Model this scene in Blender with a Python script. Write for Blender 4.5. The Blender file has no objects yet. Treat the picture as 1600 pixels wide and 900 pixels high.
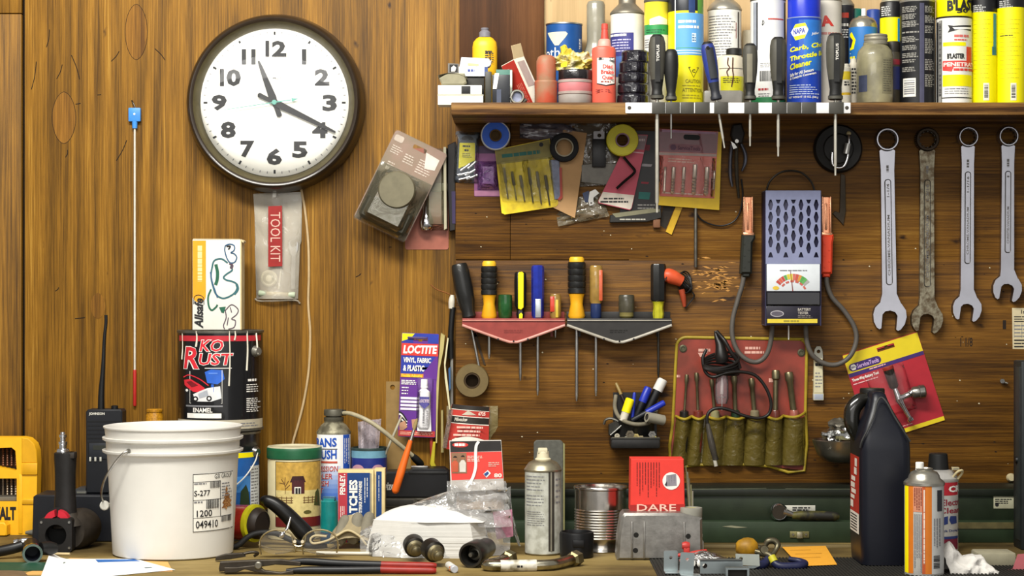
import bpy, bmesh, math, random
from mathutils import Vector, Matrix, noise
from mathutils.geometry import tessellate_polygon

# ------------------------------------------------------------------ scale
F = 3200.0            # focal length in pixels of the 1600 px frame
D0 = 4.06             # camera to the plywood wall
ZE = 1.3826           # eye height
HB = ZE - 0.90        # eye above the bench top
DS = 3.83             # camera to the front edge of the shelf
HS = (450 - 160) / F * DS   # shelf top above the eye
PAN = 4.0415          # just inside the face of the tool panel
WAL = 4.0612
C = bpy.context.scene.collection
PI = math.pi
THINGS = []
R = random.Random(7)

def lin(h):
    h = h.lstrip('#')
    o = []
    for i in (0, 2, 4):
        c = int(h[i:i + 2], 16) / 255
        o.append(c / 12.92 if c <= .04045 else ((c + .055) / 1.055) ** 2.4)
    return (o[0], o[1], o[2], 1)

# ------------------------------------------------------------------ materials
MATS = {}
def newmat(key):
    m = bpy.data.materials.new(key); m.use_nodes = True
    nt = m.node_tree; nt.nodes.clear()
    out = nt.nodes.new('ShaderNodeOutputMaterial')
    return m, nt, out

def N(nt, typ, **kw):
    n = nt.nodes.new(typ)
    for k, v in kw.items():
        if k in n.inputs.keys() if hasattr(n.inputs, 'keys') else False:
            n.inputs[k].default_value = v
        else:
            setattr(n, k, v)
    return n

def ramp(nt, stops):
    r = nt.nodes.new('ShaderNodeValToRGB')
    e = r.color_ramp.elements
    e[0].position, e[0].color = stops[0]
    e[1].position, e[1].color = stops[-1]
    for p, c in stops[1:-1]:
        x = e.new(p); x.color = c
    return r

def M(h, rough=.5, metal=0.0, var=.18, ns=60, bump=0.0, coat=0.0, bs=200, dirt=None, spec=.33, bd=.002):
    """painted / plastic / metal surface with a slight procedural mottle"""
    key = ('m', h, rough, metal, var, ns, bump, coat, bs, dirt, spec)
    if key in MATS: return MATS[key]
    m, nt, out = newmat('surface_' + h.strip('#'))
    b = nt.nodes.new('ShaderNodeBsdfPrincipled')
    b.inputs['Roughness'].default_value = rough
    b.inputs['Metallic'].default_value = metal
    b.inputs['Coat Weight'].default_value = coat
    b.inputs['Specular IOR Level'].default_value = spec
    tc = nt.nodes.new('ShaderNodeTexCoord')
    n = nt.nodes.new('ShaderNodeTexNoise'); n.inputs['Scale'].default_value = ns; n.inputs['Detail'].default_value = 5
    nt.links.new(tc.outputs['Object'], n.inputs['Vector'])
    c = lin(h); d = lin(dirt) if dirt else tuple(x * (1 - var) for x in c[:3]) + (1,)
    if dirt:
        r = ramp(nt, [(.38, d), (.38 + .25 * (1 - var) + .02, c)])
    else:
        r = ramp(nt, [(.3, d), (.65, c)])
    nt.links.new(n.outputs['Fac'], r.inputs['Fac'])
    nt.links.new(r.outputs['Color'], b.inputs['Base Color'])
    if bump:
        n2 = nt.nodes.new('ShaderNodeTexNoise'); n2.inputs['Scale'].default_value = bs; n2.inputs['Detail'].default_value = 4
        nt.links.new(tc.outputs['Object'], n2.inputs['Vector'])
        bp = nt.nodes.new('ShaderNodeBump'); bp.inputs['Strength'].default_value = bump; bp.inputs['Distance'].default_value = bd
        nt.links.new(n2.outputs['Fac'], bp.inputs['Height'])
        nt.links.new(bp.outputs['Normal'], b.inputs['Normal'])
    nt.links.new(b.outputs['BSDF'], out.inputs['Surface'])
    MATS[key] = m
    return m

def clear(h='#e8e8e4', alpha=.22, rough=.12, bump=.5, bs=90, fres=1.35):
    """thin clear plastic: see-through, a little milky, with glossy wrinkles"""
    key = ('c', h, alpha, rough, bump, bs, fres)
    if key in MATS: return MATS[key]
    m, nt, out = newmat('clear_plastic_' + h.strip('#'))
    tc = nt.nodes.new('ShaderNodeTexCoord')
    n2 = nt.nodes.new('ShaderNodeTexNoise'); n2.inputs['Scale'].default_value = bs; n2.inputs['Detail'].default_value = 3; n2.inputs['Distortion'].default_value = .8
    nt.links.new(tc.outputs['Object'], n2.inputs['Vector'])
    bp = nt.nodes.new('ShaderNodeBump'); bp.inputs['Strength'].default_value = bump; bp.inputs['Distance'].default_value = .006
    nt.links.new(n2.outputs['Fac'], bp.inputs['Height'])
    tr = nt.nodes.new('ShaderNodeBsdfTransparent')
    df = nt.nodes.new('ShaderNodeBsdfPrincipled'); df.inputs['Base Color'].default_value = lin(h); df.inputs['Roughness'].default_value = rough + .15
    gl = nt.nodes.new('ShaderNodeBsdfGlossy'); gl.inputs['Roughness'].default_value = rough
    mx = nt.nodes.new('ShaderNodeMixShader'); mx.inputs[0].default_value = alpha
    nt.links.new(tr.outputs[0], mx.inputs[1]); nt.links.new(df.outputs[0], mx.inputs[2])
    fr = nt.nodes.new('ShaderNodeFresnel'); fr.inputs['IOR'].default_value = fres
    mx2 = nt.nodes.new('ShaderNodeMixShader')
    nt.links.new(fr.outputs[0], mx2.inputs[0]); nt.links.new(mx.outputs[0], mx2.inputs[1]); nt.links.new(gl.outputs[0], mx2.inputs[2])
    for nn in (gl, fr, df): nt.links.new(bp.outputs['Normal'], nn.inputs['Normal'])
    nt.links.new(mx2.outputs[0], out.inputs['Surface'])
    MATS[key] = m
    return m

def wood(key, cols, axis='Z', scale=9.0, stretch=.06, dist=2.2, fine=.45, rough=.55, bump=.25, blot=.5, knots='#2a1808', fig=.30, lo=.18):
    if key in MATS: return MATS[key]
    m, nt, out = newmat(key)
    L = nt.links.new
    tc = nt.nodes.new('ShaderNodeTexCoord')
    mp = nt.nodes.new('ShaderNodeMapping')
    sc = [1, 1, 1]; sc['XYZ'.index(axis)] = stretch
    mp.inputs['Scale'].default_value = sc
    L(tc.outputs['Object'], mp.inputs['Vector'])
    # broad figure: contour lines of a stretched noise make cathedral grain
    n1 = nt.nodes.new('ShaderNodeTexNoise'); n1.inputs['Scale'].default_value = scale * .35; n1.inputs['Detail'].default_value = 2; n1.inputs['Distortion'].default_value = .6
    L(mp.outputs[0], n1.inputs['Vector'])
    mu = nt.nodes.new('ShaderNodeMath'); mu.operation = 'MULTIPLY'; mu.inputs[1].default_value = 26 * dist
    L(n1.outputs['Fac'], mu.inputs[0])
    si = nt.nodes.new('ShaderNodeMath'); si.operation = 'SINE'; L(mu.outputs[0], si.inputs[0])
    m2 = nt.nodes.new('ShaderNodeMath'); m2.operation = 'MULTIPLY_ADD'; m2.inputs[1].default_value = .5; m2.inputs[2].default_value = .5
    L(si.outputs[0], m2.inputs[0])
    # fine fibre
    mp2 = nt.nodes.new('ShaderNodeMapping'); sc2 = [1, 1, 1]; sc2['XYZ'.index(axis)] = stretch * .35
    mp2.inputs['Scale'].default_value = sc2; L(tc.outputs['Object'], mp2.inputs['Vector'])
    n2 = nt.nodes.new('ShaderNodeTexNoise'); n2.inputs['Scale'].default_value = scale * 22; n2.inputs['Detail'].default_value = 6; n2.inputs['Roughness'].default_value = .7
    L(mp2.outputs[0], n2.inputs['Vector'])
    n2b = nt.nodes.new('ShaderNodeTexNoise'); n2b.inputs['Scale'].default_value = scale * 2.6; n2b.inputs['Detail'].default_value = 4
    L(mp2.outputs[0], n2b.inputs['Vector'])
    # blotches
    n3 = nt.nodes.new('ShaderNodeTexNoise'); n3.inputs['Scale'].default_value = 4.2; n3.inputs['Detail'].default_value = 5
    L(tc.outputs['Object'], n3.inputs['Vector'])
    def mix(a, b, f):
        q = nt.nodes.new('ShaderNodeMath'); q.operation = 'MULTIPLY_ADD'; q.inputs[1].default_value = f
        L(a, q.inputs[0]); L(b, q.inputs[2]); return q.outputs[0]
    base = nt.nodes.new('ShaderNodeMath'); base.operation = 'MULTIPLY'; base.inputs[1].default_value = fig; L(m2.outputs[0], base.inputs[0])
    a = mix(n2.outputs['Fac'], base.outputs[0], fine)
    a = mix(n2b.outputs['Fac'], a, .45)
    a = mix(n3.outputs['Fac'], a, blot)
    sub = nt.nodes.new('ShaderNodeMath'); sub.operation = 'SUBTRACT'; sub.inputs[1].default_value = (fine + .45 + blot + fig) * .5 - .5
    L(a, sub.inputs[0])
    n = len(cols)
    r = ramp(nt, [(lo + (1 - 2 * lo) * i / (n - 1), lin(c)) for i, c in enumerate(cols)])
    L(sub.outputs[0], r.inputs['Fac'])
    # small dark pits and scuffs
    vo = nt.nodes.new('ShaderNodeTexNoise'); vo.inputs['Scale'].default_value = 34; vo.inputs['Detail'].default_value = 3
    mp3 = nt.nodes.new('ShaderNodeMapping'); sc3 = [1, 1, 1]; sc3['XYZ'.index(axis)] = .45
    mp3.inputs['Scale'].default_value = sc3; L(tc.outputs['Object'], mp3.inputs['Vector']); L(mp3.outputs[0], vo.inputs['Vector'])
    kr = ramp(nt, [(.69, (0, 0, 0, 1)), (.76, (1, 1, 1, 1))]); L(vo.outputs['Fac'], kr.inputs['Fac'])
    mc = nt.nodes.new('ShaderNodeMix'); mc.data_type = 'RGBA'; mc.inputs['B'].default_value = lin(knots)
    for i_ in mc.inputs:
        pass
    L(kr.outputs['Color'], mc.inputs[0])
    ca = [i_ for i_ in mc.inputs if i_.type == 'RGBA']
    L(r.outputs['Color'], ca[0]); ca[1].default_value = lin(knots)
    b = nt.nodes.new('ShaderNodeBsdfPrincipled'); b.inputs['Roughness'].default_value = rough; b.inputs['Specular IOR Level'].default_value = .18
    L(mc.outputs[[o.type for o in mc.outputs].index('RGBA')], b.inputs['Base Color'])
    bp = nt.nodes.new('ShaderNodeBump'); bp.inputs['Strength'].default_value = bump; bp.inputs['Distance'].default_value = .002
    L(sub.outputs[0], bp.inputs['Height']); L(bp.outputs['Normal'], b.inputs['Normal'])
    L(b.outputs[0], out.inputs['Surface'])
    MATS[key] = m
    return m

# ------------------------------------------------------------------ builder
def circ(cu, cv, r, n=24, a0=0., a1=360., rv=None):
    full = abs(a1 - a0) >= 360
    k = n if full else n + 1
    return [(cu + r * math.cos(math.radians(a0 + (a1 - a0) * i / n)), cv - (rv or r) * math.sin(math.radians(a0 + (a1 - a0) * i / n))) for i in range(k)]

def rrect(u0, v0, u1, v1, r, n=5):
    o = []
    for cu, cv, a in ((u1 - r, v0 + r, 0), (u0 + r, v0 + r, 90), (u0 + r, v1 - r, 180), (u1 - r, v1 - r, 270)):
        o += circ(cu, cv, r, n, a, a + 90)
    return o

def smooth(pts, n=6):
    """Catmull-Rom through the points"""
    if n <= 1 or len(pts) < 3: return [tuple(p) for p in pts]
    P = [Vector(p) for p in pts]
    P = [P[0] * 2 - P[1]] + P + [P[-1] * 2 - P[-2]]
    o = []
    for i in range(1, len(P) - 2):
        a, b, c, d = P[i - 1:i + 3]
        for j in range(n):
            t = j / n
            o.append(tuple(.5 * ((2 * b) + (c - a) * t + (2 * a - 5 * b + 4 * c - d) * t * t + (3 * b - a - 3 * c + d) * t ** 3)))
    o.append(tuple(P[-2]))
    return o

class T:
    def __init__(s, name, label, cat, bu, bv, dist, group=None, tilt=0, yaw=0, pitch=0, kind=None):
        s.name, s.label, s.cat, s.bu, s.bv, s.dist = name, label, cat, bu, bv, dist
        s.group, s.kind = group, kind
        s.k = dist / F
        s.rot = (math.radians(pitch), math.radians(tilt), math.radians(yaw))
        s.parts = []
        THINGS.append(s)
    def part(s, name, label=None, kind=None):
        p = Part(s, name, label, kind); s.parts.append(p); return p

class Part:
    def __init__(s, t, name, label=None, kind=None):
        s.t, s.name, s.label, s.kind = t, name, label, kind
        s.bm = bmesh.new(); s.mats = []; s.subs = []
        s.off = None
    def sub(s, name, label=None):
        p = Part(s.t, name, label); s.subs.append(p); return p
    def P(s, u, v, w=0):
        t = s.t
        return Vector(((u - t.bu) * t.k, -w * t.k, (t.bv - v) * t.k))
    def mi(s, m):
        if m not in s.mats: s.mats.append(m)
        return s.mats.index(m)
    def add(s, verts, faces, m, mlist=None):
        vs = [s.bm.verts.new(s.P(*p)) for p in verts]
        i = s.mi(m); fs = []
        for k, f in enumerate(faces):
            try:
                q = s.bm.faces.new([vs[j] for j in f])
            except ValueError:
                continue
            q.material_index = s.mi(mlist[k]) if mlist else i
            fs.append(q)
        return vs, fs
    # -- closed solids
    def lathe(s, m, cu, prof, w=0, seg=32, ell=1.0, sx=1.0, cap=True):
        verts = []; faces = []; ml = []; rings = []
        cm = m
        segm = []
        for q in prof:
            r, v = q[0], q[1]
            if len(q) > 2: cm = q[2]
            segm.append(cm)
            if r <= 1e-6:
                rings.append([len(verts)]); verts.append((cu, v, w))
            else:
                rings.append(list(range(len(verts), len(verts) + seg)))
                for i in range(seg):
                    a = 2 * PI * i / seg
                    verts.append((cu + sx * r * math.cos(a), v, w + ell * r * math.sin(a)))
        s._skin(verts, faces, ml, rings, segm, seg, cap)
        return s.add(verts, faces, m, ml)
    def _skin(s, verts, faces, ml, rings, segm, seg, cap):
        for k in range(len(rings) - 1):
            A, B = rings[k], rings[k + 1]
            for i in range(seg):
                j = (i + 1) % seg
                if len(A) == 1 and len(B) == 1: break
                if len(A) == 1: faces.append((A[0], B[i], B[j]))
                elif len(B) == 1: faces.append((A[i], A[j], B[0]))
                else: faces.append((A[i], A[j], B[j], B[i]))
                ml.append(segm[k])
        if cap:
            if len(rings[0]) > 1: faces.append(tuple(rings[0])); ml.append(segm[0])
            if len(rings[-1]) > 1: faces.append(tuple(rings[-1])); ml.append(segm[-1])
    def rod(s, m, p0, p1, prof=((1, 0), (1, 1)), seg=16, cap=True, flat=1.0, ph=0.):
        """surface of revolution along p0->p1, profile of (radius px, fraction[, material])"""
        a, b = Vector(p0), Vector(p1)
        d = (b - a); L_ = d.length; z = d.normalized()
        ref = Vector((0, 0, 1)) if abs(z.z) < .9 else Vector((0, 1, 0))
        x = z.cross(ref).normalized(); y = z.cross(x)
        verts = []; faces = []; ml = []; rings = []; segm = []; cm = m
        for q in prof:
            if len(q) > 2: cm = q[2]
            segm.append(cm)
            c = a + d * q[1]
            if q[0] <= 1e-6:
                rings.append([len(verts)]); verts.append(tuple(c))
            else:
                rings.append(list(range(len(verts), len(verts) + seg)))
                for i in range(seg):
                    t = 2 * PI * i / seg + ph
                    verts.append(tuple(c + x * (q[0] * math.cos(t)) + y * (q[0] * flat * math.sin(t))))
        s._skin(verts, faces, ml, rings, segm, seg, cap)
        return s.add(verts, faces, m, ml)
    def box(s, m, u0, v0, u1, v1, w0, w1, bev=0, seg=2):
        verts = [(u, v, w) for w in (w0, w1) for v in (v0, v1) for u in (u0, u1)]
        faces = [(0, 1, 3, 2), (4, 6, 7, 5), (0, 4, 5, 1), (2, 3, 7, 6), (0, 2, 6, 4), (1, 5, 7, 3)]
        vs, fs = s.add(verts, faces, m)
        if bev:
            es = list({e for f in fs for e in f.edges})
            bmesh.ops.bevel(s.bm, geom=es, offset=bev * s.t.k, segments=seg, profile=.5, affect='EDGES')
        return vs
    def poly(s, m, pts, w0=0, w1=1, holes=(), bev=0, m2=None):
        """flat outline with thickness; m2 = material of the rim"""
        loops = [list(pts)] + [list(h) for h in holes]
        flat = [p for l in loops for p in l]
        n = len(flat)
        tris = tessellate_polygon([[Vector((p[0], p[1], 0)) for p in l] for l in loops])
        verts = [(p[0], p[1], w1) for p in flat]
        if bev and not holes:
            cu = sum(p[0] for p in pts) / len(pts); cv = sum(p[1] for p in pts) / len(pts)
            ins = inset(pts, bev)
            verts = [(p[0], p[1], w1) for p in ins]
            mid = [(p[0], p[1], w1 - bev) for p in pts]
            tris = tessellate_polygon([[Vector((p[0], p[1], 0)) for p in ins]])
            verts += mid + [(p[0], p[1], w0) for p in pts]
            faces = [tuple(t) for t in tris] + [tuple(2 * n + i for i in t) for t in tessellate_polygon([[Vector((p[0], p[1], 0)) for p in pts]])]
            ml = [m] * len(faces)
            for i in range(n):
                j = (i + 1) % n
                faces.append((i, j, n + j, n + i)); ml.append(m)
                faces.append((n + i, n + j, 2 * n + j, 2 * n + i)); ml.append(m2 or m)
            return s.add(verts, faces, m, ml)
        verts += [(p[0], p[1], w0) for p in flat]
        faces = [tuple(t) for t in tris] + [tuple(n + i for i in t) for t in tris]
        ml = [m] * len(faces)
        k = 0
        for l in loops:
            for i in range(len(l)):
                a, b = k + i, k + (i + 1) % len(l)
                faces.append((a, b, n + b, n + a)); ml.append(m2 or m)
            k += len(l)
        return s.add(verts, faces, m, ml)
    def tube(s, m, pts, r=2, seg=10, sm=6, flat=1.0, cap=True):
        n0 = len(pts)
        if isinstance(r, (list, tuple)):
            P4 = smooth([tuple(p) + (q,) for p, q in zip(pts, r)], sm)
            pp = [Vector(p[:3]) for p in P4]; rr = [p[3] for p in P4]
        else:
            pp = [Vector(p) for p in smooth(pts, sm)]; rr = [r] * len(pp)
        tg = []
        for i in range(len(pp)):
            d = pp[min(i + 1, len(pp) - 1)] - pp[max(i - 1, 0)]
            tg.append(d.normalized() if d.length > 1e-9 else Vector((1, 0, 0)))
        ref = Vector((0, 0, 1)) if abs(tg[0].z) < .9 else Vector((0, 1, 0))
        x = (ref - tg[0] * ref.dot(tg[0])).normalized()
        verts = []; faces = []; rings = []; segm = []
        for i, c in enumerate(pp):
            x = (x - tg[i] * x.dot(tg[i]))
            x = x.normalized() if x.length > 1e-6 else tg[i].orthogonal().normalized()
            y = tg[i].cross(x)
            rings.append(list(range(len(verts), len(verts) + seg))); segm.append(m)
            for k in range(seg):
                a = 2 * PI * k / seg
                verts.append(tuple(c + x * (rr[i] * math.cos(a)) + y * (rr[i] * flat * math.sin(a))))
        ml = []
        s._skin(verts, faces, ml, rings, segm, seg, cap)
        return s.add(verts, faces, m, ml)
    def surf(s, m, nu, nv, f, th=1.0, back=None):
        """sheet from f(a,b)->(u,v,w), a,b in 0..1, given a thickness th"""
        verts = []; faces = []
        for j in range(nv + 1):
            for i in range(nu + 1):
                verts.append(f(i / nu, j / nv))
        n = len(verts)
        verts += [(p[0], p[1], p[2] - th) for p in verts]
        W_ = nu + 1
        q = lambda i, j: j * W_ + i
        for j in range(nv):
            for i in range(nu):
                faces.append((q(i, j), q(i + 1, j), q(i + 1, j + 1), q(i, j + 1)))
        k = len(faces)
        for j in range(nv):
            for i in range(nu):
                faces.append((n + q(i, j), n + q(i, j + 1), n + q(i + 1, j + 1), n + q(i + 1, j)))
        ring = [q(i, 0) for i in range(nu)] + [q(nu, j) for j in range(nv)] + [q(i, nv) for i in range(nu, 0, -1)] + [q(0, j) for j in range(nv, 0, -1)]
        for a, b in zip(ring, ring[1:] + ring[:1]):
            faces.append((a, b, n + b, n + a))
        return s.add(verts, faces, m)
    def blob(s, m, c, rad, amp=.15, fr=1.5, sub=3, seed=0):
        g = bmesh.new(); bmesh.ops.create_icosphere(g, subdivisions=sub, radius=1)
        vs = []
        for v in g.verts:
            d = 1 + amp * noise.noise(v.co * fr + Vector((seed * 7.1, seed * 3.3, 0))) + amp * .5 * noise.noise(v.co * fr * 2.7 + Vector((0, seed * 5.1, 0)))
            p = v.co * d
            vs.append((c[0] + p.x * rad[0], c[1] - p.z * rad[1], c[2] - p.y * rad[2]))
        fs = [tuple(v.index for v in f.verts) for f in g.faces]
        g.free()
        return s.add(vs, fs, m)
    # -- flat print, laid a hair above its surface (or round a cylinder cyl=(cu, r, w))
    def _cyl(s, cyl, u0, u1):
        cu, r = cyl[0], cyl[1]
        return s._an(cyl, u0), s._an(cyl, u1)
    def _an(s, cyl, u):
        # angle on the cylinder whose picture column is u (the near side stands closer than the axis)
        cu, r = cyl[0], cyl[1]; a = 0.
        if abs((u - cu) / r) > 1.0: return math.copysign(PI / 2 + (abs((u - cu) / r) - 1) * .9, u - cu)
        for i in range(4):
            x = (800 + (u - 800) * (1 - r * math.cos(a) / F) - cu) / r
            a = math.asin(max(-1, min(1, x)))
        return a
    def _v(s, cyl, v):
        return 450 + (v - 450) * (1 - .85 * cyl[1] / F) if cyl else v
    def quad(s, m, u0, v0, u1, v1, w=.3, cyl=None, n=10):
        if cyl is None:
            return s.add([(u0, v0, w), (u1, v0, w), (u1, v1, w), (u0, v1, w)], [(0, 3, 2, 1)], m)
        v0, v1 = s._v(cyl, v0), s._v(cyl, v1)
        a0, a1 = s._cyl(cyl, u0, u1); cu, r = cyl[0], cyl[1]; wc = cyl[2] if len(cyl) > 2 else 0
        n = max(2, int(abs(a1 - a0) / .09) + 1)
        verts = []
        for i in range(n + 1):
            a = a0 + (a1 - a0) * i / n
            for v in (v0, v1):
                verts.append((cu + (r + w) * math.sin(a), v, wc + (r + w) * math.cos(a)))
        return s.add(verts, [(2 * i, 2 * i + 1, 2 * i + 3, 2 * i + 2) for i in range(n)], m)
    def text(s, m, txt, box, w=.45, rot=None, bold=.0, shear=0., slope=0., cyl=None, skew=0.):
        if txt in BLUR:      # print too small to read in the photograph
            return s.lines(m, box[0], box[1], box[2], box[3], 1, .75, w, cyl, rot is not None)
        cu_ = bpy.data.curves.new('t', 'FONT'); cu_.body = txt; cu_.size = 1; cu_.offset = bold; cu_.shear = shear
        cu_.resolution_u = 2; cu_.fill_mode = 'FRONT'
        ob = bpy.data.objects.new('t', cu_)
        me = bpy.data.meshes.new_from_object(ob)
        vs = [v.co.copy() for v in me.vertices]
        fs = [tuple(p.vertices) for p in me.polygons]
        bpy.data.objects.remove(ob); bpy.data.curves.remove(cu_)
        if not vs:
            return
        x0 = min(v.x for v in vs); x1 = max(v.x for v in vs); y0 = min(v.y for v in vs); y1 = max(v.y for v in vs)
        u0, v0, u1, v1 = box
        g = bmesh.new()
        gv = [g.verts.new(((v.x - x0) / (x1 - x0), (v.y - y0) / (y1 - y0), 0)) for v in vs]
        for f in fs:
            try: g.faces.new([gv[i] for i in f])
            except ValueError: pass
        if cyl:
            cn, ax = (30, Vector((1, 0, 0))) if rot is None else (8, Vector((0, 1, 0)))
            for i in range(1, cn):
                bmesh.ops.bisect_plane(g, geom=g.verts[:] + g.edges[:] + g.faces[:], plane_co=ax * (i / cn), plane_no=ax)
        g.verts.index_update()
        out = []
        if cyl: a0, a1 = s._cyl(cyl, u0, u1); v0, v1 = s._v(cyl, v0), s._v(cyl, v1)
        for q in g.verts:
            a, b = q.co.x, q.co.y
            if rot is None: fu, v = a, v1 - b * (v1 - v0)
            elif rot == 'up': fu, v = 1 - b, v1 - a * (v1 - v0)
            else: fu, v = b, v0 + a * (v1 - v0)
            u = u0 + fu * (u1 - u0)
            v -= slope * (u - u0)
            if cyl:
                an = a0 + (a1 - a0) * fu; r = cyl[1] + w; wc = cyl[2] if len(cyl) > 2 else 0
                out.append((cyl[0] + r * math.sin(an), v, wc + r * math.cos(an)))
            else:
                out.append((u, v, w))
        ff = [tuple(q.index for q in f.verts) for f in g.faces]
        g.free(); bpy.data.meshes.remove(me)
        return s.add(out, ff, m)
    def lines(s, m, u0, v0, u1, v1, n, th=.45, w=.4, cyl=None, vert=False, slope=0.):
        """rows of print too small to read"""
        st = ((u1 - u0) if vert else (v1 - v0)) / n
        for i in range(n):
            c = (u0 if vert else v0) + st * (i + .5)
            a, e = (v0, v1) if vert else (u0, u1)
            e -= R.random() * .3 * (e - a)
            while a < e:
                b = min(e, a + R.uniform(.10, .3) * abs(e - a) + 2)
                h = st * th * .5
                if vert: s.quad(m, c - h, a, c + h, b, w, cyl)
                else: s.quad(m, a, c - h, b, c + h, w, cyl)
                a = b + R.uniform(.6, 1.4)
    def bars(s, m, u0, v0, u1, v1, n=14, w=.45, cyl=None, horiz=False):
        for i in range(n):
            if horiz:
                q = v0 + (v1 - v0) * i / n
                s.quad(m, u0, q, u1, q + (v1 - v0) / n * R.uniform(.3, .75), w, cyl)
            else:
                q = u0 + (u1 - u0) * i / n
                s.quad(m, q, v0, q + (u1 - u0) / n * R.uniform(.3, .75), v1, w, cyl)
    def flat(s, m, pts, w=.4, cyl=None):
        """filled flat outline (printed shape)"""
        tris = tessellate_polygon([[Vector((p[0], p[1], 0)) for p in pts]])
        if not cyl:
            return s.add([(u, v, w) for u, v in pts], [tuple(t) for t in tris], m)
        g = bmesh.new()
        gv = [g.verts.new((s._an(cyl, u), s._v(cyl, v), 0)) for u, v in pts]
        for t_ in tris:
            try: g.faces.new([gv[i] for i in t_])
            except ValueError: pass
        a_ = min(v.co.x for v in g.verts); b_ = max(v.co.x for v in g.verts); k = int((b_ - a_) / .12) + 1
        for i in range(1, k):
            bmesh.ops.bisect_plane(g, geom=g.verts[:] + g.edges[:] + g.faces[:], plane_co=(a_ + (b_ - a_) * i / k, 0, 0), plane_no=(1, 0, 0))
        g.verts.index_update()
        wc = cyl[2] if len(cyl) > 2 else 0; r = cyl[1] + w
        q = [(cyl[0] + r * math.sin(v.co.x), v.co.y, wc + r * math.cos(v.co.x)) for v in g.verts]
        f_ = [tuple(v.index for v in f.verts) for f in g.faces]; g.free()
        return s.add(q, f_, m)
    def stroke(s, m, pts, th=1.5, w=.5, sm=6, cyl=None):
        """drawn line of a pen or brush, lying on the surface"""
        pp = smooth([(p[0], p[1], 0) for p in pts], sm)
        verts = []
        for i, p in enumerate(pp):
            a = Vector(pp[max(i - 1, 0)]); b = Vector(pp[min(i + 1, len(pp) - 1)])
            d = (b - a); d = d.normalized() if d.length else Vector((1, 0, 0))
            nrm = Vector((-d.y, d.x, 0)) * th * .5
            for sgn in (1, -1):
                u, v = p[0] + sgn * nrm.x, p[1] + sgn * nrm.y
                ww = w
                if cyl:
                    an = s._an(cyl, u); v = s._v(cyl, v)
                    u = cyl[0] + (cyl[1] + w) * math.sin(an); ww = (cyl[2] if len(cyl) > 2 else 0) + (cyl[1] + w) * math.cos(an)
                verts.append((u, v, ww))
        return s.add(verts, [(2 * i, 2 * i + 1, 2 * i + 3, 2 * i + 2) for i in range(len(pp) - 1)], m)
    # -- to object
    def build(s, parent):
        me = bpy.data.meshes.new(s.name)
        bmesh.ops.recalc_face_normals(s.bm, faces=s.bm.faces)
        for f in s.bm.faces: f.smooth = True
        s.bm.to_mesh(me); s.bm.free()
        for m in s.mats: me.materials.append(m)
        me.set_sharp_from_angle(angle=math.radians(38))
        o = bpy.data.objects.new(s.name, me); C.objects.link(o)
        if parent: o.parent = parent
        if s.label: o['label'] = s.label
        if s.kind: o['kind'] = s.kind
        for q in s.subs: q.build(o)
        return o

def inset(pts, d):
    n = len(pts); o = []
    area = sum(pts[i][0] * pts[(i + 1) % n][1] - pts[(i + 1) % n][0] * pts[i][1] for i in range(n))
    sg = 1 if area > 0 else -1
    for i in range(n):
        a = Vector(pts[i - 1][:2]); b = Vector(pts[i][:2]); c = Vector(pts[(i + 1) % n][:2])
        e1 = (b - a); e2 = (c - b)
        e1 = e1.normalized() if e1.length else Vector((1, 0)); e2 = e2.normalized() if e2.length else e1
        n1 = Vector((-e1.y, e1.x)) * sg; n2 = Vector((-e2.y, e2.x)) * sg
        k = (n1 + n2); k = k.normalized() if k.length > 1e-6 else n1
        q = b + k * min(d * 1.6, d / max(.5, k.dot(n1)))
        o.append((q.x, q.y))
    return o

def finish():
    for t in THINGS:
        solo = len(t.parts) == 1 and not t.parts[0].subs
        loc = Vector(((t.bu - 800) * t.k, -D0 + t.dist, ZE + (450 - t.bv) * t.k))
        if solo:
            p = t.parts[0]; p.name = t.name; p.label = None
            o = p.build(None)
        else:
            o = bpy.data.objects.new(t.name, None); o.empty_display_size = .02; C.objects.link(o)
            for p in t.parts: p.build(o)
        o.rotation_mode = 'ZYX'
        o.location = loc; o.rotation_euler = t.rot
        if t.label: o['label'] = t.label
        if t.cat: o['category'] = t.cat
        if t.group: o['group'] = t.group
        if t.kind: o['kind'] = t.kind

def S(name, label, cat, bu, dist, group=None, up=0, **kw):          # stands on the shelf (up = px above it)
    return T(name, label, cat, bu, 450 - HS * F / dist - up, dist, group, **kw)
def B(name, label, cat, bu, vf, r=0, group=None, up=0, **kw):       # stands on the bench, front foot at pixel row vf
    df = HB * F / (vf - 450); dist = df / (1 - r / F)
    return T(name, label, cat, bu, 450 + HB * F / dist - up, dist, group, **kw)
def W(name, label, cat, bu, bv, dist=PAN, group=None, **kw):        # hangs on the wall
    return T(name, label, cat, bu, bv, dist, group, **kw)

BLUR = {'UNDERCAR', 'Oatey', 'OILLESS', 'LIQUID', 'FUSES', '1.2', 'balm', 'STEP 1 WAX', 'Non-Chlor', 'Non-Flam', 'METER', 'SERIES 6', 'LOCKED', 'PARTS', 'MADE IN', 'FORGED', 'ANTI-RUST', 'CATALYST', 'CLEANER',
        'BULK SANDER PLUS', 'CONNECTION BELT', 'PAPER, ADHESIVE BACKED', 'FOR SANDING BLOCK', 'Stops Squeal', 'BATTERY TESTER', '3/16', '7/16', 'Off', 'INDESTRO', 'No NUT DRIVER', 'SET No. 76-7', 'Non-C', 'VINYL FABRIC'}
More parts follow.
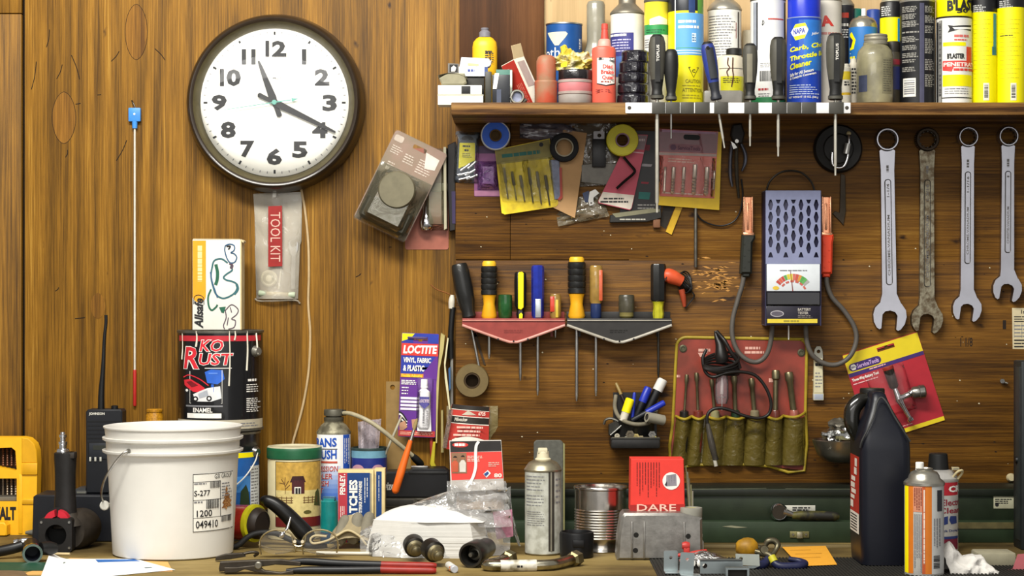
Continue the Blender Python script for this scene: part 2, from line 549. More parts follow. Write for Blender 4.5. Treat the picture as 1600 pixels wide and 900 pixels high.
# shared stock
STEEL = M('#b9b7b2', .32, 1, .25)
CHROME = M('#dcdcde', .14, 1, .15)
DULL = M('#8d8a80', .45, 1, .35)
DARKM = M('#4a4640', .42, .9, .4)
BLACK = M('#141414', .4, 0, .3)
RUBBER = M('#1c1c1c', .62, 0, .35, bump=.2)
WHITE = M('#e9e7df', .5, 0, .06)
PAPER = M('#e6e2d4', .8, 0, .08)
RED = M('#b8231c', .45, 0, .15)
YEL = M('#f2e205', .4, 0, .05)
INK = M('#1a1a1c', .6, 0, 0)
GREYINK = M('#77777a', .6, 0, 0)
# ================================================================== the setting
def struct(name, bu=800, bv=450, dist=D0):
    return T(name, None, None, bu, bv, dist, kind='structure')
WALLW = wood('plywood_vertical', ['#2d1a06', '#593c0d', '#825a18', '#a88034'], 'Z', 14, .05, 2.0, fine=1.25, blot=.3, fig=.2, lo=.1)
PALEW = wood('plywood_pale', ['#8a744e', '#b0946a', '#c2a67c'], 'Z', 12, .05, 1.2, blot=.3)
PANELW = wood('plywood_panel', ['#241406', '#4b2f0b', '#6d4814', '#8c6526'], 'X', 13, .07, 1.4, fine=1.15, blot=.4, fig=.16, lo=.12)
DARKW = wood('dark_board', ['#241408', '#4a2d16', '#6b4526'], 'Z', 14, .08, 1.0)
SHELFW = wood('shelf_board', ['#1c1007', '#4e3216', '#7d5a2e', '#8f6e40'], 'X', 30, .05, 1.0, fine=1.0)
BENCHW = wood('bench_top', ['#3a2f1a', '#5d4d2c', '#7d6a3e', '#948050'], 'X', 7, .4, .6, blot=.9, rough=.7)
SEAM = M('#140b04', .9, 0, .2)

w = struct('wall_back'); p = w.part('wall_back')
p.box(SEAM, -500, -330, 2100, 1535, -20, -12)
p.box(WALLW, 38, -330, 2100, 1535, -12, 0, .8)
w = struct('trim_1'); w.part('trim_1').box(WALLW, -500, 22, 33.5, 1535, -12, .6, .8)
w = struct('trim_2'); w.part('trim_2').box(WALLW, -500, -330, 33.5, 20.5, -12, .6, .8)
# boat shaped plywood patches let into the sheet
PATW = wood('patch_wood', ['#40240a', '#62400e', '#805617', '#986c2a'], 'Z', 15, .06, 1.6, fine=1.0, blot=.3, fig=.2)
for cu, cv, hw, hh in ((100, 184, 18, 40), (213, 50, 17, 43), (153, 478, 11, 20)):
    ov = [(cu + hw * math.cos(a) * abs(math.cos(a)) ** .15, cv - hh * math.sin(a)) for a in [2 * PI * i / 28 for i in range(28)]]
    p.flat(SEAM if cu != 153 else PATW, [(cu + (q[0] - cu) * 1.05, cv + (q[1] - cv) * 1.02) for q in ov], .15); p.flat(PATW, ov, .3)
for u, v, a, l in ((53, 118, 1.4, 22), (118, 105, 1.9, 20), (93, 112, 1.2, 12), (180, 88, .9, 10), (250, 85, 2.3, 12), (155, 148, .1, 3), (89, 452, .8, 4), (125, 497, .1, 8), (610, 386, .1, 2), (122, 162, .2, 4), (104, 240, 1.3, 6), (560, 430, .6, 5), (190, 235, 1.1, 18), (75, 60, 1.4, 14)):
    p.stroke(SEAM, [(u - l * math.cos(a), v + l * math.sin(a)), (u + 1.5, v), (u + l * math.cos(a), v - l * math.sin(a))], 1.2, .3, 4)
# tool panel of horizontal-grain plywood
w = struct('trim_3'); p = w.part('trim_3')
p.box(PANELW, 712, 407, 2080, 765, .3, 15.8, .8)
p.box(PANELW, 712, 190, 797, 405.6, .3, 15.8, .5)
p.box(PANELW, 797.7, 190, 2080, 405.8, .3, 15.8, .5)
p.box(PANELW, 982, 404, 2080, 409, .3, 15.75)
chip = M('#c08a45', .8, 0, .35, ns=400)
for i in range(70):
    u, v = 1120 + R.gauss(0, 17), 437 + R.gauss(0, 13)
    a = R.uniform(-.35, .35); l, h = R.uniform(3, 9), R.uniform(.7, 1.8)
    p.flat(chip, [(u - l, v + a * l), (u, v - h), (u + l, v - a * l), (u + R.uniform(-1, 1), v + h)], 16)
speck = M('#d8cfae', .8, 0, .2)
for i in range(46):
    u, v = R.uniform(725, 1590), R.uniform(330, 750); h = R.uniform(.5, 1.3)
    p.flat(speck, [(u - h * 1.6, v), (u, v - h), (u + h, v + h * .4), (u, v + h)], 16)
for i in range(60):
    u, v = R.uniform(725, 1590), R.uniform(320, 755); h = R.uniform(.6, 1.6)
    p.flat(SEAM, [(u - h * 1.8, v), (u, v - h * .7), (u + h * 1.8, v + h * .2), (u, v + h * .7)], 16)
# pale sheet above the shelf, dark board at its left end
w = struct('trim_4'); w.part('trim_4').box(PALEW, 850, -330, 2080, 178, .3, 6, .5)
w = struct('trim_5'); w.part('trim_5').box(DARKW, 718, -330, 850, 178, .3, 14, 1)
# floor
w = T('floor', None, None, 800, 450 + ZE * F / D0, D0, kind='structure')
fl = w.part('floor'); fl.box(M('#6e6a62', .8, 0, .3, ns=8), -1400, w.bv, 3000, w.bv + 40, 20 - 50, 2900)

# shelf
t = T('shelf', 'long dark wooden shelf board loaded with cans above the tool panel', 'shelf', 705, 450 - HS * F / DS, DS)
p = t.part('shelf')
p.box(SHELFW, 705, 160, 2000, 179.3, -181, 0, 1.2)
# bench
ZB = .90
t = T('workbench', 'worn olive brown workbench top along the bottom of the picture', 'workbench', 800, 450 + HB * F / 3.7, 3.7)
k = t.k
p = t.part('benchtop')
y0 = (D0 - 3.7) / k - .012 / k
p.box(BENCHW, -250, t.bv, 1900, t.bv + 42, -y0 + 3, 340, 1.5)
w = struct('trim_6'); w.part('trim_6').box(M('#3a3324', .8, 0, .3), -250, 796, 1900, 829, .8, 4)
leg = wood('bench_leg', ['#3c2a14', '#6a4c26', '#8a683a'], 'Z', 9, .06)
for u in (-200, 760, 1810):
    for w0 in (-250, 250):
        q = t.part('leg'); q.box(leg, u, t.bv + 42, u + 76, t.bv + .9 / k, w0, w0 + 76, 1)
# ribbed rubber mat on the right of the bench
t = B('rubber_mat', 'black ribbed rubber mat covering the right part of the bench', 'mat', 1320, 900)
p = t.part('mat'); p.name = 'rubber_mat'
mm = M('#23211c', .75, 0, .35)
p.box(mm, 1027, t.bv - 2, 1900, t.bv, -200, 330, .5)
for i in range(150):
    u = 1030 + i * 5.6
    p.box(mm, u, t.bv - 3.4, u + 2.6, t.bv - 2, -199, 329)
# ================================================================== left wall
# rod on a nail
t = W('retrieving_rod', 'thin pale rod with a blue square head and red tip hanging left of the clock', 'rod', 211, 168, WAL)
p = t.part('head', 'blue plastic head'); bl = M('#3f86cf', .4)
p.box(bl, 202, 169, 221, 190.5, 1, 9, 1.5); p.lathe(bl, 211.5, [(4, 201), (4.4, 190)], 5, 14)
p.rod(WHITE, (211.5, 179, 8.5), (211.5, 179, 9.6), [(2, 0), (1.4, 1)], 10)
p = t.part('nail'); p.tube(DARKM, [(206, 157, 0), (208, 160, 4), (212, 168, 5.5), (212, 172, 5)], 1.2, 8)
p = t.part('rod'); p.lathe(M('#d9d2c2', .35, .2), 211.5, [(1.7, 580), (1.7, 200)], 5, 10)
p = t.part('tip', 'red sleeve at the lower end'); p.lathe(M('#a8211c', .45), 211.5, [(0, 635), (2.3, 634), (2.7, 632), (2.7, 579), (2, 577.5)], 5, 12)

# wall clock
t = W('wall_clock', 'round wall clock with a dark brown rim and white dial', 'clock', 432.5, 163, WAL)
rim = M('#2b2117', .33, 0, .25, coat=.3); rin = M('#51492f', .35, .3, .2)
p = t.part('rim'); c0, c1 = (432.5, 163, 0), (432.5, 163, 46)
p.rod(rim, c0, c1, [(136, 0), (139, .05), (139, .3), (137, .5), (135, .8), (132.5, .94), (129.5, 1), (126.5, .985), (124.5, .95, rin), (115, .66), (115, .5)], 96, False)
p.rod(rim, c0, c1, [(0, .02), (136, .02)], 64, False)
dial = t.part('dial', 'white dial with bold black numerals')
dial.rod(M('#f1efe6', .6, 0, .03), (432.5, 163, 25), (432.5, 163, 29), [(117, 0), (117, 1)], 64)
def dp(u, v): return (432.5 + (u - 428.5) * .992, 163 + (v - 161.5) * .992)
NUM = {'12': (414, 65, 447, 90), '1': (471, 78, 478, 102), '2': (491, 109, 514, 135), '3': (503, 149, 526, 175), '4': (487, 192, 511, 217),
       '5': (456, 222, 480, 248), '6': (416, 233, 440, 259), '7': (375, 221, 397, 247), '8': (344, 191, 368, 217), '9': (330, 149, 354, 174),
       '10': (343, 109, 376, 136), '11': (377, 78, 399, 102)}
for s_, (a, b, c, d) in NUM.items():
    q0, q1 = dp(a, b), dp(c, d)
    if s_ == '1': dial.quad(INK, q0[0], q0[1], q1[0], q1[1], 29.5)
    elif s_ == '11':
        dial.quad(INK, q0[0], q0[1], q0[0] + 7, q1[1], 29.5); dial.quad(INK, q1[0] - 7, q0[1], q1[0], q1[1], 29.5)
    elif s_ == '10':
        dial.quad(INK, q0[0], q0[1], q0[0] + 6.5, q1[1], 29.5); dial.text(INK, '0', (q0[0] + 10, q0[1], q1[0], q1[1]), 29.5, bold=.045)
    elif s_ == '12':
        dial.quad(INK, q0[0], q0[1], q0[0] + 6, q1[1], 29.5); dial.text(INK, '2', (q0[0] + 10, q0[1], q1[0], q1[1]), 29.5, bold=.045)
    else: dial.text(INK, s_, (q0[0], q0[1], q1[0], q1[1]), 29.5, bold=.045)
dial.text(GREYINK, 'TIMEX', dp(419, 121) + dp(440, 125), 29.5, bold=.01)
for i in range(60):
    a = 2 * PI * i / 60; r0, r1, h = (104, 110, 1.6) if i % 5 == 0 else (107, 110.5, .55)
    sn, cs = math.sin(a), math.cos(a)
    pt = lambda r, o: (432.5 + r * sn + o * cs, 163 - r * cs + o * sn)
    dial.flat(INK if i % 5 == 0 else GREYINK, [pt(r0, -h), pt(r0, h), pt(r1, h), pt(r1, -h)], 29.5)
def hand(name, lab, ang, L, tail, wd, w, m=INK):
    p = t.part(name, lab); a = math.radians(ang); sn, cs = math.sin(a), math.cos(a)
    pt = lambda r, o: (432.5 + r * sn + o * cs, 163 - r * cs + o * sn)
    p.poly(m, [pt(-tail, -wd * .35), pt(-tail - 2, 0), pt(-tail, wd * .35), pt(-8, wd * .3), pt(8, wd * .5), pt(L * .75, wd * .28), pt(L - 2, wd * .14), pt(L, 0), pt(L - 2, -wd * .14), pt(L * .75, -wd * .28), pt(8, -wd * .5), pt(-8, -wd * .3)], w, w + .8)
    return p
hand('hour_hand', 'black hour hand', -21, 70, 22, 12, 31)
hand('minute_hand', 'black minute hand', 116, 106, 27, 11, 32.5)
teal = M('#5f9d90', .5)
p = t.part('second_hand', 'thin pale green second hand with a tail arrow')
a = math.radians(261.5); sn, cs = math.sin(a), math.cos(a)
pt = lambda r, o: (432.5 + r * sn + o * cs, 163 - r * cs + o * sn)
p.poly(teal, [pt(-26, -.9), pt(78, -.45), pt(78, .45), pt(-26, .9)], 34.2, 34.8)
p.poly(teal, [pt(-27, -3), pt(-38, 0), pt(-27, 3)], 34.2, 34.8)
p.rod(teal, (432.5, 163, 31), (432.5, 163, 35.4), [(4, 0), (4, .8), (3, 1)], 20)
p = t.part('glass', 'domed clear cover')
gm = clear('#ffffff', .02, .03, 0, 90, 1.38)
p.rod(gm, (432.5, 163, 0), (432.5, 163, 46), [(116.2, .72), (112, .79), (100, .85), (75, .91), (45, .955), (20, .975), (0, .98)], 64, False)

# cord below the clock
t = W('beige_cord', 'thin beige cord hanging from the clock down the plywood wall', 'cord', 478, 305, WAL)
p = t.part('cord'); p.tube(M('#b9a078', .6), [(471, 296, 3), (477, 330, 3), (482, 380, 3), (483, 430, 3), (482, 475, 3), (485, 520, 3), (483, 575, 3), (476, 622, 3), (467, 660, 3), (458, 692, 4), (455, 720, 6)], 1.9, 8)

# clear bag with the tool kit
t = W('plastic_tool_bag', 'clear plastic tool kit bag with a red strip hung under the clock', 'bag', 432, 303, WAL)
p = t.part('bag'); bagm = clear('#d0c8b6', .3, .1, .3, 50)
def bf(a, b):
    u = 396 + 76 * a + (2 if b < .5 else 0) * math.sin(b * 3) + b * 5 * (1 - a) - b * 6 * a
    v = 303 + 164 * b - 3 * a * (1 - b)
    bulge = math.sin(PI * a) ** .7 * (3 + 13 * max(0, b - .2) ** 1.2)
    return (u, v, 3 + bulge + 1.2 * noise.noise(Vector((a * 6, b * 9, 3))))
p.surf(bagm, 14, 26, bf, .5)
p.surf(bagm, 6, 10, lambda a, b: (397 + 74 * a + b * 4 * (1 - a) - b * 5 * a, 304 + 163 * b, 1.2), .4)
p.tube(bagm, [(399, 467, 3), (406, 470, 6), (432, 470, 8), (462, 469, 6), (469, 474, 3)], 1.4, 8)
lb = p.sub('strip', 'red strip with white lettering'); rd = M('#8c1915', .5)
lb.poly(rd, [(421, 323), (442.5, 322), (443, 416), (421, 417)], 15.5, 16.2)
lb.text(M('#cfa898', .6), 'TOOL KIT', (424.5, 332, 440, 409), 16.6, 'down', bold=.0)
c = t.part('clip', 'white clip at the top'); c.box(WHITE, 427, 302, 432.5, 309, 0, 9, .6); c.lathe(DULL, 430, [(1, 302), (1, 297)], 5, 8)
t = W('open_end_wrench', 'small silver wrench seen through the clear tool kit bag', 'wrench', 458, 378, WAL)
p = t.part('wrench')
p.poly(STEEL, [(454.5, 452), (462, 452), (463, 400), (466.5, 390), (467, 379), (463.5, 377), (463, 384), (457.5, 386), (454.5, 383), (455, 375), (451.5, 378), (450.5, 387), (455.5, 400)], 2.5, 5, bev=.6)
t = W('tape_reel', 'small pale round reel inside the clear tool kit bag', 'reel', 421, 435, WAL)
p = t.part('reel'); p.rod(M('#c9c2a6', .5), (421, 435, 2), (421, 435, 9), [(12.5, 0), (13, .3), (13, .8), (11, 1), (9, .9, M('#8d8868', .5)), (5, .9, M('#d7d0b4', .5)), (4, 1), (0, 1)], 32)
t = W('threaded_sleeve', 'small pale green sleeve lying across the bottom of the tool kit bag', 'tool part', 435, 461, WAL)
p = t.part('sleeve'); gr = M('#a9b49a', .4)
p.rod(gr, (405, 458, 7), (462, 461, 7), [(4, 0), (5, .03), (5, .2), (3.6, .22, M('#c9b98c', .4)), (3.6, .8), (5, .82, gr), (5, .97), (4, 1)], 16)
p.rod(M('#d9d2bc', .5), (436, 452, 6), (440, 418, 6), [(1.6, 0), (1.2, 1)], 8)

# box with marker drawings on the paint can
t = T('carton', 'tall white carton with a yellow stripe and marker scribbles on the black paint can', 'box', 341, 515, 3.974)
cw = M('#d9d7cd', .7, 0, .05); cy = M('#d9981a', .6, 0, .08)
p = t.part('carton_body'); p.box(cw, 302, 374.5, 378, 515, -30, 8, .5)
p.box(M('#cdb98a', .8), 376.5, 374.3, 378.4, 514.8, -29, 8.2)
p = t.part('top_flap', 'bent cardboard edge at the top'); p.poly(M('#c9b88e', .8), [(303, 374.2), (378, 374.2), (382, 377), (381, 380), (376, 373.5), (303, 373)], -20, 8.4)
p = t.part('print', 'yellow band, logo and scribbled marker letters')
p.quad(cy, 302.3, 376, 323, 462, 8.3)
p.flat(cy, circ(312.6, 462, 10.4, 20, 180, 360), 8.3)
p.text(M('#f6dc92', .6), 'UNDERCAR', (309, 384, 318, 456), 8.6, 'up', bold=.02)
p.text(INK, 'Allsafe', (305, 466, 319, 513), 8.7, 'up', bold=.035, shear=.25)
p.stroke(INK, [(304, 475), (305, 464), (312, 461), (319, 465), (320, 476)], 1.1, 8.6)
gk, bk, kk = M('#1d4c3c', .6), M('#2c5275', .6), M('#50404c', .6)
tg, gd = M('#2f5f66', .6), M('#1f5a44', .6)
p.stroke(gd, [(338.5, 413), (341, 425), (340.5, 437), (338, 445)], 5, 8.8, 4)
p.stroke(tg, [(357, 411), (347, 404.5), (336, 407.5), (332.5, 419), (331, 432), (334, 447), (339, 460), (349, 466), (360, 463), (369, 456), (372, 446), (366, 440.5), (355, 437.5), (350.5, 433.5), (355, 428.5), (364, 422), (361, 416)], 2.6, 8.6)
p.stroke(bk, [(330, 425), (333, 441), (338, 456), (341, 465)], 2, 8.7); p.stroke(tg, [(371, 444), (372.5, 452), (367, 460)], 4, 8.7)
p.stroke(bk, [(353, 384), (352.5, 392), (356, 404), (361, 410.5), (368, 409.5), (371, 402), (367, 396.5), (362, 395), (367, 391), (367, 384), (360, 381.5), (353, 384)], 1.9, 8.8)
p.stroke(INK, [(355, 385), (361, 385), (358, 390)], 2.2, 8.9); p.stroke(kk, [(360, 411), (364, 415), (362, 420)], 4, 8.7)
p.stroke(gd, [(331, 452), (326.5, 464), (327.5, 478), (332, 484.5), (338.5, 480), (341, 476)], 2.8, 8.6)
p.flat(gd, [(343.5, 480), (354, 479), (351, 489), (347, 488)], 8.7)
p.stroke(kk, [(353, 484), (354.5, 496), (350.5, 508), (352, 514)], 1.6, 8.6); p.stroke(kk, [(353, 485), (363, 476), (373, 483), (371, 491), (363, 498), (369, 501), (367, 511), (358, 514)], 1.5, 8.7)
p.stroke(kk, [(361, 480), (363, 488)], 1.4, 8.8); p.stroke(kk, [(358, 496), (356, 508)], 1.4, 8.8)

# two stacked paint cans
def bail(p, uc, w, r, v0, sag, m, rad=.9, tilt=1):
    p.tube(m, [(uc + r * math.cos(a), v0 + sag * math.sin(a), w + r * .55 * math.sin(a) * tilt) for a in [i * PI / 14 for i in range(15)]], rad, 6, 2)
def paint_can(t, cu, r, v0, v1, body, rimm):
    p = t.part('can_body')
    p.lathe(rimm, cu, [(r - 2, v1), (r + 1.2, v1 - .6), (r + 1.2, v1 - 4), (r, v1 - 5.5, body), (r, v0 + 4.5), (r + 1.4, v0 + 4, rimm), (r + 1.6, v0 + .6), (r, v0), (r - 4, v0), (r - 5, v0 + 3), (r - 9, v0 + 3), (r - 10, v0 + 1.5), (0, v0 + 1.5)], 0, 56)
    return p
blk = M('#0f0f11', .3, 0, .2, coat=.3)
t = T('paint_can', 'lower paint can with a blue picture label behind the white bucket', 'can', 342, 450 + HB * F / 3.974, 3.974)
vb = t.bv
p = paint_can(t, 342, 64, 672, vb, blk, DULL)
p = t.part('label', 'blue and yellow printed label'); cy_ = (342, 64.2)
p.quad(M('#1c5aa2', .45), 300, 707, 405.6, 795, .2, cy_); p.quad(M('#3f82c8', .45), 300, 745, 405.6, 770, .3, cy_)
p.quad(YEL, 300, 708, 405.8, 716, .5, cy_); p.quad(M('#d7dbdf', .5), 391, 730, 405.5, 800, .55, cy_)
p.lines(GREYINK, 392, 733, 405, 797, 13, .4, .8, cy_)
p.flat(M('#21361f', .6), [(374, 792), (376, 768), (384, 758), (388, 770), (390, 792)], .8, cy_)
p = t.part('handle', 'thin white wire handle'); p.rod(STEEL, (400, 704, 22), (407, 704, 28), [(9, 0), (9, .4), (5, 1)], 20)
p.tube(M('#dedbd2', .4, .2), [(406, 705, 28), (403, 718, 34), (392, 737, 48), (378, 751, 62), (366, 757, 68)], 1.1, 8)
t = T('paint_can', 'large black paint can with red lettering under the white carton', 'can', 344.5, 671, 3.974)
p = paint_can(t, 344.5, 66, 515.5, 671, blk, M('#77756c', .4, .8, .3))
cy_ = (344.5, 66.2)
lb = t.part('label', 'black label with red lettering and a picture')
rb = M('#b62a35', .45)
lb.quad(rb, 280, 524.5, 409, 533, .2, cy_)
lb.quad(M('#b9b09a', .6), 278.6, 656, 410.4, 670.5, .5, cy_); lb.lines(GREYINK, 376, 660, 405, 668, 2, .4, .7, cy_)
redt, wht = M('#d22a36', .5), M('#f0ece4', .5)
for m, o, bd in ((wht, 0, .05), (redt, .35, .018)):
    lb.text(m, 'KO', (312 - (o == 0), 531 - (o == 0), 349 + (o == 0), 549 + (o == 0)), .4 + o, None, bd, .2, 0, cy_)
    lb.text(m, 'R', (288 - (o == 0), 542 - (o == 0), 311 + (o == 0), 576 + (o == 0)), .5 + o, None, bd, .15, 0, cy_)
    lb.text(m, 'UST', (311 - (o == 0), 552 - (o == 0), 364 + (o == 0), 570 + (o == 0)), .5 + o, None, bd, .15, 0, cy_)
lb.quad(wht, 320, 574.5, 362, 575.6, .4, cy_)
bl_ = M('#2b5fc0', .4); bl3 = M('#5b86d8', .4)
lb.flat(bl_, [(320, 581), (330, 577), (348, 578), (351, 592), (340, 600), (324, 598)], .4, cy_); lb.quad(bl3, 326, 582, 340, 584, .7, cy_); lb.quad(bl_, 330, 600, 334, 612, .5, cy_)
lb.flat(redt, [(288, 594), (298, 592), (312, 600), (320, 606), (318, 613), (302, 612), (289, 602)], .5, cy_); lb.flat(M('#7a1a22', .5), [(292, 597), (299, 595), (310, 602), (300, 605)], .8, cy_)
lb.stroke(redt, [(287, 590), (296, 586), (312, 592), (326, 602)], 1.6, .6, 4, cy_)
lb.flat(M('#d8d8d8', .5), [(302, 616), (310, 612), (324, 606), (344, 603), (346, 622), (330, 627), (306, 627)], .6, cy_); lb.flat(M('#a8acb4', .5), [(310, 615), (324, 609), (326, 618), (312, 622)], .9, cy_)
for u, v in ((306, 623), (327, 622), (293, 610)): lb.flat(INK, circ(u, v, 4.2, 16), 1.0, cy_); lb.flat(WHITE, circ(u, v, 2, 12), 1.3, cy_)
lb.stroke(WHITE, [(297, 580), (297, 630), (347, 630), (347, 578)], .8, .4, 1, cy_)
lb.quad(GREYINK, 291, 633, 348, 635.5, .4, cy_); lb.text(wht, 'ENAMEL', (302, 637, 332, 644), .5, None, .02, 0, 0, cy_)
lb.quad(wht, 293, 645.5, 346, 653, .4, cy_)
lb.lines(wht, 385, 600, 408, 614, 4, .4, .4, cy_); lb.lines(wht, 385, 622, 408, 645, 8, .45, .4, cy_); lb.text(wht, 'ANTI-RUST', (387, 592, 405, 597), .5, None, 0, 0, 0, cy_)
crm = M('#ded8c6', .4)
for u, v, h in ((291, 560, .9), (316, 540, 1.4), (367, 600, 1.1), (392, 577, 1.3), (375, 530, 1.2)):
    dr = t.part('paint_drip', 'cream paint drip'); w_ = math.sqrt(66.2 ** 2 - (u - 344.5) ** 2)
    dr.tube(crm, [(u, 516, w_ + .6), (u + 1, (516 + v) / 2, w_ + .5), (u - .5, v, w_ + .4)], [h * .8, h, h * 1.2], 8, 4)
e = t.part('ear', 'round handle ear with paint on it')
e.rod(M('#8d8a80', .4, .7), (401, 548, 30), (409, 548, 36), [(9, 0), (9, .4), (6, 1)], 20)
e.tube(crm, [(404, 520, 30), (406, 535, 35), (407, 552, 37)], 1.3, 8)

# amber handle
t = B('amber_handle', 'amber ribbed bottle standing on the bench behind the white bucket', 'bottle', 241.5, 838, 14)
p = t.part('amber_handle')
p.lathe(M('#b8801c', .25, 0, .5, ns=300, coat=.5), 241.5, [(13.5, t.bv), (13.5, 648), (12, 646), (12, 644), (13, 643), (13, 640), (11, 638.5), (0, 638.5)], 0, 24)

# walkie-talkie in its charger
t = B('radio_charger', 'black desk charger base standing against the wall behind the bucket', 'charger', 130, 847, 44)
p = t.part('charger_base'); ck = M('#191b21', .5, 0, .2)
p.poly(ck, [(60, t.bv), (62, 772), (66, 769), (190, 770), (196, 776), (196, t.bv)], -30, 44, bev=2)
p = t.part('cradle', 'grey top edge of the cradle'); p.poly(M('#3a3b3c', .6), [(118, 770), (122, 762), (138, 760), (138, 770)], -26, 20); p.box(M('#6a6960', .6), 124, 765, 140, 769.5, -20, 24, 1)
t = T('walkie_talkie', 'black walkie talkie with a tall aerial standing in the charger', 'radio', 166, 769, B('x', None, None, 130, 847, 44).dist); THINGS.pop(-2)
p = t.part('radio_body'); bk_ = M('#16181d', .45, 0, .2)
p.poly(bk_, [(138.5, 769), (138.5, 642), (142, 638.5), (192, 638.5), (195, 642), (195, 769)], -12, 22, bev=2)
for i in range(6): p.box(M('#0c0d10', .6), 141, 656 + i * 6.5, 192, 658 + i * 6.5, 21.5, 22.6)
p.box(M('#23262c', .5), 143, 690, 191, 716, 21.5, 23, 1); p.box(M('#32342f', .3), 150, 694, 183, 701, 22.8, 23.4)
for i in range(3): p.box(M('#b9b8ae', .5), 144 + i * 8, 712, 147.5 + i * 8, 719, 22, 23.6, .3)
p = t.part('nameplate', 'maker name in pale letters'); p.text(M('#d5d2c6', .6), 'JOHNSON', (143.5, 643, 168, 648), 22.6, bold=.03)
p = t.part('aerial', 'black flexible aerial'); p.tube(BLACK, [(158, 640, 0), (158.5, 612, 0), (161, 575, 0), (163, 530, 0), (165.5, 505, 0), (165.5, 492, 0)], [5.5, 4.8, 3.4, 2.7, 2.6, 2.6], 12, 4)
p = t.part('knob'); p.lathe(BLACK, 180, [(5.5, 638.5), (5.5, 634), (4, 633), (0, 633)], 4, 16)

# ------------------------------------------------------------------ bench, left end
ye = M('#f0b41e', .42, 0, .08, bump=.05); ye2 = M('#d9a018', .45, 0, .1)
t = B('drill_bit_case', 'yellow plastic drill bit case standing open at the left end of the bench', 'case', 20, 836, 18)
p = t.part('case_frame'); vb = t.bv
outer = [(-70, vb), (-70, 682), (38, 682), (48, 684), (57, 692), (61, 703), (62, 722), (61, vb - 58), (56, vb - 56), (56, vb - 50), (60, vb - 48), (59, vb - 8), (56, vb)]
p.poly(ye, outer, -12, 16, holes=[[(-40, 746), (30, 746), (30, 782), (-40, 782)], [(-40, 700), (22, 698), (28, 703), (30, 732), (28, 734), (-4, 727), (-40, 727)]])
p.poly(ye2, [(38, 682.5), (48, 684), (57, 692), (61, 703), (62, 722), (38, 722)], 16, 17.5, bev=1)
p.box(ye2, 38, 722, 62.5, 740, 14, 19, 1.2); p.box(ye2, 38, 778, 60.5, 786, 14, 18, 1); p.box(ye, 33, 740, 39, vb - 2, 14, 17.5, .8)
p.box(M('#1f1c18', .6), 54, 742, 61, 776, -10, 14, 1)
p = t.part('logo', 'black maker lettering on the yellow case'); p.text(INK, 'DEWALT', (-28, 790, 29, 811), 16.6, bold=.05)
p = t.part('rack', 'dark inner rack'); p.box(M('#2a2018', .7), -50, 696, 32, 786, -11, -4); p.box(M('#6a665a', .6), -46, 774, 30, 782.5, -4, 9, 1)
p = t.part('latch', 'yellow bottom box'); p.poly(ye, [(-60, 812), (16, 812), (20, 817), (20, vb + 6 - 8), (17, vb - 1), (-60, vb - 1)], 16, 40, bev=1.5)
for row, v0, v1 in ((0, 700, 728), (1, 742, 774)):
    for i in range(5):
        u = -1 + i * 6.6; rr = 1.9 + .25 * i if row else 2.6
        t2 = T('drill_bit', ('short brown' if row == 0 else 'steel') + ' twist drill bit in the ' + ('upper' if row == 0 else 'lower') + ' row of the yellow case', 'drill bit', u, v1, t.dist, 'drill bits in the ' + ('upper' if row == 0 else 'lower') + ' row of the yellow case')
        q = t2.part('bit'); mt = M('#5a3a28', .4, .6, .3) if row == 0 else M('#8a7d6c', .35, .8, .3)
        pr = []; n = 16
        for j in range(n + 1):
            pr.append((rr * (1.0 if j % 2 else .68), v1 - (v1 - v0) * j / n))
        pr.append((0, v0 - 2)); q.lathe(mt, u, pr, 3, 10)

# pneumatic cutter standing on its head
t = B('air_tool', 'black pneumatic tool with a chrome air fitting standing left of the bucket', 'air tool', 108, 862, 26)
vb = t.bv; tb = M('#1d1b1a', .5, 0, .35, bump=.1); tg = M('#3b352e', .55, .2, .35, bump=.1)
p = t.part('handle'); p.lathe(tb, 102, [(19, 806), (17.5, 795), (16, 770), (16.3, 740), (17.5, 715), (17.5, 708), (14, 706), (0, 706)], 0, 24, .85)
p.box(tg, 108, 706, 119, 716, -8, 12, 1.5)
p = t.part('air_fitting', 'chrome quick connect fitting'); p.lathe(CHROME, 98, [(10, 708), (10.5, 704), (9, 701), (6, 700), (6, 695), (7, 694), (7, 690), (4.5, 689), (4.5, 684), (6, 683), (6, 679), (4, 678), (3.6, 675), (0, 675)], 0, 24)
p = t.part('motor_housing'); p.rod(tg, (108, 830, 6), (124, 828, -62), [(27, 0), (31, .15), (32, .5), (30, .8), (24, 1)], 32)
p.rod(tg, (104, 802, 0), (106, 822, 0), [(17, 0), (26, 1)], 24)
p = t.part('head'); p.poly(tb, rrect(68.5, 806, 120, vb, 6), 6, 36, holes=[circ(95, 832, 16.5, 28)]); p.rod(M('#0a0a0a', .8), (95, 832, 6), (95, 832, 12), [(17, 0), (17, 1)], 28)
for u, v in ((73, 812), (116, 812), (116, vb - 7)): p.rod(STEEL, (u, v, 35), (u, v, 37.5), [(2.4, 0), (2, 1)], 10)
p = t.part('control_ring', 'red reversing ring'); p.poly(M('#c02434', .35), circ(96.5, 812, 18, 20, 4, 84) + circ(96.5, 812, 8, 10, 84, 4), 16, 33); p.poly(M('#c02434', .35), circ(94, 812, 18, 20, 96, 176) + circ(94, 812, 8, 10, 176, 96), 16, 33)
p.poly(tb, circ(95, 812, 21, 24, 0, 180), 6, 15)

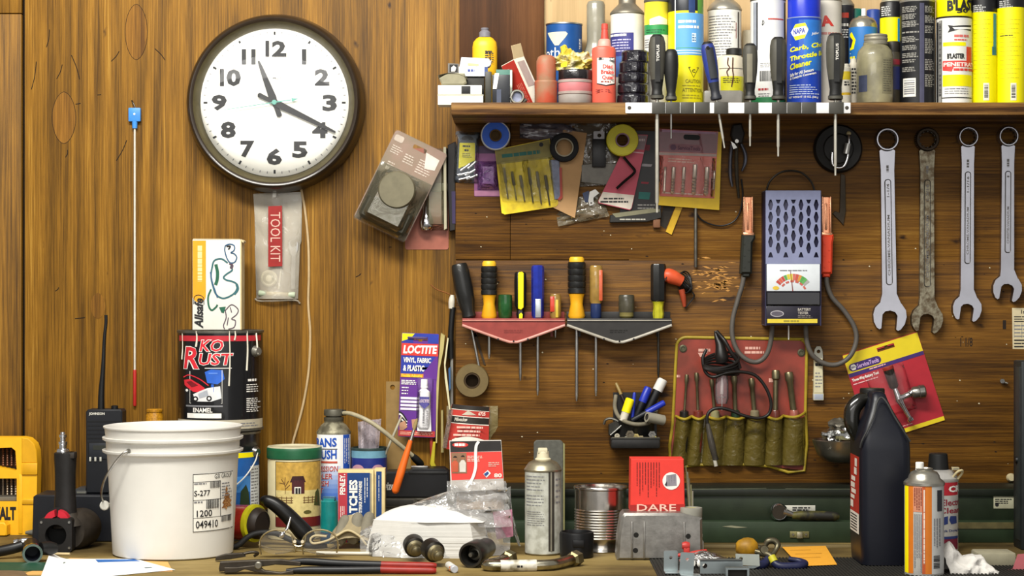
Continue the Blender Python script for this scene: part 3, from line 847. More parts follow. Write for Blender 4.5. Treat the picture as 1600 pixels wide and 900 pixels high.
# bucket
t = B('bucket', 'white plastic bucket with a wire bail and a shipping label on the bench', 'bucket', 270, 877, 93, up=.5)
vb = t.bv; pl = M('#d6d3cb', .42, 0, .09, ns=14, bump=.02)
p = t.part('pail'); cu = 270.5
p.lathe(pl, cu, [(90, vb), (93, vb - 2), (101.5, 708), (108.5, 704), (109, 701), (103, 700.5), (103.3, 688), (108.5, 685), (109, 681.5), (103.7, 681), (105.5, 668), (107.4, 666.5), (107.4, 664.5), (105.2, 664), (102, 668), (98, 705), (90, vb - 4), (0, vb - 4)], 0, 72)
def rad(v): return   93.2 + (vb - 2 - v) / (vb - 2 - 708) * 8.3
lb = t.part('shipping_label', 'white shipping label with black print')
pts = lambda u, v: (u, v)
def lq(m, u0, v0, u1, v1, w): lb.quad(m, u0, v0, u1, v1, w, (cu, rad((v0 + v1) / 2)))
def lcone(m, u0, v0, u1, v1, w, n=14):
    vs = []
    for i in range(n + 1):
        u = u0 + (u1 - u0) * i / n
        for v in (v0, v1):
            a = lb._an((cu, rad(v)), u); v_ = lb._v((cu, 93), v); r = rad(v_) + w; vs.append((cu + r * math.sin(a), v_, r * math.cos(a)))
    lb.add(vs, [(2 * i, 2 * i + 1, 2 * i + 3, 2 * i + 2) for i in range(n)], m)
lcone(M('#e9e6dc', .7, 0, .04), 301, 740, 364.5, 831, .35)
for a in ((301, 740, 364.5, 740.9), (301, 830, 364.5, 830.8), (301, 740, 302, 830), (301, 752.5, 344, 753.2), (301, 781, 364, 781.7), (301, 809, 364, 809.7), (343.5, 753, 344.3, 810)): lcone(INK, *a, .7, 8)
def lt(s_, a, b, c, d, **k): lb.text(INK, s_, (a, b, c, d), .9, cyl=(cu, rad(450 + ((b + d) / 2 - 450) * .975)), **k)
def rv(v): return rad(450 + (v - 450) * .975)
lt('GSI GROUP', 335, 742.5, 362, 749.5); lt('S-277', 303, 766.5, 328, 775.5, bold=.015); lt('1200', 307, 797.5, 331, 808, bold=.015); lt('049410', 305.5, 814, 340, 826, bold=.015)
for a in ((328, 753.5, 343, 764), (322, 781.5, 342, 796), (345, 809.5, 363, 819)): lb.bars(INK, *a, 16, 1.0, (cu, rv(a[1] + 5)))
lb.lines(GREYINK, 303, 754, 326, 758, 1, .5, .9, (cu, rv(756))); lb.lines(GREYINK, 303, 782.5, 320, 787, 1, .5, .9, (cu, rv(784))); lb.lines(GREYINK, 346, 756, 362, 780, 5, .4, .9, (cu, rv(765)))
st = lb.sub('rust_stain', 'brown rust stain'); rs = M('#7a4a1c', .8, 0, .5, ns=500, dirt='#b98d58')
tree = [(353, 762), (355, 768), (354, 772), (359, 778), (357, 781), (362, 787), (359, 790), (362, 796), (355, 796), (353, 800), (350, 797), (345, 797), (349, 791), (346, 789), (350, 782), (349, 779), (352, 772), (351, 768)]
vs = []
for u, v in tree:
    a = lb._an((cu, rad(v)), u); v_ = lb._v((cu, 93), v); r = rad(v_) + 1.3; vs.append((cu + r * math.sin(a), v_, r * math.cos(a)))
st.add(vs, [tuple(q) for q in tessellate_polygon([[Vector((x, v, 0)) for x, v, w in vs]])], rs)
h = t.part('bail', 'steel wire bail with a round end'); h.tube(STEEL, [(218, 697, 91), (216, 698, 96), (208, 703, 97), (192, 722, 88), (176, 745, 66), (165, 768, 34), (162, 781, 8), (163, 788, 0), (168, 790, -8), (174, 780, -12)], 1.7, 10)
h.rod(DULL, (218, 697, 89), (218, 697, 95), [(3, 0), (3, 1)], 12)
h.rod(M('#d8d6cc', .4), (163.5, 789.5, 0), (164.5, 789.5, 6), [(7.5, 0), (7.5, .7), (6, 1)], 20)

# things lying before the bucket
t = B('tube_clamp', 'short chrome ended black tube lying at the left on the bench', 'tube', 57, 879, 15)
p = t.part('tube'); p.rod(CHROME, (57, 862, 26), (44, 855, -20), [(12, 0), (15.5, 0), (16, .1), (14, .2, BLACK), (13, 1)], 28, False); p.rod(M('#10131c', .5), (57, 862, 26), (50, 858, 2), [(12, 0), (11, 1), (0, 1)], 24, False)
p.rod(BLACK, (66, 856, 10), (86, 857, -6), [(10, 0), (11, .6), (8, 1)], 16)
t = B('hose_end', 'black hose with a steel ring lying left of the chrome ended tube', 'hose', 10, 874, 8)
p = t.part('hose'); p.tube(BLACK, [(-60, 868, 6), (-20, 864, 6), (15, 858, 2), (34, 853, -4)], 8.5, 14)
p = t.part('ring', 'steel ring on the hose'); p.rod(CHROME, (20, 850, -6), (48, 846, -14), [(7, 0), (8, .2), (6, .3), (8, .5), (5, 1)], 16)
t = B('green_booklet', 'dark green booklet lying under the tube at the left on the bench', 'booklet', 40, 884)
p = t.part('booklet'); gn = M('#1d4a36', .5)
p.poly(gn, [(-60, t.bv - 1.6), (96, t.bv - 1.6), (96, t.bv - .4), (-60, t.bv - .4)], -30, 60); p.box(PAPER, -60, t.bv - .4, 95, t.bv, -29, 59)
def paper(name, lab, cat, m, uv, vb, lift=.4, extra=None, curl=None):
    """a sheet lying on the bench: corners given by their picture rows"""
    t = B(name, lab, cat, sum(q[0] for q in uv) / 4, vb)
    p = t.part('sheet'); k = t.k
    def onb(u, v):
        d = HB * F / (v - 450)
        x = (u - 800) * d / F
        return (x / k + 800, -(d - t.dist) / k)
    c = [onb(*q) for q in uv]
    def f(a, b):
        x = (c[0][0] * (1 - a) + c[1][0] * a) * (1 - b) + (c[3][0] * (1 - a) + c[2][0] * a) * b
        y = (c[0][1] * (1 - a) + c[1][1] * a) * (1 - b) + (c[3][1] * (1 - a) + c[2][1] * a) * b
        z = lift + (curl(a, b) if curl else 0)
        return (x, t.bv - z, y)
    n = 16
    vs = [f(i / n, j / n) for j in range(n + 1) for i in range(n + 1)]
    vs += [(x, z + .3, y) for x, z, y in vs]
    N_ = (n + 1) ** 2; fs = []
    for j in range(n):
        for i in range(n):
            q = j * (n + 1) + i
            fs.append((q, q + 1, q + n + 2, q + n + 1)); fs.append((N_ + q, N_ + q + n + 1, N_ + q + n + 2, N_ + q + 1))
    p.add(vs, fs, m)
    if extra:
        for (a0, b0, a1, b1, mm_) in extra:
            g = [(a0 + (a1 - a0) * i / 8, b) for b in (b0, b1) for i in range(9)]
            p.add([(x, z - .25, y) for x, z, y in (f(*q) for q in g)], [(i, i + 1, i + 10, i + 9) for i in range(8)], mm_)
    return t
paper('orange_paper', 'orange paper sheet lying under the white leaflet before the bucket', 'paper', M('#dda05a', .8, 0, .05), [(110, 872), (262, 878), (270, 893), (30, 899)], 893, .3)
paper('white_leaflet', 'white leaflet with a blue stripe lying before the bucket', 'paper', M('#e9e8e6', .7, 0, .03), [(78, 874), (212, 874), (274, 891), (60, 912)], 893, .9,
      [(.52, .05, .96, .22, M('#2f69b4', .6)), (.84, .68, .9, .74, M('#35525a', .6))], lambda a, b: 22 * max(0, .16 - a) ** 1.0 * (1 - b) * 3)
paper('rusty_scrap', 'brown flat scrap lying in the lower left corner of the bench', 'scrap', M('#6f5a40', .8, 0, .3), [(-40, 890), (36, 893), (46, 902), (-40, 912)], 900, 1.2)
t = B('grey_nozzle', 'grey tapered nozzle lying behind the black air tool', 'nozzle', 58, 838, 5)
p = t.part('nozzle'); p.rod(M('#77756a', .5), (40, t.bv - 5, 0), (76, t.bv - 6, 2), [(2.5, 0), (5.4, .4), (5.8, 1)], 16)
t = B('wooden_stick', 'short pale wooden stick lying in front of the black air tool', 'stick', 98, 868, 2)
p = t.part('stick'); p.rod(M('#cdb98c', .7), (84, t.bv - 2.4, 0), (110, t.bv - 2.4, 4), [(2.3, 0), (2.3, 1)], 8)
# ================================================================== middle of the bench
# red and yellow lens lying behind the bucket
t = B('red_jar', 'red jar with a yellow ring lying on its side right of the bucket', 'jar', 385, 857, 26, up=8)
p = t.part('jar_body'); rj = M('#a3261b', .25, 0, .3, coat=.5); p.rod(rj, (345, t.bv - 29, -20), (396, t.bv - 29, 6), [(22, 0), (27, .1), (28, .8), (27, 1)], 32)
p = t.part('ring', 'yellow ring'); p.rod(M('#c9c21e', .45), (394, t.bv - 29, 4), (402, t.bv - 29, 9), [(27, 0), (29.5, .1), (29.5, .9), (25, 1)], 32)
p = t.part('base_cap', 'dark end'); p.rod(M('#2a211b', .5), (401, t.bv - 29, 8), (412, t.bv - 28, 14), [(25, 0), (24, .6), (20, 1)], 28)
# black cable on the bench
t = B('black_cable', 'black cable curving over the bench between the bucket and the barn tin', 'cable', 400, 858, 4)
p = t.part('cable'); v = t.bv - 5
p.tube(RUBBER, [(352, v + 2, 10), (372, v - 1, 10), (388, v - 14, 6), (405, v - 20, 2), (430, v - 19, -2), (455, v - 8, -4), (480, v, -6), (510, v + 1, 4)], 4.6, 10)
# black pistol grip handle
t = B('plastic_lever', 'black curved plastic grip with a chrome lever leaning before the barn tin', 'handle', 470, 856, 14)
p = t.part('grip'); v = t.bv
p.tube(M('#121212', .35, 0, .25), [(408, 781, 8), (416, 781, 8), (430, 787, 8), (446, 800, 8), (462, 817, 6), (476, 833, 4), (486, v - 10, 2)], [3, 8.5, 11, 12, 13, 14, 11], 18)
p = t.part('lever', 'small chrome lever'); p.rod(CHROME, (452, 822, 20), (440, 837, 26), [(2.2, 0), (2.2, .5), (4.8, .6), (5.2, .8), (3, 1)], 14); p.rod(CHROME, (456, 806, 18), (451, 824, 21), [(2, 0), (3, 1)], 12)

# barn tin
t = B('picture_tin', 'cream tin with a green lid band and a barn picture', 'tin', 459.5, 845, 42)
vb = t.bv; crm2 = M('#cfc39a', .5, 0, .1); gnb = M('#1f5a3a', .4)
p = t.part('tin_body'); p.lathe(crm2, 460, [(40, vb), (41.5, vb - 1), (41.5, 716), (40, 714)], 0, 56)
p = t.part('lid', 'cream lid with a green band'); p.lathe(gnb, 460, [(41, 716), (43, 714.5), (43.2, 703), (42.4, 698, M('#bdb596', .5, 0, .2)), (41, 696.5), (38, 696.5), (37, 699), (0, 699)], 0, 56)
lb = t.part('picture', 'printed picture of a dark red barn in a yellow field'); cy_ = (460, 41.6)
lb.quad(INK, 430.5, 721, 500.8, 823, .2, cy_)
lb.quad(M('#caa24a', .6, 0, .35, ns=120), 431.5, 722, 500.9, 822, .4, cy_); lb.quad(M('#d8c584', .6, 0, .2, ns=150), 431.5, 766, 500.9, 808, .5, cy_)
lb.quad(M('#6f1f1c', .6), 431.5, 808, 500.9, 823, .6, cy_)
db = M('#4a1f22', .6); lb.quad(db, 456, 750, 475.5, 771, .7, cy_); lb.flat(M('#35171a', .6), [(453, 753), (457, 743.5), (474, 743.5), (477.5, 753)], .7, cy_)
lb.quad(PAPER, 460, 760.5, 470, 771, .8, cy_); lb.quad(INK, 461.5, 762, 465, 771, .95, cy_); lb.quad(INK, 466, 762, 469, 771, .95, cy_)
br = M('#6a4a26', .7)
for pts_ in ([(446, 771), (445.5, 758), (440, 748)], [(445.8, 760), (451, 751)], [(445.5, 756), (437, 754)], [(446, 764), (453, 757)], [(445, 757), (446, 745)]): lb.stroke(br, pts_, .9, 1.0, 3, cy_)
for u0, u1 in ((431.5, 458), (473.5, 496)):
    for v_ in (777, 781, 784.5): lb.quad(br, u0, v_, u1, v_ + 1, .8, cy_)
    for j in range(4): lb.quad(br, u0 + 1 + j * (u1 - u0 - 2) / 3.3, 775.5, u0 + 2.2 + j * (u1 - u0 - 2) / 3.3, 786, .9, cy_)
lb.flat(M('#4a4f24', .7), [(490, 790), (492, 770), (496, 764), (498, 772), (499, 792)], .9, cy_); lb.flat(M('#5b5426', .7), circ(480, 800, 6, 10, rv=3), .9, cy_)

# trans flush can
t = B('aerosol_can', 'white and blue flush kit can with a beige hose at its dusty metal neck', 'can', 521.5, 838, 27)
vb = t.bv; cy_ = (521.5, 26.3)
p = t.part('can_body'); dusty = M('#8f8a74', .5, .5, .35, dirt='#5c5747')
p.lathe(M('#d8dade', .35), 521.5, [(25, vb), (26.2, vb - 1.5), (26.2, 678, dusty), (27, 677), (27, 674.5), (24.5, 671), (20, 664), (16, 661), (15, 660), (15, 652)], 0, 48)
c = t.part('cap', 'ribbed grey metal cap'); c.lathe(M('#5d5a4e', .5, .4, .35), 521.5, [(14.5, 659), (15.5, 657), (15.5, 652), (12.5, 651.5), (12.5, 649.5), (15.5, 649), (15.5, 641), (14.5, 639.5), (0, 639.5)], 0, 28)
h = t.part('hose', 'beige hose with a black end'); hz = M('#a59c80', .45, 0, .2)
h.tube(hz, [(535, 645, 4), (548, 645, 16), (566, 650, 30), (584, 659, 34), (602, 672, 34), (620, 688, 28), (638, 704, 18), (650, 716, 10)], 3.4, 10)
h.rod(BLACK, (533, 645, 4), (541, 644.5, 5), [(4.6, 0), (4.6, 1)], 12); h.rod(BLACK, (645, 711, 13), (660, 727, 4), [(4.5, 0), (6, .3), (6, .8), (4, 1)], 14)
lb = t.part('label', 'white and blue label with blue lettering')
lb.quad(M('#e6e6e6', .4, 0, .03), 495.4, 678.5, 547.6, vb - 2, .2, cy_)
bl1, bl2 = M('#1f4fae', .4), M('#2f6cc4', .4)
for i in range(9):
    q = i / 8; col = '#%02x%02x%02x' % (int(200 - 165 * q), int(205 - 120 * q), int(222 - 40 * q))
    lb.quad(M(col, .4, 0, .02), 495.5, 728 + i * 7, 532 + q * 8, 735.5 + i * 7 if i < 8 else vb - 2, .4, cy_)
lb.quad(bl1, 536, 679.5, 545.5, 733, .5, cy_); lb.lines(WHITE, 537, 685, 545, 730, 3, .3, .8, cy_, True)
lb.text(bl1, 'TRANS', (494.6, 685.5, 526, 699.5), .9, None, .035, 0, .06, cy_); lb.text(bl1, 'FLUSH', (496.2, 704, 526, 718.5), .9, None, .035, 0, .06, cy_)
lb.quad(INK, 497, 700.8, 527, 702, .8, cy_); lb.quad(M('#c0503c', .5), 497, 720.5, 527, 723.5, .8, cy_)
pk = M('#b2404a', .5)
for m, o, bd in ((WHITE, .9, .06), (pk, 1.2, .02)):
    for s_, u0, u1, v0 in (('TRANSMISSION', 486, 528, 730), ('COOLER', 494.5, 519.5, 741), ('FLUSH', 495.6, 514, 752), ('KIT', 496.5, 506, 763)):
        lb.text(m, s_, (u0, v0, u1, v0 + 8.5), o, None, bd, .1, .06, cy_)
# teal cap
t = B('teal_vial', 'small teal plastic cylinder standing before the flush kit can', 'vial', 514, 850, 14)
p = t.part('teal_vial'); te = M('#137b78', .25, 0, .25, coat=.4); vb = t.bv
p.lathe(M('#14405f', .3), 514, [(12, vb), (14, vb - 3), (14, vb - 18, te), (13.6, 800), (13.6, 783), (12, 781), (0, 781)], 0, 28)
p.box(te, 504, 776, 525, 783, -7, 9, 2)

# pale striped tin behind, with a plastic pouch and straw
t = B('blue_tin', 'open blue tin with a light blue rim band behind the match boxes', 'tin', 577, 838, 28)
vb = t.bv; p = t.part('blue_tin')
p.lathe(M('#24307a', .4), 577, [(27, vb), (28, vb - 1), (28, 728), (28, 714, M('#6f9fb4', .4)), (28, 703, M('#2b3b38', .4)), (28.6, 700), (28, 698.5), (26.5, 698.5), (26, 702), (26, 760), (0, 760)], 0, 40)
for u in (560, 590): p.flat(M('#b98a9a', .5), circ(u, 734, 9, 14, 0, 180, rv=8), .6, (577, 28))
p.flat(M('#9fb8c4', .5), circ(576, 741, 7, 14, 0, 180), .6, (577, 28))
t = T('plastic_pouch', 'small clear plastic pouch sticking up out of the blue tin', 'pouch', 578, 757, t.dist)
p = t.part('pouch'); p.surf(clear('#cfc4cc', .45, .15, .6), 8, 8, lambda a, b: (559 + 37 * a + 3 * b * (1 - a) - 8 * b * a, 659 + 94 * b - 5 * a, 2 + 5 * math.sin(a * 9)), .6)
p.surf(clear('#cfc4cc', .45, .15, .6), 5, 8, lambda a, b: (564 + 22 * a + 3 * b * (1 - a), 664 + 90 * b, -4 + 3 * math.sin(a * 7)), .6)
t = T('straw', 'thin pale straw leaning out of the blue tin', 'straw', 586, 757, t.dist)
p = t.part('straw'); p.rod(M('#b4ae98', .4), (582, 756, 8), (628, 650, 8), [(1.9, 0), (1.9, 1)], 10)

# match boxes
cream = M('#d9c48e', .7); nav = M('#123a74', .5, 0, .12); pred = M('#b23440', .5, 0, .12)
def matches(name, label, cu, u0, u1, v0, vf, full):
    t = B(name, label, 'box', cu, vf, 6)
    vb = t.bv; p = t.part('box_body'); p.box(cream, u0, v0, u1, vb, -10, 18, .8)
    lb = t.part('label', 'navy label with white lettering')
    if full:
        lb.quad(pred, u0 + .5, v0 + 4, u0 + 14.5, vb - 2, 18.3); lb.quad(nav, u0 + 14.5, v0 + 4, u1 - 5.5, vb - 2, 18.3)
        lb.quad(M('#2a4a60', .5), u1 - 4.6, v0 + 5, u1 - 3.6, vb - 2, 18.3)
        lb.text(WHITE, 'PENLEY.', (u0 + 3, v0 + 6, u0 + 11.5, v0 + 38), 18.7, 'up', .03); lb.lines(WHITE, u0 + 3, v0 + 56, u0 + 11, vb - 4, 3, .3, 18.7, None, True)
        lb.text(WHITE, 'MATCHES', (u0 + 17.5, v0 + 15, u0 + 30.5, v0 + 90), 18.7, 'up', .045); lb.text(WHITE, 'STRIKE ANYWHERE', (u0 + 32.5, v0 + 17, u0 + 37.5, v0 + 66), 18.7, 'up', .03)
        lb.lines(WHITE, u0 + 40, v0 + 12, u1 - 8, v0 + 52, 2, .28, 18.7, None, True)
    else:
        lb.quad(nav, u0 + 3, v0 + 4, u1 - 5, vb - 2, 18.3); lb.lines(WHITE, u0 + 6, v0 + 10, u1 - 8, v0 + 52, 1, .3, 18.7, None, True)
    return t
matches('match_box', 'red and navy match box with its spine and lettering in full, behind the gloves', 556, 529.5, 585, 733, 848, True)
t = matches('match_box', 'second navy match box, mostly hidden right behind the lettered one', 594, 586, 602.5, 731, 847, False)
t = B('yellow_block', 'small yellow block lying right of the match boxes', 'block', 605, 838, 8)
t.part('block').box(M('#dcc718', .5), 599, 791, 613, t.bv, -5, 8, 1.5)

# black charger case and grey slabs along the wall
t = B('battery_charger', 'flat black battery charger standing on dark grey slabs behind the tissue pack', 'charger', 655, 843, 26, up=64)
vb = t.bv; p = t.part('charger_body'); ck = M('#121214', .4, 0, .25)
p.poly(ck, [(600, vb), (600, 741), (606, 735), (640, 734), (646, 730), (694, 730), (702, 736), (704, vb)], -20, 26, bev=2.5)
p.box(M('#2a2a2a', .4), 640, 734, 700, 738, 26, 28, .6)
p = t.part('logo', 'grey lettering on the case'); p.text(M('#b9b7b0', .5), 'Energizer', (574, 752, 620, 767), 26.6, bold=.03, shear=.15)
THINGS[-1].parts.pop(); p = t.parts[0]; p.text(M('#b9b7b0', .5), 'gizer', (601, 751, 622, 767), 26.6, bold=.03, shear=.15)
p = t.part('clip', 'silver clip on top'); p.box(STEEL, 643, 727, 669, 730, 4, 12, .5)
t = B('grey_slab', 'dark grey flat case lying under the black battery charger', 'case', 655, 843, 30)
sl = M('#4a463c', .6, 0, .25); vs = 450 + HB * F / t.dist
t.part('case').poly(sl, [(596, vs), (596, 769), (700, 768), (712, 774), (712, vs)], -24, 28, bev=2)
t.parts[0].box(M('#2a2824', .6), 600, 776, 650, 790, 28, 31, 2); t.parts[0].box(M('#6f6c60', .5), 652, 776, 706, 778, 28, 30, .5)

# tan card with a hole
t = W('hang_card', 'tan cardboard tag with a punched hole hanging behind the purple glue pack', 'card', 622, 597, WAL)
p = t.part('hang_card'); p.poly(M('#8d7143', .8, 0, .15), [(603.5, 596), (636, 596), (642, 640), (642, 742), (603, 742)], .5, 3, holes=[circ(613.5, 605, 4, 12)])
# edges of cards and packs hanging at the corner
t = W('hang_pack', 'thin packs seen edge on between the purple glue pack and the panel', 'pack', 697, 520, WAL, group=None)
p = t.part('hang_pack'); ed = M('#b3a569', .6, 0, .15)
p.poly(ed, [(690, 520), (696, 524), (694, 545), (688, 575), (685, 640), (684, 690), (682, 690), (683, 600)], 2, 30); p.poly(M('#cfc7a0', .6), [(700, 527), (702, 528), (697, 570), (701, 600), (705, 640), (703, 640), (696, 590), (695, 565)], 6, 34)
p.poly(M('#8a8f8a', .4), [(704.5, 528), (707, 528), (707, 640), (704.5, 640)], 4, 20); p.poly(M('#2d5784', .5), [(701.5, 575), (704.5, 572), (705, 605), (703, 610)], 6, 30)
p.poly(M('#9a8d5a', .6), [(690, 640), (693, 640), (694, 705), (690, 705)], 6, 26)

# purple glue blister
t = W('glue_pack', 'purple and blue glue blister card with a white tube hanging on the plywood', 'pack', 662, 525, WAL - .03, tilt=2.2)
p = t.part('card')
pu = M('#5d2a86', .45, 0, .06); bl = M('#26389c', .45)
U0, U1 = 628, 686
p.poly(pu, rrect(U0, 521, U1, 683, 2), 0, 2, holes=[[(647, 527), (668, 527), (668, 531), (660, 531), (660, 534), (654, 534), (654, 531), (647, 531)]])
p.quad(bl, U0 + .6, 536, U1 - .6, 577, 2.3); p.flat(bl, [(U0 + .6, 577), (U1 - .6, 577), (U1 - .6, 572), (666, 592), (U0 + .6, 590)], 2.3)
p.flat(pu, [(668, 577), (U1 - .4, 552), (U1 - .4, 592), (655, 592)], 2.5)
p.quad(bl, U0 + .6, 521.6, 646, 535.5, 2.3); p.quad(bl, 669, 521.6, U1 - .6, 535.5, 2.3); p.quad(bl, 646, 521.6, 669, 526.5, 2.3)
p.flat(YEL, [(U0 + .6, 521.8), (648, 521.8), (642, 529), (U0 + .6, 534)], 2.6)
p.quad(M('#d8392e', .45), U0 + .4, 537, U1 - .4, 556, 2.7); p.text(WHITE, 'LOCTITE', (631, 540, 684, 553.5), 3.1, bold=.045, shear=.12, slope=.02)
p.text(WHITE, 'VINYL, FABRIC', (632, 559, 675, 568.5), 3.0, bold=.035, shear=.05); p.text(WHITE, '& PLASTIC', (632, 571, 665, 580.5), 3.0, bold=.035, shear=.05)
p.quad(M('#d98a2a', .5), U0 + .6, 584.5, 664, 590, 2.9); p.text(M('#f7dc40', .5), 'Flexible Adhesive', (630, 585, 662, 589.6), 3.2, bold=.03)
p.lines(WHITE, 630, 594, 654, 602, 3, .5, 2.9); p.lines(WHITE, 631, 604, 643, 618, 3, .35, 2.9)
for i in range(4): p.quad(M('#e2dcea', .5), 630, 621 + i * 5.6, 655, 624.6 + i * 5.6, 2.9)
p.quad(M('#c23b36', .45), U0 + .6, 673, U1 - .6, 682, 2.6); p.lines(M('#f0b9a0', .5), 631, 675, 682, 680, 2, .5, 2.9)
skn, blk2 = M('#b98a6c', .6), INK
for i in range(5): p.stroke(WHITE if i % 2 else blk2, [(628 + i * .6, 644 + i * 3.4), (634, 648 + i * 3), (641, 658 + i * 2.2)], 2.4, 2.8, 4)
p.flat(skn, [(629, 662), (638, 658), (642, 668), (636, 673), (630, 673)], 2.9); p.flat(skn, [(648, 656), (655, 655), (657, 668), (650, 669)], 2.9)
tb_ = t.part('tube', 'white glue tube under the blister'); wt = M('#e9e8ea', .35, 0, .04)
tb_.lathe(wt, 666, [(0, 592), (5, 592), (5.3, 594), (5.6, 605), (5, 606), (4, 607), (7.5, 609.5), (8.8, 611)], 9, 20, .7)
def gt(a, b):
    v = 611 + 62 * b; hw = 8.8 + 2.2 * b; ff = (1 - b) * .65 + .02
    an = PI * a
    return (667 - hw * math.cos(an) + b * 2.0, v, 9 + hw * ff * math.sin(an))
tb_.surf(wt, 12, 12, gt, .8); tb_.surf(wt, 8, 8, lambda a, b: (667 - (8.8 + 2.2 * b) + 2 * (8.8 + 2.2 * b) * a + 2 * b, 611 + 62 * b, 8.6), .8)
tb_.flat(M('#37308e', .45), [(660, 619), (675, 619), (675.5, 631), (668, 638), (660, 631)], 16); tb_.text(M('#e8d0d8', .5), 'LOCTITE', (660.5, 623, 675, 628), 16.4, bold=.03)
tb_.text(GREYINK, 'VINYL FABRIC', (665.5, 638, 669, 668), 14.6, 'down', .02); tb_.text(GREYINK, '& PLASTIC', (671, 640, 674.5, 664), 14.2, 'down', .02)
c = t.part('blister', 'clear blister cover'); c.surf(clear('#f0e8f0', .03, .06, 0, 90, 1.1), 8, 10, lambda a, b: (655 + 25 * a, 590 + 86 * b, 2.2 + 15 * min(1, 5 * min(a, 1 - a)) * min(1, 7 * min(b, 1 - b))), .4)
c = t.part('hook', 'dark peg at the top'); c.box(M('#4b3a68', .4), 637, 526.5, 668, 530, 2, 5, .8)

# orange handled pick and yellow brush
t = B('brush', 'orange handled brush leaning on the wall below the purple glue pack', 'brush', 618, 849, 6)
p = t.part('handle'); p.rod(M('#e0661e', .4, 0, .08), (616, 772, -4), (641, 689, -14), [(0, 0), (3.5, .015), (6, .06), (6.4, .4), (5, .75), (3.4, 1)], 18)
p = t.part('ferrule', 'silver ferrule'); p.rod(STEEL, (641, 690, -14), (646, 672, -16), [(3, 0), (2.2, 1)], 12)
p = t.part('bristles'); p.rod(M('#8f7c50', .8), (646, 673, -16), (651, 655, -18), [(2.4, 0), (3, .6), (1, 1)], 12)
t.parts.insert(0, Part(t, 'holder', 'grey slab top')) ; t.parts.pop(0)
t = W('paint_scraper', 'slim brush with a red stem and yellow tip hanging beside the orange handle', 'brush', 676, 690, WAL - .02)
p = t.part('stem'); p.rod(M('#8e2d24', .5), (674, 684, 2), (675, 716, 4), [(3, 0), (2.4, 1)], 12)
p = t.part('tip', 'yellow and black brush tip'); p.poly(M('#b8a824', .5), [(677, 690), (681, 690), (679, 722), (686, 737), (683, 743), (676, 734), (672, 724)], 2, 8, bev=.8); p.poly(BLACK, [(672, 724), (676, 733), (684, 743), (683, 746), (673, 734)], 2, 7)

# red card packs at the panel corner
rk = M('#b5352c', .5, 0, .12)
t = W('brown_bag', 'brown plastic bag hanging behind the red saw blade pack on the panel', 'bag', 740, 634, PAN)
p = t.part('bag'); p.surf(clear('#8a7a50', .75, .2, .6, 40), 10, 10, lambda a, b: (698 + 80 * a, 634 + 62 * b, 3 + 3 * math.sin(a * 8 + b * 4)), .7)
t = W('blade_pack', 'curved red and black card pack hanging on the panel above the tissue pack', 'pack', 738, 633, PAN - .012, tilt=1.5)
p = t.part('card')
def bc(u0, u1, v0, v1, w): return lambda a, b: (u0 + (u1 - u0) * a - 8 * (v0 + (v1 - v0) * b - 633) / 75 * (1 - a), v0 + (v1 - v0) * b + 3 * a, w + 9 * math.sin(PI * a) + (v0 + (v1 - v0) * b - 633) * .12)
p.surf(rk, 16, 10, bc(706, 765, 632, 702, 0), .8)
bk = M('#26211c', .5)
for v0, v1, m in ((632, 639, bk), (650, 660, bk), (649, 650, PAPER), (660, 661.2, PAPER), (638.8, 639.8, PAPER)):
    p.surf(m, 16, 3, bc(706.3, 764.7, v0, v1, .5), .3)
p.text(M('#d8d0c0', .5), 'Milwaukee', (711, 652, 731, 658), 12, bold=.03, shear=.2); p.text(M('#f0d8c8', .5), '6725', (748, 643, 759, 648.5), 10.5, bold=.03)
p.flat(M('#c9c0ac', .5), [(722, 648), (732, 641), (745, 648)], 11)
for i, (a, b) in enumerate(((715, 757), (716, 752), (710, 759), (712, 757))): p.text(M('#e9c0b0', .5), ('BULK SANDER PLUS', 'CONNECTION BELT', 'PAPER, ADHESIVE BACKED', 'FOR SANDING BLOCK')[i], (a, 665 + i * 6, b, 669 + i * 6), 15.5)
p.surf(PAPER, 12, 4, lambda a, b: (708 + 50 * a, 686 + 12 * b - 5 * math.sin(PI * a) * (1 - b), 16 + 5 * math.sin(PI * a)), .5)
c = t.part('cover', 'clear edge of the pack'); c.surf(clear('#cbb2a4', .2, .1, .5), 5, 8, lambda a, b: (702 + 7 * a - 9 * b, 640 + 60 * b, 10 + 8 * a), .4)

# tissue stack in its clear bag
t = B('tissue_pack', 'stack of white paper tissues in a clear plastic bag with a red header card', 'tissues', 690, 873, 40)
vb = t.bv
st = t.part('sheets', 'white stacked sheets'); wp = M('#d2d0ca', .75, 0, .05, bump=.1, bs=40)
top = [(570, -1), (640, 34), (745, 38), (770, 6), (740, -52), (655, -56), (600, -38)]
def slab(p, m, base, v0, v1, dv=0):
    n = len(base)
    vs = [(u, v0, w) for u, w in base] + [(u, v1 + (dv(u) if dv else 0), w) for u, w in base]
    fs = [tuple(range(n - 1, -1, -1)), tuple(range(n, 2 * n))] + [(i, (i + 1) % n, n + (i + 1) % n, n + i) for i in range(n)]
    p.add(vs, fs, m)
for i in range(22):
    j = R.uniform(-.6, .6); v0 = vb - i * (vb - 812) / 22; v1 = vb - (i + .99) * (vb - 812) / 22
    sc_ = 1 - .0065 * i
    slab(st, wp, [(670 + (u - 670) * sc_ + j, w * sc_ + j) for u, w in top], v0, v1)
st.surf(wp, 14, 10, lambda a, b: (582 + 172 * a + 6 * math.sin(PI * b), 813 - 24 * math.sin(PI * a ** .8) ** .8 * math.sin(PI * b) ** .6 + 1.5 * noise.noise(Vector((a * 4, b * 4, 1))), (-4 + 38 * min(1, a * 2.2)) * (1 - b) - b * (30 + 18 * min(1, a * 2))), 1.5)
hd = t.part('header_card', 'red and black header card'); hr = M('#d8443c', .45, 0, .06)
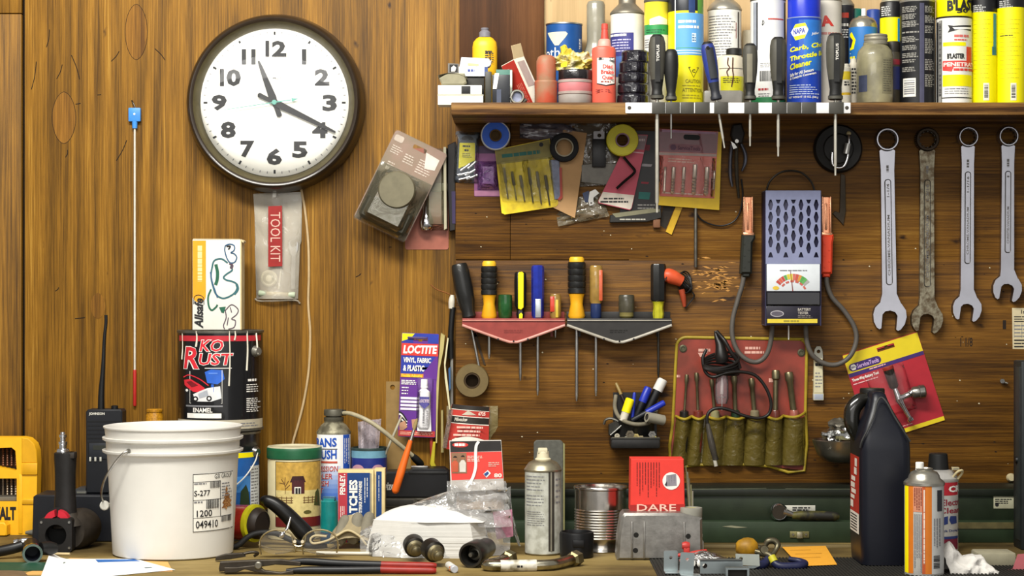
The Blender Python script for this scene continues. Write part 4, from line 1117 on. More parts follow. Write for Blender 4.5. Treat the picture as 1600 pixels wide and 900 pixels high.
hd.poly(M('#d9d4cc', .5), [(702, 689), (783, 688), (788, 765), (704, 770)], -8, -6.5)
hd.flat(M('#2b2928', .45), [(703, 690), (782.5, 689), (783.5, 705), (703.5, 707)], -6); hd.flat(hr, [(703.5, 707.5), (783.5, 706), (786.5, 748), (705.5, 751)], -6)
hd.flat(M('#b9b2aa', .5), [(705.5, 751), (786.5, 748), (788, 765), (706, 769)], -6)
hd.flat(M('#c9362e', .4), circ(719, 695.5, 12.5, 20, rv=4), -5.6); hd.text(WHITE, 'Oatey', (710, 692.5, 728, 698), -5.2, bold=.02, shear=.3)
hd.flat(M('#8a6a50', .6), [(704.5, 708), (728.5, 708), (729.5, 740), (706, 740)], -5.6)
for (u, c_, h_) in ((711, '#c25a3c', 718), (723, '#d8d2c8', 717)):
    hd.flat(M(c_, .6), [(u - 5, 738), (u - 5.5, 724), (u - 2, h_ + 2), (u + 2, h_ + 2), (u + 5, 724), (u + 4.5, 738)], -5.2); hd.flat(M('#9a6a4c', .6), circ(u, h_ - 1, 3, 12), -5)
    hd.flat(M('#2a211a', .6), circ(u, h_ - 2.4, 3, 8, 0, 180), -4.8)
hd.lines(M('#f0c9b8', .5), 730, 712, 756, 722, 4, .5, -5.4); hd.lines(M('#f0c9b8', .5), 763, 722, 781, 730, 3, .4, -5.4)
hd.text(M('#f5e5d8', .5), '80', (772, 740, 784, 746.5), -5.4, bold=.03); hd.flat(M('#e9e9ea', .5), [(755, 741), (762, 735), (767, 740), (760, 747)], -5.4); hd.flat(M('#2b4c8c', .5), [(756, 741), (762, 737), (764, 740), (759, 745)], -5)
hd.stroke(M('#ecebe6', .4), [(748, 690), (744, 697), (743, 712), (743, 730), (738, 748), (728, 762)], 4.5, -4.6)
pk2 = t.part('pink_print', 'pink printed bag panel'); pk2.poly(M('#c07f98', .5, 0, .3, ns=120), [(770, 800), (800, 796), (802, 838), (776, 843)], -2, -1)
bg_ = t.part('bag', 'clear crinkled plastic bag'); cb = clear('#e8e6e2', .16, .05, 1.0, 34, 1.45)
def bagf(a, b):
    # a: round the front left to right, b: top to bottom
    u = 562 + 235 * a
    if u < 702: topv = 832 - (u - 562) * (832 - 768) / 140 - 6 * math.sin((u - 562) / 140 * PI)
    else: topv = 768 + 6 * math.sin((u - 702) / 20) + (22 if u > 786 else 0)
    n = noise.noise(Vector((a * 9, b * 7, 2.2)))
    v = topv + (vb - 1 - topv) * b
    bul = 40 * math.sin(PI * min(1, .08 + a * .95)) * (b ** .5)
    return (u + 3 * n * b, v, -14 + bul + 16 * b * (a > .06) + 4 * n)
bg_.surf(cb, 34, 18, bagf, .4)
def bag2(a, b):
    n = noise.noise(Vector((a * 7, b * 9, 5)))
    return (698 + 92 * a + 10 * b * a + 4 * n, 752 + 70 * b, -4 + 10 * math.sin(PI * a) + 14 * b + 6 * n)
bg_.surf(cb, 16, 16, bag2, .4)
bg_.surf(cb, 8, 12, lambda a, b: (784 + 14 * a + 26 * b ** 1.5 - 10 * a * b, 768 + 86 * b - 8 * (1 - b) * a, -10 + 8 * a + 8 * noise.noise(Vector((a * 5, b * 6, 8)))), .4)

# sockets
def socket(lab, cu, vf, r, ln, du, dv, m, open_=False, drive=None):
    t = B('socket', lab, 'socket', cu, vf, r, 'sockets lying before the tissue pack')
    p = t.part('socket'); vb = t.bv; f = (cu, vb - r, 12); bk = (cu + du, vb - r * .9 - dv, 12 - ln)
    if open_:
        p.rod(m, bk, f, [(0, 0), (r * .72, 0), (r * .8, .1), (r * .82, .45), (r, .55), (r, .97), (r * .96, 1), (r * .8, 1), (r * .74, .9), (r * .7, .6, DARKM), (0, .6)], 32)
        p.rod(DULL, (cu + du * .4, vb - r, 12 - ln * .4), (cu, vb - r, 9), [(r * .55, 0), (r * .5, .3), (r * .3, .35), (r * .3, .7), (r * .15, 1), (0, 1)], 20)
    else:
        p.rod(m, bk, f, [(0, 0), (r * .9, 0), (r, .08), (r, .5), (r * .8, .58, M('#8d8468', .35, .85, .3)), (r * .62, .64), (r * .62, .78), (r * .45, .8), (r * .45, .94), (r * .25, 1), (0, 1)], 32)
    return t
dk = M('#2d2a26', .42, .7, .35)
socket('dark impact socket leftmost of the three before the tissue pack', 652, 880, 16.5, 34, -8, 12, dk)
socket('dark socket with a brass coloured nose, middle of the three sockets', 688, 888, 17, 38, -18, 12, dk)
socket('large grey open socket, rightmost of the three sockets', 735, 889, 20, 70, 26, 6, M('#4c4a46', .35, .85, .3), True)
t = B('lip_balm', 'small white printed tube lying between the sockets', 'tube', 708, 895, 6)
p = t.part('tube'); v = t.bv - 6; p.rod(M('#d9d7cf', .4), (700, v - 2, -24), (711, v, 12), [(5.5, 0), (6, .03), (6, .74), (6, .76, M('#b9bcc2', .4)), (6, .97), (5, 1)], 20)
p.text(M('#c26a30', .5), 'balm', (701, v - 4, 705, v + 3), 7, 'down', .02)
# bent pipe wrench
t = B('bent_wrench', 'bent chrome lug wrench with hexagon ends lying on the bench', 'wrench', 810, 892, 9)
p = t.part('bar'); v = t.bv - 9; cr2 = M('#b6b09c', .25, 1, .3, dirt='#6d6448', ns=40)
p.tube(cr2, [(792, v - 2, -46), (780, v, -26), (766, v, -4), (760, v, 6), (766, v, 15), (780, v, 17), (810, v, 14), (845, v, 10), (862, v, 4), (872, v, -8), (884, v - 1, -26), (898, v - 2, -44)], 8.6, 18, 5)
h = t.part('hex_end'); h.rod(M('#8d8360', .35, .9, .4), (790, v - 1.5, -42), (798, v - 3, -58), [(9, 0), (13, .2), (13, 1), (9, 1), (8, .4), (0, .4)], 6)
h = t.part('hex_end'); h.rod(M('#8d8360', .35, .9, .4), (894, v - 1.5, -38), (904, v - 3, -54), [(9, 0), (13, .2), (13, 1), (9, 1), (8, .4), (0, .4)], 6)
lb = t.part('paint_band', 'worn white paint band'); lb.tube(M('#d3cfc2', .5, .1, .3, dirt='#8d8670'), [(782, v, 17), (810, v, 14), (838, v, 11)], 9.0, 18, 4); lb.text(INK, 'MADE IN', (808, v - 2, 822, v + 2.5), 23.6, bold=.02)

# spectacles
t = B('spectacles', 'thin gold wire spectacles standing folded on the bench before the gloves', 'glasses', 467, 872, 3)
vb = t.bv; gold = M('#cfc19a', .22, 1, .15)
p = t.part('frame')
def lens_pts(cu, sgn): return [(cu + 28 * math.cos(a), vb - 23 - 21 * math.sin(a) * (1 if math.sin(a) > 0 else .85), 0) for a in [PI * 2 * i / 24 for i in range(25)]]
for cu in (434, 500): p.tube(gold, [(cu - 26, vb - 5, 0), (cu - 28, vb - 16, 0)] + [(cu + 28 * math.cos(a), vb - 23 - 21 * math.sin(a), 0) for a in [PI - PI * i / 14 for i in range(15)]] + [(cu + 28, vb - 16, 0), (cu + 26, vb - 8, 0)], 1.35, 8, 3)
p.tube(gold, [(456, vb - 34, 0), (459, vb - 22, 3), (467, vb - 18, 4), (475, vb - 22, 3), (478, vb - 34, 0)], 1.3, 8)
for cu in (434, 500):
    l = t.part('lens'); l.poly(clear('#ffffff', .03, .02, 0), [(q[0], q[1]) for q in lens_pts(cu, 1)[:-1]], -.3, .3)
for sg, cu in ((-1, 406), (1, 528)):
    a = t.part('temple'); a.tube(gold, [(cu, vb - 20, 0), (cu + sg * 1, vb - 19, -6), (cu - sg * 20, vb - 12, -12 - 3 * (sg > 0)), (cu - sg * 60, vb - 9, -14 - 3 * (sg > 0)), (cu - sg * 100, vb - 4, -14 - 4 * (sg > 0))], 1.1, 8)
for cu in (461, 473):
    a = t.part('nose_pad'); a.rod(M('#d8ccb0', .3), (cu, vb - 26, 4), (cu, vb - 26, 6), [(2.6, 0), (2.6, 1)], 12)

# long pliers
t = B('pliers', 'long slip joint pliers with black and red dipped handles in front of the spectacles', 'pliers', 510, 897, 6)
vb = t.bv; bkp = M('#17181a', .42, 0, .3); rdp = M('#8f241b', .4, 0, .2); stp = M('#4a443c', .4, .8, .4)
p = t.part('jaws', 'dark steel jaws')
p.poly(stp, [(342, vb - 8), (344, vb - 18), (362, vb - 19), (400, vb - 21), (440, vb - 22), (470, vb - 18), (470, vb - 12), (430, vb - 14), (404, vb - 10), (380, vb - 9), (360, vb - 5), (343, vb - 3)], -10, 2, bev=1)
p.poly(stp, [(352, vb - 2), (352, vb - 11), (370, vb - 11), (396, vb - 14), (404, vb - 14), (414, vb - 6), (440, vb - 3), (460, vb - 7), (460, vb), (420, vb), (400, vb - 4), (384, vb - 8), (370, vb - 3)], 2, 12, bev=1)
p.rod(DULL, (405, vb - 14, 0), (405, vb - 14, 14), [(6, 0), (6, .9), (4.5, 1)], 16)
for nm, y0, y1, y2, w in (('handle', 17, 15, 12, -6), ('handle', 5, 6, 6, 6)):
    h = t.part(nm, 'black handle with a red dipped end')
    h.tube(bkp, [(448, vb - y0, w), (480, vb - y0 - 1, w), (530, vb - y1, w), (595, vb - y2 - 1, w)], [3.5, 6, 6, 5.8], 14); h.tube(rdp, [(594, vb - y2 - 1, w), (630, vb - y2, w), (672, vb - y2 + .6, w), (682, vb - y2 + .8, w)], [5.6, 5.8, 5.4, 3.5], 14)
# dark small pliers behind
t = B('cutters', 'small dark cutting pliers lying between the bucket and the spectacles', 'pliers', 372, 878, 5)
p = t.part('jaws'); p.poly(stp, [(337, t.bv - 2), (338, t.bv - 8), (352, t.bv - 12), (380, t.bv - 14), (384, t.bv - 8), (360, t.bv - 4)], -4, 6, bev=1)
h = t.part('handle'); h.tube(stp, [(372, t.bv - 10, 0), (392, t.bv - 14, -4), (402, t.bv - 12, -8), (396, t.bv - 7, -12)], 2.4, 8)

# leather gloves
t = B('work_glove', 'grey and tan leather work glove lying curled between the match boxes and tissue pack', 'glove', 556, 860, 26)
vb = t.bv; le = M('#9a8c6c', .85, 0, .25, bump=.25, bs=120); lg = M('#7d7767', .85, 0, .25, bump=.25)
p = t.part('glove')
p.surf(le, 22, 16, lambda a, b: (516 + 74 * a, vb - 4 - 46 * math.sin(PI * (.12 + .8 * a)) * math.sin(PI * (.1 + .55 * b)) + 3 * noise.noise(Vector((a * 5, b * 4, 1))), 18 - 52 * b), 3)
f = t.part('cuff', 'pale folded cuff')
edge = M('#c3b48c', .8, 0, .15)
f.surf(le, 30, 6, lambda a, b: (smooth([(574, vb - 8, 0), (562, vb - 22, 0), (545, vb - 30, 0), (528, vb - 22, 0), (512, vb - 14, 0), (492, vb - 10, 0), (487, vb - 16, 0), (494, vb - 22, 0), (512, vb - 21, 0)], 6)[int(a * 48)][0], smooth([(574, vb - 8, 0), (562, vb - 22, 0), (545, vb - 30, 0), (528, vb - 22, 0), (512, vb - 14, 0), (492, vb - 10, 0), (487, vb - 16, 0), (494, vb - 22, 0), (512, vb - 21, 0)], 6)[int(a * 48)][1], 20 - 22 * b), 1.2)
f.tube(edge, [(574, vb - 8, 20), (562, vb - 22, 20), (545, vb - 30, 20), (528, vb - 22, 20), (512, vb - 14, 20), (492, vb - 10, 20), (487, vb - 16, 20), (494, vb - 22, 20), (512, vb - 21, 20)], 1.7, 8)
for i, (u, v, u2, v2) in enumerate(((540, 812, 532, 840), (560, 808, 554, 836), (578, 807, 571, 834))):
    q = t.part('finger', 'grey finger tip'); q.tube(lg, [(u, v, -18), (u - 2, v + 4, -12), (u2, v2, 2), (u2 - 4, v2 + 6, 10)], [5, 9.5, 10.5, 9], 16)
t = B('white_rod', 'thin white rod lying on the bench in front of the gloves', 'rod', 540, 868, 3)
p = t.part('rod'); p.rod(M('#cfcabb', .4), (494, t.bv - 3, -4), (586, t.bv - 3, 3), [(2.8, 0), (2.8, 1)], 12)

# grey aerosol can
t = B('aerosol_can', 'grey aerosol can with a cream spray cap and faded print', 'can', 848.5, 869, 29)
vb = t.bv; cu = 848.5; gw = M('#b9bab0', .42, .1, .12, dirt='#9a9a8e')
p = t.part('can_body'); mt = M('#a49c84', .35, .8, .3)
p.lathe(mt, cu, [(27, vb), (28.6, vb - 2), (28.6, 738, gw)][:2] + [(28.4, vb - 3, gw), (28.4, 736, mt), (29.6, 735), (29.8, 733), (28.4, 731), (26, 727), (22, 722), (16, 719), (11, 718)], 0, 48)
c = t.part('spray_cap', 'cream spray cap'); cc = M('#d0c7a8', .5, 0, .1); c.lathe(cc, cu, [(12.5, 718.5), (12.5, 716.5), (10, 715), (9, 706), (8, 705)], 0, 24); c.box(cc, cu - 8, 700, cu + 7, 708, -8, 8, 1.5)
lb = t.part('print', 'faded grey print and a black stripe'); cy_ = (cu, 28.5)
lb.quad(M('#3a3630', .5), 857, 737, 866, vb - 4, .3, cy_); lb.quad(M('#8d8878', .5), 860, 737, 862, vb - 4, .6, cy_)
lb.lines(GREYINK, 823, 742, 852, 768, 5, .25, .4, cy_); lb.lines(GREYINK, 823, 772, 852, 792, 4, .25, .4, cy_); lb.lines(GREYINK, 824, 798, 852, 822, 7, .25, .4, cy_); lb.lines(GREYINK, 868, 745, 875, 790, 5, .3, .4, cy_)
# dark plate leaning behind it
t = B('grey_plate', 'dark grey rounded plate standing against the panel behind the grey aerosol can', 'plate', 858, 851, 4)
t.part('plate').poly(M('#57574f', .6, 0, .3, ns=120), rrect(834, 688, 880, 790, 6)[:12] + [(834, t.bv), (880, t.bv)], -8, 0, bev=1)
t.parts[0].poly(M('#8d8a5c', .6), [(880, 692), (882.4, 694), (882.4, t.bv), (880, t.bv)], -8, 0)

# ribbed tin can
t = B('tin_can', 'empty ribbed steel food can standing behind the black cup', 'can', 938.5, 865, 42)
vb = t.bv; tin = M('#c9c4bc', .2, 1, .15)
pr = [(41, vb), (42, vb - 1), (42, vb - 3), (40.5, vb - 5), (40.5, 840)]
v = 840
while v > 795: pr += [(41.6, v - 1.5), (40, v - 3.6)]; v -= 4.3
pr += [(40.5, 793), (40.5, 764), (42, 763), (42.3, 760.5), (41.5, 759), (39.5, 760), (39, 764), (39, 772), (0, 772)]
t.part('tin_can').lathe(tin, 938.5, pr, 0, 64)
t = B('black_cup', 'small black plastic cup lying before the ribbed steel can', 'cup', 901, 874, 26)
p = t.part('cup'); v = t.bv; kk = M('#0e0e10', .4, 0, .2)
p.lathe(kk, 901, [(24, v), (26, v - 2), (27, 834), (26, 831), (24, 830), (23, 834), (22, v - 4), (0, v - 4)], 0, 40); p.box(kk, 894, v - 30, 912, v - 18, 25, 29, 1.5)

# aluminium housing, red box on it
t = B('metal_housing', 'cast aluminium housing with bolt holes under the red box', 'housing', 1030, 876, 18)
vb = t.bv; al = M('#9d9a94', .38, .85, .3, bump=.1)
p = t.part('housing'); p.poly(al, [(963, vb), (965, 838), (970, 806), (975, 800), (1062, 800), (1096, 808), (1097, vb)], -44, 16, bev=4)
p.box(al, 985, 813, 988, vb - 3, 14, 18.5, 1); p.box(al, 1004, 813, 1007, vb - 3, 14, 18.5, 1); p.box(al, 1066, 814, 1069, vb - 3, 14, 18.5, 1)
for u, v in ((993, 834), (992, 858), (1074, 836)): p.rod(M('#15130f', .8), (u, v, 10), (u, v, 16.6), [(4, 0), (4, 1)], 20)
t = B('grey_tape', 'roll of grey tape on the right end of the aluminium housing', 'tape', 1082, 876, 18, up=62)
p = t.part('roll'); tp = M('#8f8d82', .6, 0, .15); vr = t.bv - 2
p.lathe(tp, 1081, [(16, vr + 2), (17, vr), (17.5, 796), (17, 794), (11, 793.5), (10.5, 795, M('#b7a848', .6)), (8.5, 795), (8, vr + 2)], -10, 32)
t = B('white_bottle', 'small grey white capped bottle standing right of the aluminium housing', 'bottle', 1091, 872, 10)
p = t.part('bottle'); v = t.bv; p.lathe(M('#c3c2bc', .4), 1090, [(8, v), (9, v - 1), (9, 846), (6, 841), (5.5, 839), (7.5, 838), (7.5, 834), (6, 832), (0, 832)], 6, 20)
t = B('red_box', 'bright red carton with black print and a white round picture standing on the housing', 'box', 1026, 872, 20, up=72)
vb = t.bv; p = t.part('carton'); rb = M('#dc3a30', .5, 0, .05)
p.poly(rb, [(985, 716), (1067, 716), (1069, 797), (1062, vb), (990, vb), (984, 797)], -34, 16, bev=1)
p.poly(M('#a5231e', .5), [(984, 787), (1069, 786), (1068, 797), (1060, 802), (990, 802), (984, 797)], 15, 17)
pr = t.part('print', 'black text columns, white disc and lettering')
for i in range(9): pr.lines(M('#6f1a18', .6), 993 + i * 4.3, 721, 996 + i * 4.3, 771 + 6 * ((i * 5) % 3) - (i == 3) * 10, 1, .42, 16.5, None, True)
pr.flat(WHITE, circ(1047.5, 750, 13.5, 32), 16.6); pr.flat(M('#8d8890', .5), [(1040, 741), (1055, 739), (1056, 757), (1039, 758)], 16.9); pr.flat(M('#3a3640', .5), [(1037, 756), (1041, 750), (1041, 758)], 17.1); pr.lines(GREYINK, 1042, 742, 1054, 756, 3, .3, 17.1, None, True)
pr.text(M('#e8b9a8', .5), 'DARE', (994, 786, 1055, 796.5), 17.5, bold=.012)
t = B('wire_bundle', 'thin straight wires standing between the red box and the grey tape', 'wires', 1078, 872, 20, up=50)
p = t.part('wires')
for i in range(5): p.rod(M(('#8d8a60', '#a09a88', '#6f6a50')[i % 3], .4), (1077 + i * 1.5, 799.4, -2 - i), (1072 + i * 2.8, 728 + 10 * i, -6 - i), [(1, 0), (1, 1)], 6)
# ================================================================== screwdriver racks on the panel
def rack(name, lab, u0, u1, col, lip):
    t = W(name, lab, 'rack', (u0 + u1) / 2, 500, PAN)
    m = M(col, .45, 0, .2); l = M(lip, .4, 0, .2); c = (u0 + u1) / 2
    p = t.part('tray'); p.box(m, u0, 487, u1, 500, 0, 3, .5); p.box(m, u0, 497, u1, 500.5, 0, 34, .6)
    f = t.part('front', 'tapered front lip')
    f.poly(m, [(u0, 500), (u1, 500), (u1, 508), (c + 14, 531), (c, 533), (c - 14, 531), (u0, 508)], 30, 34)
    f.tube(l, [(u0, 507.5, 34), (c - 16, 530.5, 34), (c, 533.5, 34), (c + 16, 530.5, 34), (u1, 507.5, 34)], 2.2, 8, 5); f.box(l, u0, 498.8, u1, 501.4, 32, 36, .6)
    for du, dv in ((-24, 0), (0, 3.2), (22, 0)): f.flat(INK, circ(c + du, 529 + dv, 1.5, 10), 36.6)
    f.lines(M('#7a2f2a' if col != '#2c2a28' else '#15130f', .6), c - 15, 514, c + 15, 520, 2, .6, 34.4)
    for u in (u0 + 20, u1 - 20):
        b = t.part('brace'); b.poly(m, [(u - 2, 500), (u + 2, 500), (u + 2, 526), (u - 2, 526)], 0, 3)
    return t
rack('screwdriver_rack', 'red plastic screwdriver rack with a tapered front on the panel', 723, 882, '#8e3a33', '#c78a7c')
rack('screwdriver_rack', 'black plastic screwdriver rack with a tapered front on the panel', 885, 1047, '#2c2a28', '#a8a294')
GRP = 'screwdrivers in the panel racks'
def driver(lab, cu, vb, prof, shaft, tilt=0, w=17, seg=24, sub_mats=None, tip='flat', sm_=STEEL, ell=1.0):
    """prof: handle rings (r, v, mat) from the rack up; shaft: (r, v tip)"""
    t = W('screwdriver', lab, 'screwdriver', cu, vb, PAN, GRP, tilt=tilt)
    p = t.part('handle'); p.lathe(prof[0][2], cu, prof, w, seg, ell)
    if shaft:
        q = t.part('shaft', 'steel shaft'); r, vt = shaft
        q.lathe(sm_, cu, [(0, vt), (r * .5, vt), (r * 1.0, vt - 9 if tip == 'flat' else vt - 5), (r, vb)], w, 12)
    return t
bk = M('#1b1b1a', .42, 0, .3, coat=.2); ya = M('#e0a21c', .4, 0, .1); yb = M('#e9b32c', .4, 0, .1)
t = driver('big black handled screwdriver leaning left at the end of the red rack', 734, 497, [(9, 497, bk), (11, 494), (10, 486), (13.5, 470), (14.5, 450), (14, 425), (12.5, 414), (11, 411), (0, 410)], (2.2, 588), tilt=-11)
t.parts[0].label = 'black handle'
def ribbed(lab, cu, vt, vs, vb, r, shaft):
    t = driver(lab, cu, vb, [(r * .86, vb, ya), (r * .98, vb - 4), (r * .7, vb - 22), (r * .78, vb - 32), (r * .92, vs)], shaft)
    h = t.part('grip', 'black rubber grip with rings')
    pr = [(r * .9, vs, bk)]; n = 5; st = (vs - vt - 8) / n
    for i in range(n): pr += [(r * 1.02, vs - st * i - 1), (r * 1.02, vs - st * (i + 1) + 2), (r * .94, vs - st * (i + 1) + .8)]
    h.lathe(bk, cu, pr + [(r * .96, vt + 8)], 17, 28)
    c = t.part('cap', 'yellow end cap'); c.lathe(yb, cu, [(r * .86, vt + 8), (r * .86, vt + 3), (r * .7, vt), (0, vt)], 17, 24)
    return t
ribbed('black and yellow ribbed screwdriver, left of the green one on the red rack', 764.5, 408, 461, 497, 12.5, (2.4, 560))
gm = M('#1f5226', .2, 0, .4, coat=.5)
driver('short green translucent screwdriver on the red rack', 789.5, 497, [(9, 497, gm), (11, 494), (11, 466), (10.5, 461), (8, 460), (0, 460)], (2, 520))
t = driver('slim black screwdriver with a yellow stripe on the red rack', 813, 497, [(5.5, 497, bk), (6.5, 490), (5, 484), (9, 477), (9.5, 440), (9, 428), (7, 425), (0, 424.5)], (2.4, 594), seg=6)
s_ = t.part('stripe', 'bright yellow stripe'); s_.poly(YEL, [(809.5, 482), (814, 484), (818, 480), (818, 427), (815.5, 424.8), (811, 425.5), (809.5, 428)], 24, 27, bev=.8); s_.poly(YEL, [(811, 497.5), (816, 497.5), (816.5, 491), (814, 488), (811, 491)], 21, 24.2)
blu = M('#1c2c8e', .2, 0, .3, coat=.6)
t = driver('tall blue translucent screwdriver at the right of the red rack', 840, 497, [(8, 497, blu), (9.6, 492), (9.6, 470), (10, 465), (10, 419), (9, 415.5), (7.5, 414.5), (0, 414.5)], (2.3, 617), seg=8)
t.part('ferrule', 'pale metal sleeve in the handle').box(M('#b9bfc4', .3, .6), 836, 467, 845, 496, 24, 27.5, 1)
orc = M('#c7402a', .3, 0, .2, coat=.4); amb = M('#9a7a3c', .2, 0, .3, coat=.5)
t = driver('stubby red and amber screwdriver beside the second ribbed one', 867.5, 497, [(7, 497, amb), (8.8, 493), (8.8, 463), (7.5, 459.5), (0, 459)], (1.6, 527))
t.part('panel', 'red side of the handle').box(orc, 859, 463, 866, 487, 22, 26, 1); t.part('ferrule').box(M('#c8b040', .3), 867.5, 468, 872, 496, 23.5, 26.6, 1)
ribbed('large black and yellow ribbed screwdriver on the black rack', 900.5, 401.5, 459, 497, 13.6, (2.8, 626))
t = driver('clear amber screwdriver with a red stripe and a blue collar on the black rack', 930.5, 497, [(7, 497, M('#22315a', .3)), (8.4, 494), (8.4, 477), (8, 474, amb), (10, 470), (10, 418), (8.5, 415), (0, 414.6)], (2.4, 618))
t.part('stripe', 'red stripe').box(M('#c65a36', .3, 0, .2, coat=.4), 934, 422, 940.5, 470, 21, 26, 1)
sm = M('#4a4638', .3, 0, .4, coat=.3)
driver('stubby smoky grey screwdriver in the middle of the black rack', 978, 497, [(8, 497, M('#7a7040', .3)), (11, 494), (11, 488, sm), (12.5, 484), (12.5, 463), (11, 460.5), (0, 460)], (2, 512))
yg = M('#b8b428', .2, 0, .3, coat=.5)
t = driver('black octagonal screwdriver with a yellow neck at the right of the black rack', 1027.5, 497, [(8, 497, yg), (9, 490), (7.5, 481), (9, 473), (10.5, 471, bk), (12, 468), (12, 416), (10.5, 412.5), (0, 412)], (2, 590), seg=8, sm_=DARKM)

# roll of brown tape
t = W('tape_roll', 'roll of brown tape hanging on the panel under the red rack', 'tape', 738, 594, PAN)
tp = M('#6b5a36', .6, 0, .2)
p = t.part('tape'); p.rod(tp, (738, 594, 0), (738, 594, 24), [(12, 0), (25, 0), (26, .1), (26, .9), (25, 1), (13, 1), (12, .9), (12, 0)], 40, False)
p = t.part('core', 'dark cardboard core'); p.rod(M('#3a2a16', .8), (738, 594, 0), (738, 594, 23), [(12, 0), (12, 1), (10, 1), (10, .1), (0, .1)], 32)
# dark strip with cable at the panel's left edge
t = W('soldering_lead', 'black lead with a white collar and copper wire hanging left of the red rack', 'lead', 706, 470, WAL - .02)
p = t.part('lead'); p.tube(BLACK, [(708, 480, 6), (706, 500, 6), (704.5, 525, 6), (705, 560, 5)], 4.5, 12)
p = t.part('collar', 'white collar'); p.tube(M('#c9c2b2', .4), [(707, 461, 6), (706, 470, 6), (705.5, 482, 6)], [3, 5, 4.5], 12)
p = t.part('wire', 'thin copper wire'); p.tube(M('#7a4a24', .4, .6), [(706, 462, 6), (698, 458, 5), (682, 452, 3), (673, 445, 1)], 1, 6)
p = t.part('rod', 'pale rod'); p.rod(M('#b9b8b2', .3, .6), (706.5, 530, 6), (706.5, 640, 3), [(1.8, 0), (1.8, 1)], 8)
t = W('sling_strap', 'thin dark strap hanging from the left end of the red rack', 'strap', 750, 530, PAN)
t.part('strap').poly(M('#3b2c1a', .7), [(739, 520), (744, 520), (759, 570), (756, 570)], .5, 3)

# orange headed plug with wound wire
t = W('earphones', 'orange plug with black wire wound round it hanging right of the black rack', 'plug', 1050, 432, PAN)
og = M('#cf5430', .4, 0, .15)
p = t.part('plug'); p.tube(og, [(1036, 434, 14), (1042, 431, 16), (1052, 434, 16), (1064, 440, 14)], [8, 11.5, 11, 8.5], 18)
p.flat(INK, [(1036, 437), (1041, 430), (1042, 431.5), (1037, 439)], 27)
p = t.part('stem', 'orange stem'); p.tube(M('#9c3f24', .5), [(1064, 452, 10), (1067, 465, 9), (1069, 479, 8)], [5, 4.5, 2.6], 12)
p = t.part('wire', 'black wound wire')
for i in range(7):
    a0 = i * .3
    p.tube(BLACK, [(1069 + (13 - i * .6) * math.cos(a) * (.8 + .06 * i), 441 + (17 - i) * math.sin(a + a0) + i * .7, 12 + 5 * math.sin(a * 2 + i)) for a in [2 * PI * j / 12 for j in range(13)]], 1.1, 6, 3)
p.tube(BLACK, [(1076, 452, 12), (1084, 462, 9), (1076, 474, 7), (1070, 482, 6)], 1.2, 6)
# thin rod under the drill pack
t = W('steel_rod', 'thin steel rod hanging under the red drill bit pack', 'rod', 1087, 330, PAN - .01)
t.part('rod').lathe(DULL, 1087, [(2.4, 418), (2.8, 417), (2.8, 320), (2.8, 250)], 0, 10)

# ------------------------------------------------------------------ magnetic pen cup
t = W('pen_holder', 'black wall holder with a ring cup and parts tray full of pens', 'holder', 989, 690, PAN)
hk = M('#201f1e', .45, 0, .3)
p = t.part('back_plate'); p.poly(hk, [(958, 613), (1026, 613), (1026, 692), (952, 692), (958, 660)], 0, 3)
p = t.part('ring_cup', 'open ring of the cup with a dusty rim'); dust = M('#77705e', .7, 0, .3)
p.tube(dust, [(962, 618, 4), (960, 636, 18), (966, 650, 34), (980, 658, 44), (998, 660, 46), (1014, 656, 38), (1024, 640, 18), (1026, 622, 4)], 3.2, 10)
p.surf(hk, 20, 6, lambda a, b: (992 - 30 * math.cos(PI * a) , 652 + 10 * math.sin(PI * a) + 22 * b, 5 + 36 * math.sin(PI * a) * (1 - .3 * b)), 2)
p = t.part('tray', 'shallow parts tray'); p.box(hk, 952, 681, 1028, 697, 2, 52, 3); p.box(hk, 952, 680, 1028, 684, 49, 52, .5); p.box(dust, 953, 679.5, 1027, 681.5, 46, 52, .5)
PG = 'pens in the wall holder'
def pen(lab, a, b, r, w0, w1, m, capm=None, fr=.62, nm='pen'):
    t = W(nm, lab, nm, a[0], a[1], PAN, PG)
    p = t.part('barrel'); A = (a[0], a[1], w0); Bv = (b[0], b[1], w1)
    if capm:
        mid = tuple(A[i] + (Bv[i] - A[i]) * fr for i in range(3))
        p.rod(m, A, mid, [(r * .8, 0), (r * .9, .05), (r * .9, 1)], 14); c = t.part('cap'); c.rod(capm, mid, Bv, [(r, 0), (r, .93), (r * .8, 1), (0, 1)], 14)
    else: p.rod(m, A, Bv, [(r * .6, 0), (r, .08), (r, .95), (r * .7, 1), (0, 1)], 14)
    return t
bm_ = M('#1d2f9e', .35, 0, .1)
pen('marker with a white end cap and red edge standing tallest in the pen holder', (1003, 655), (1035, 592), 8, 20, 14, M('#141416', .4), M('#d9d6d0', .4), .72, 'marker')
pen('blue capped pen upright in the middle of the pen holder', (990, 655), (1012, 604), 6.4, 26, 22, M('#15171c', .4), bm_, .55)
pen('blue capped pen leaning right in front of the white ended marker', (985, 655), (1036, 627), 4.8, 36, 34, M('#15171c', .4), bm_, .45)
pen('small blue pen behind the yellow highlighter', (986, 655), (990, 612), 2.6, 30, 24, bm_)
pen('yellow highlighter with a pale barrel in the pen holder', (971, 656), (983, 621), 7, 36, 34, M('#c6bfae', .4), YEL, .4, 'highlighter')
pen('thin brown and black pen leaning left in the pen holder', (976, 630), (962, 598), 2.6, 20, 10, M('#241b18', .4), M('#8a7340', .4), .45)
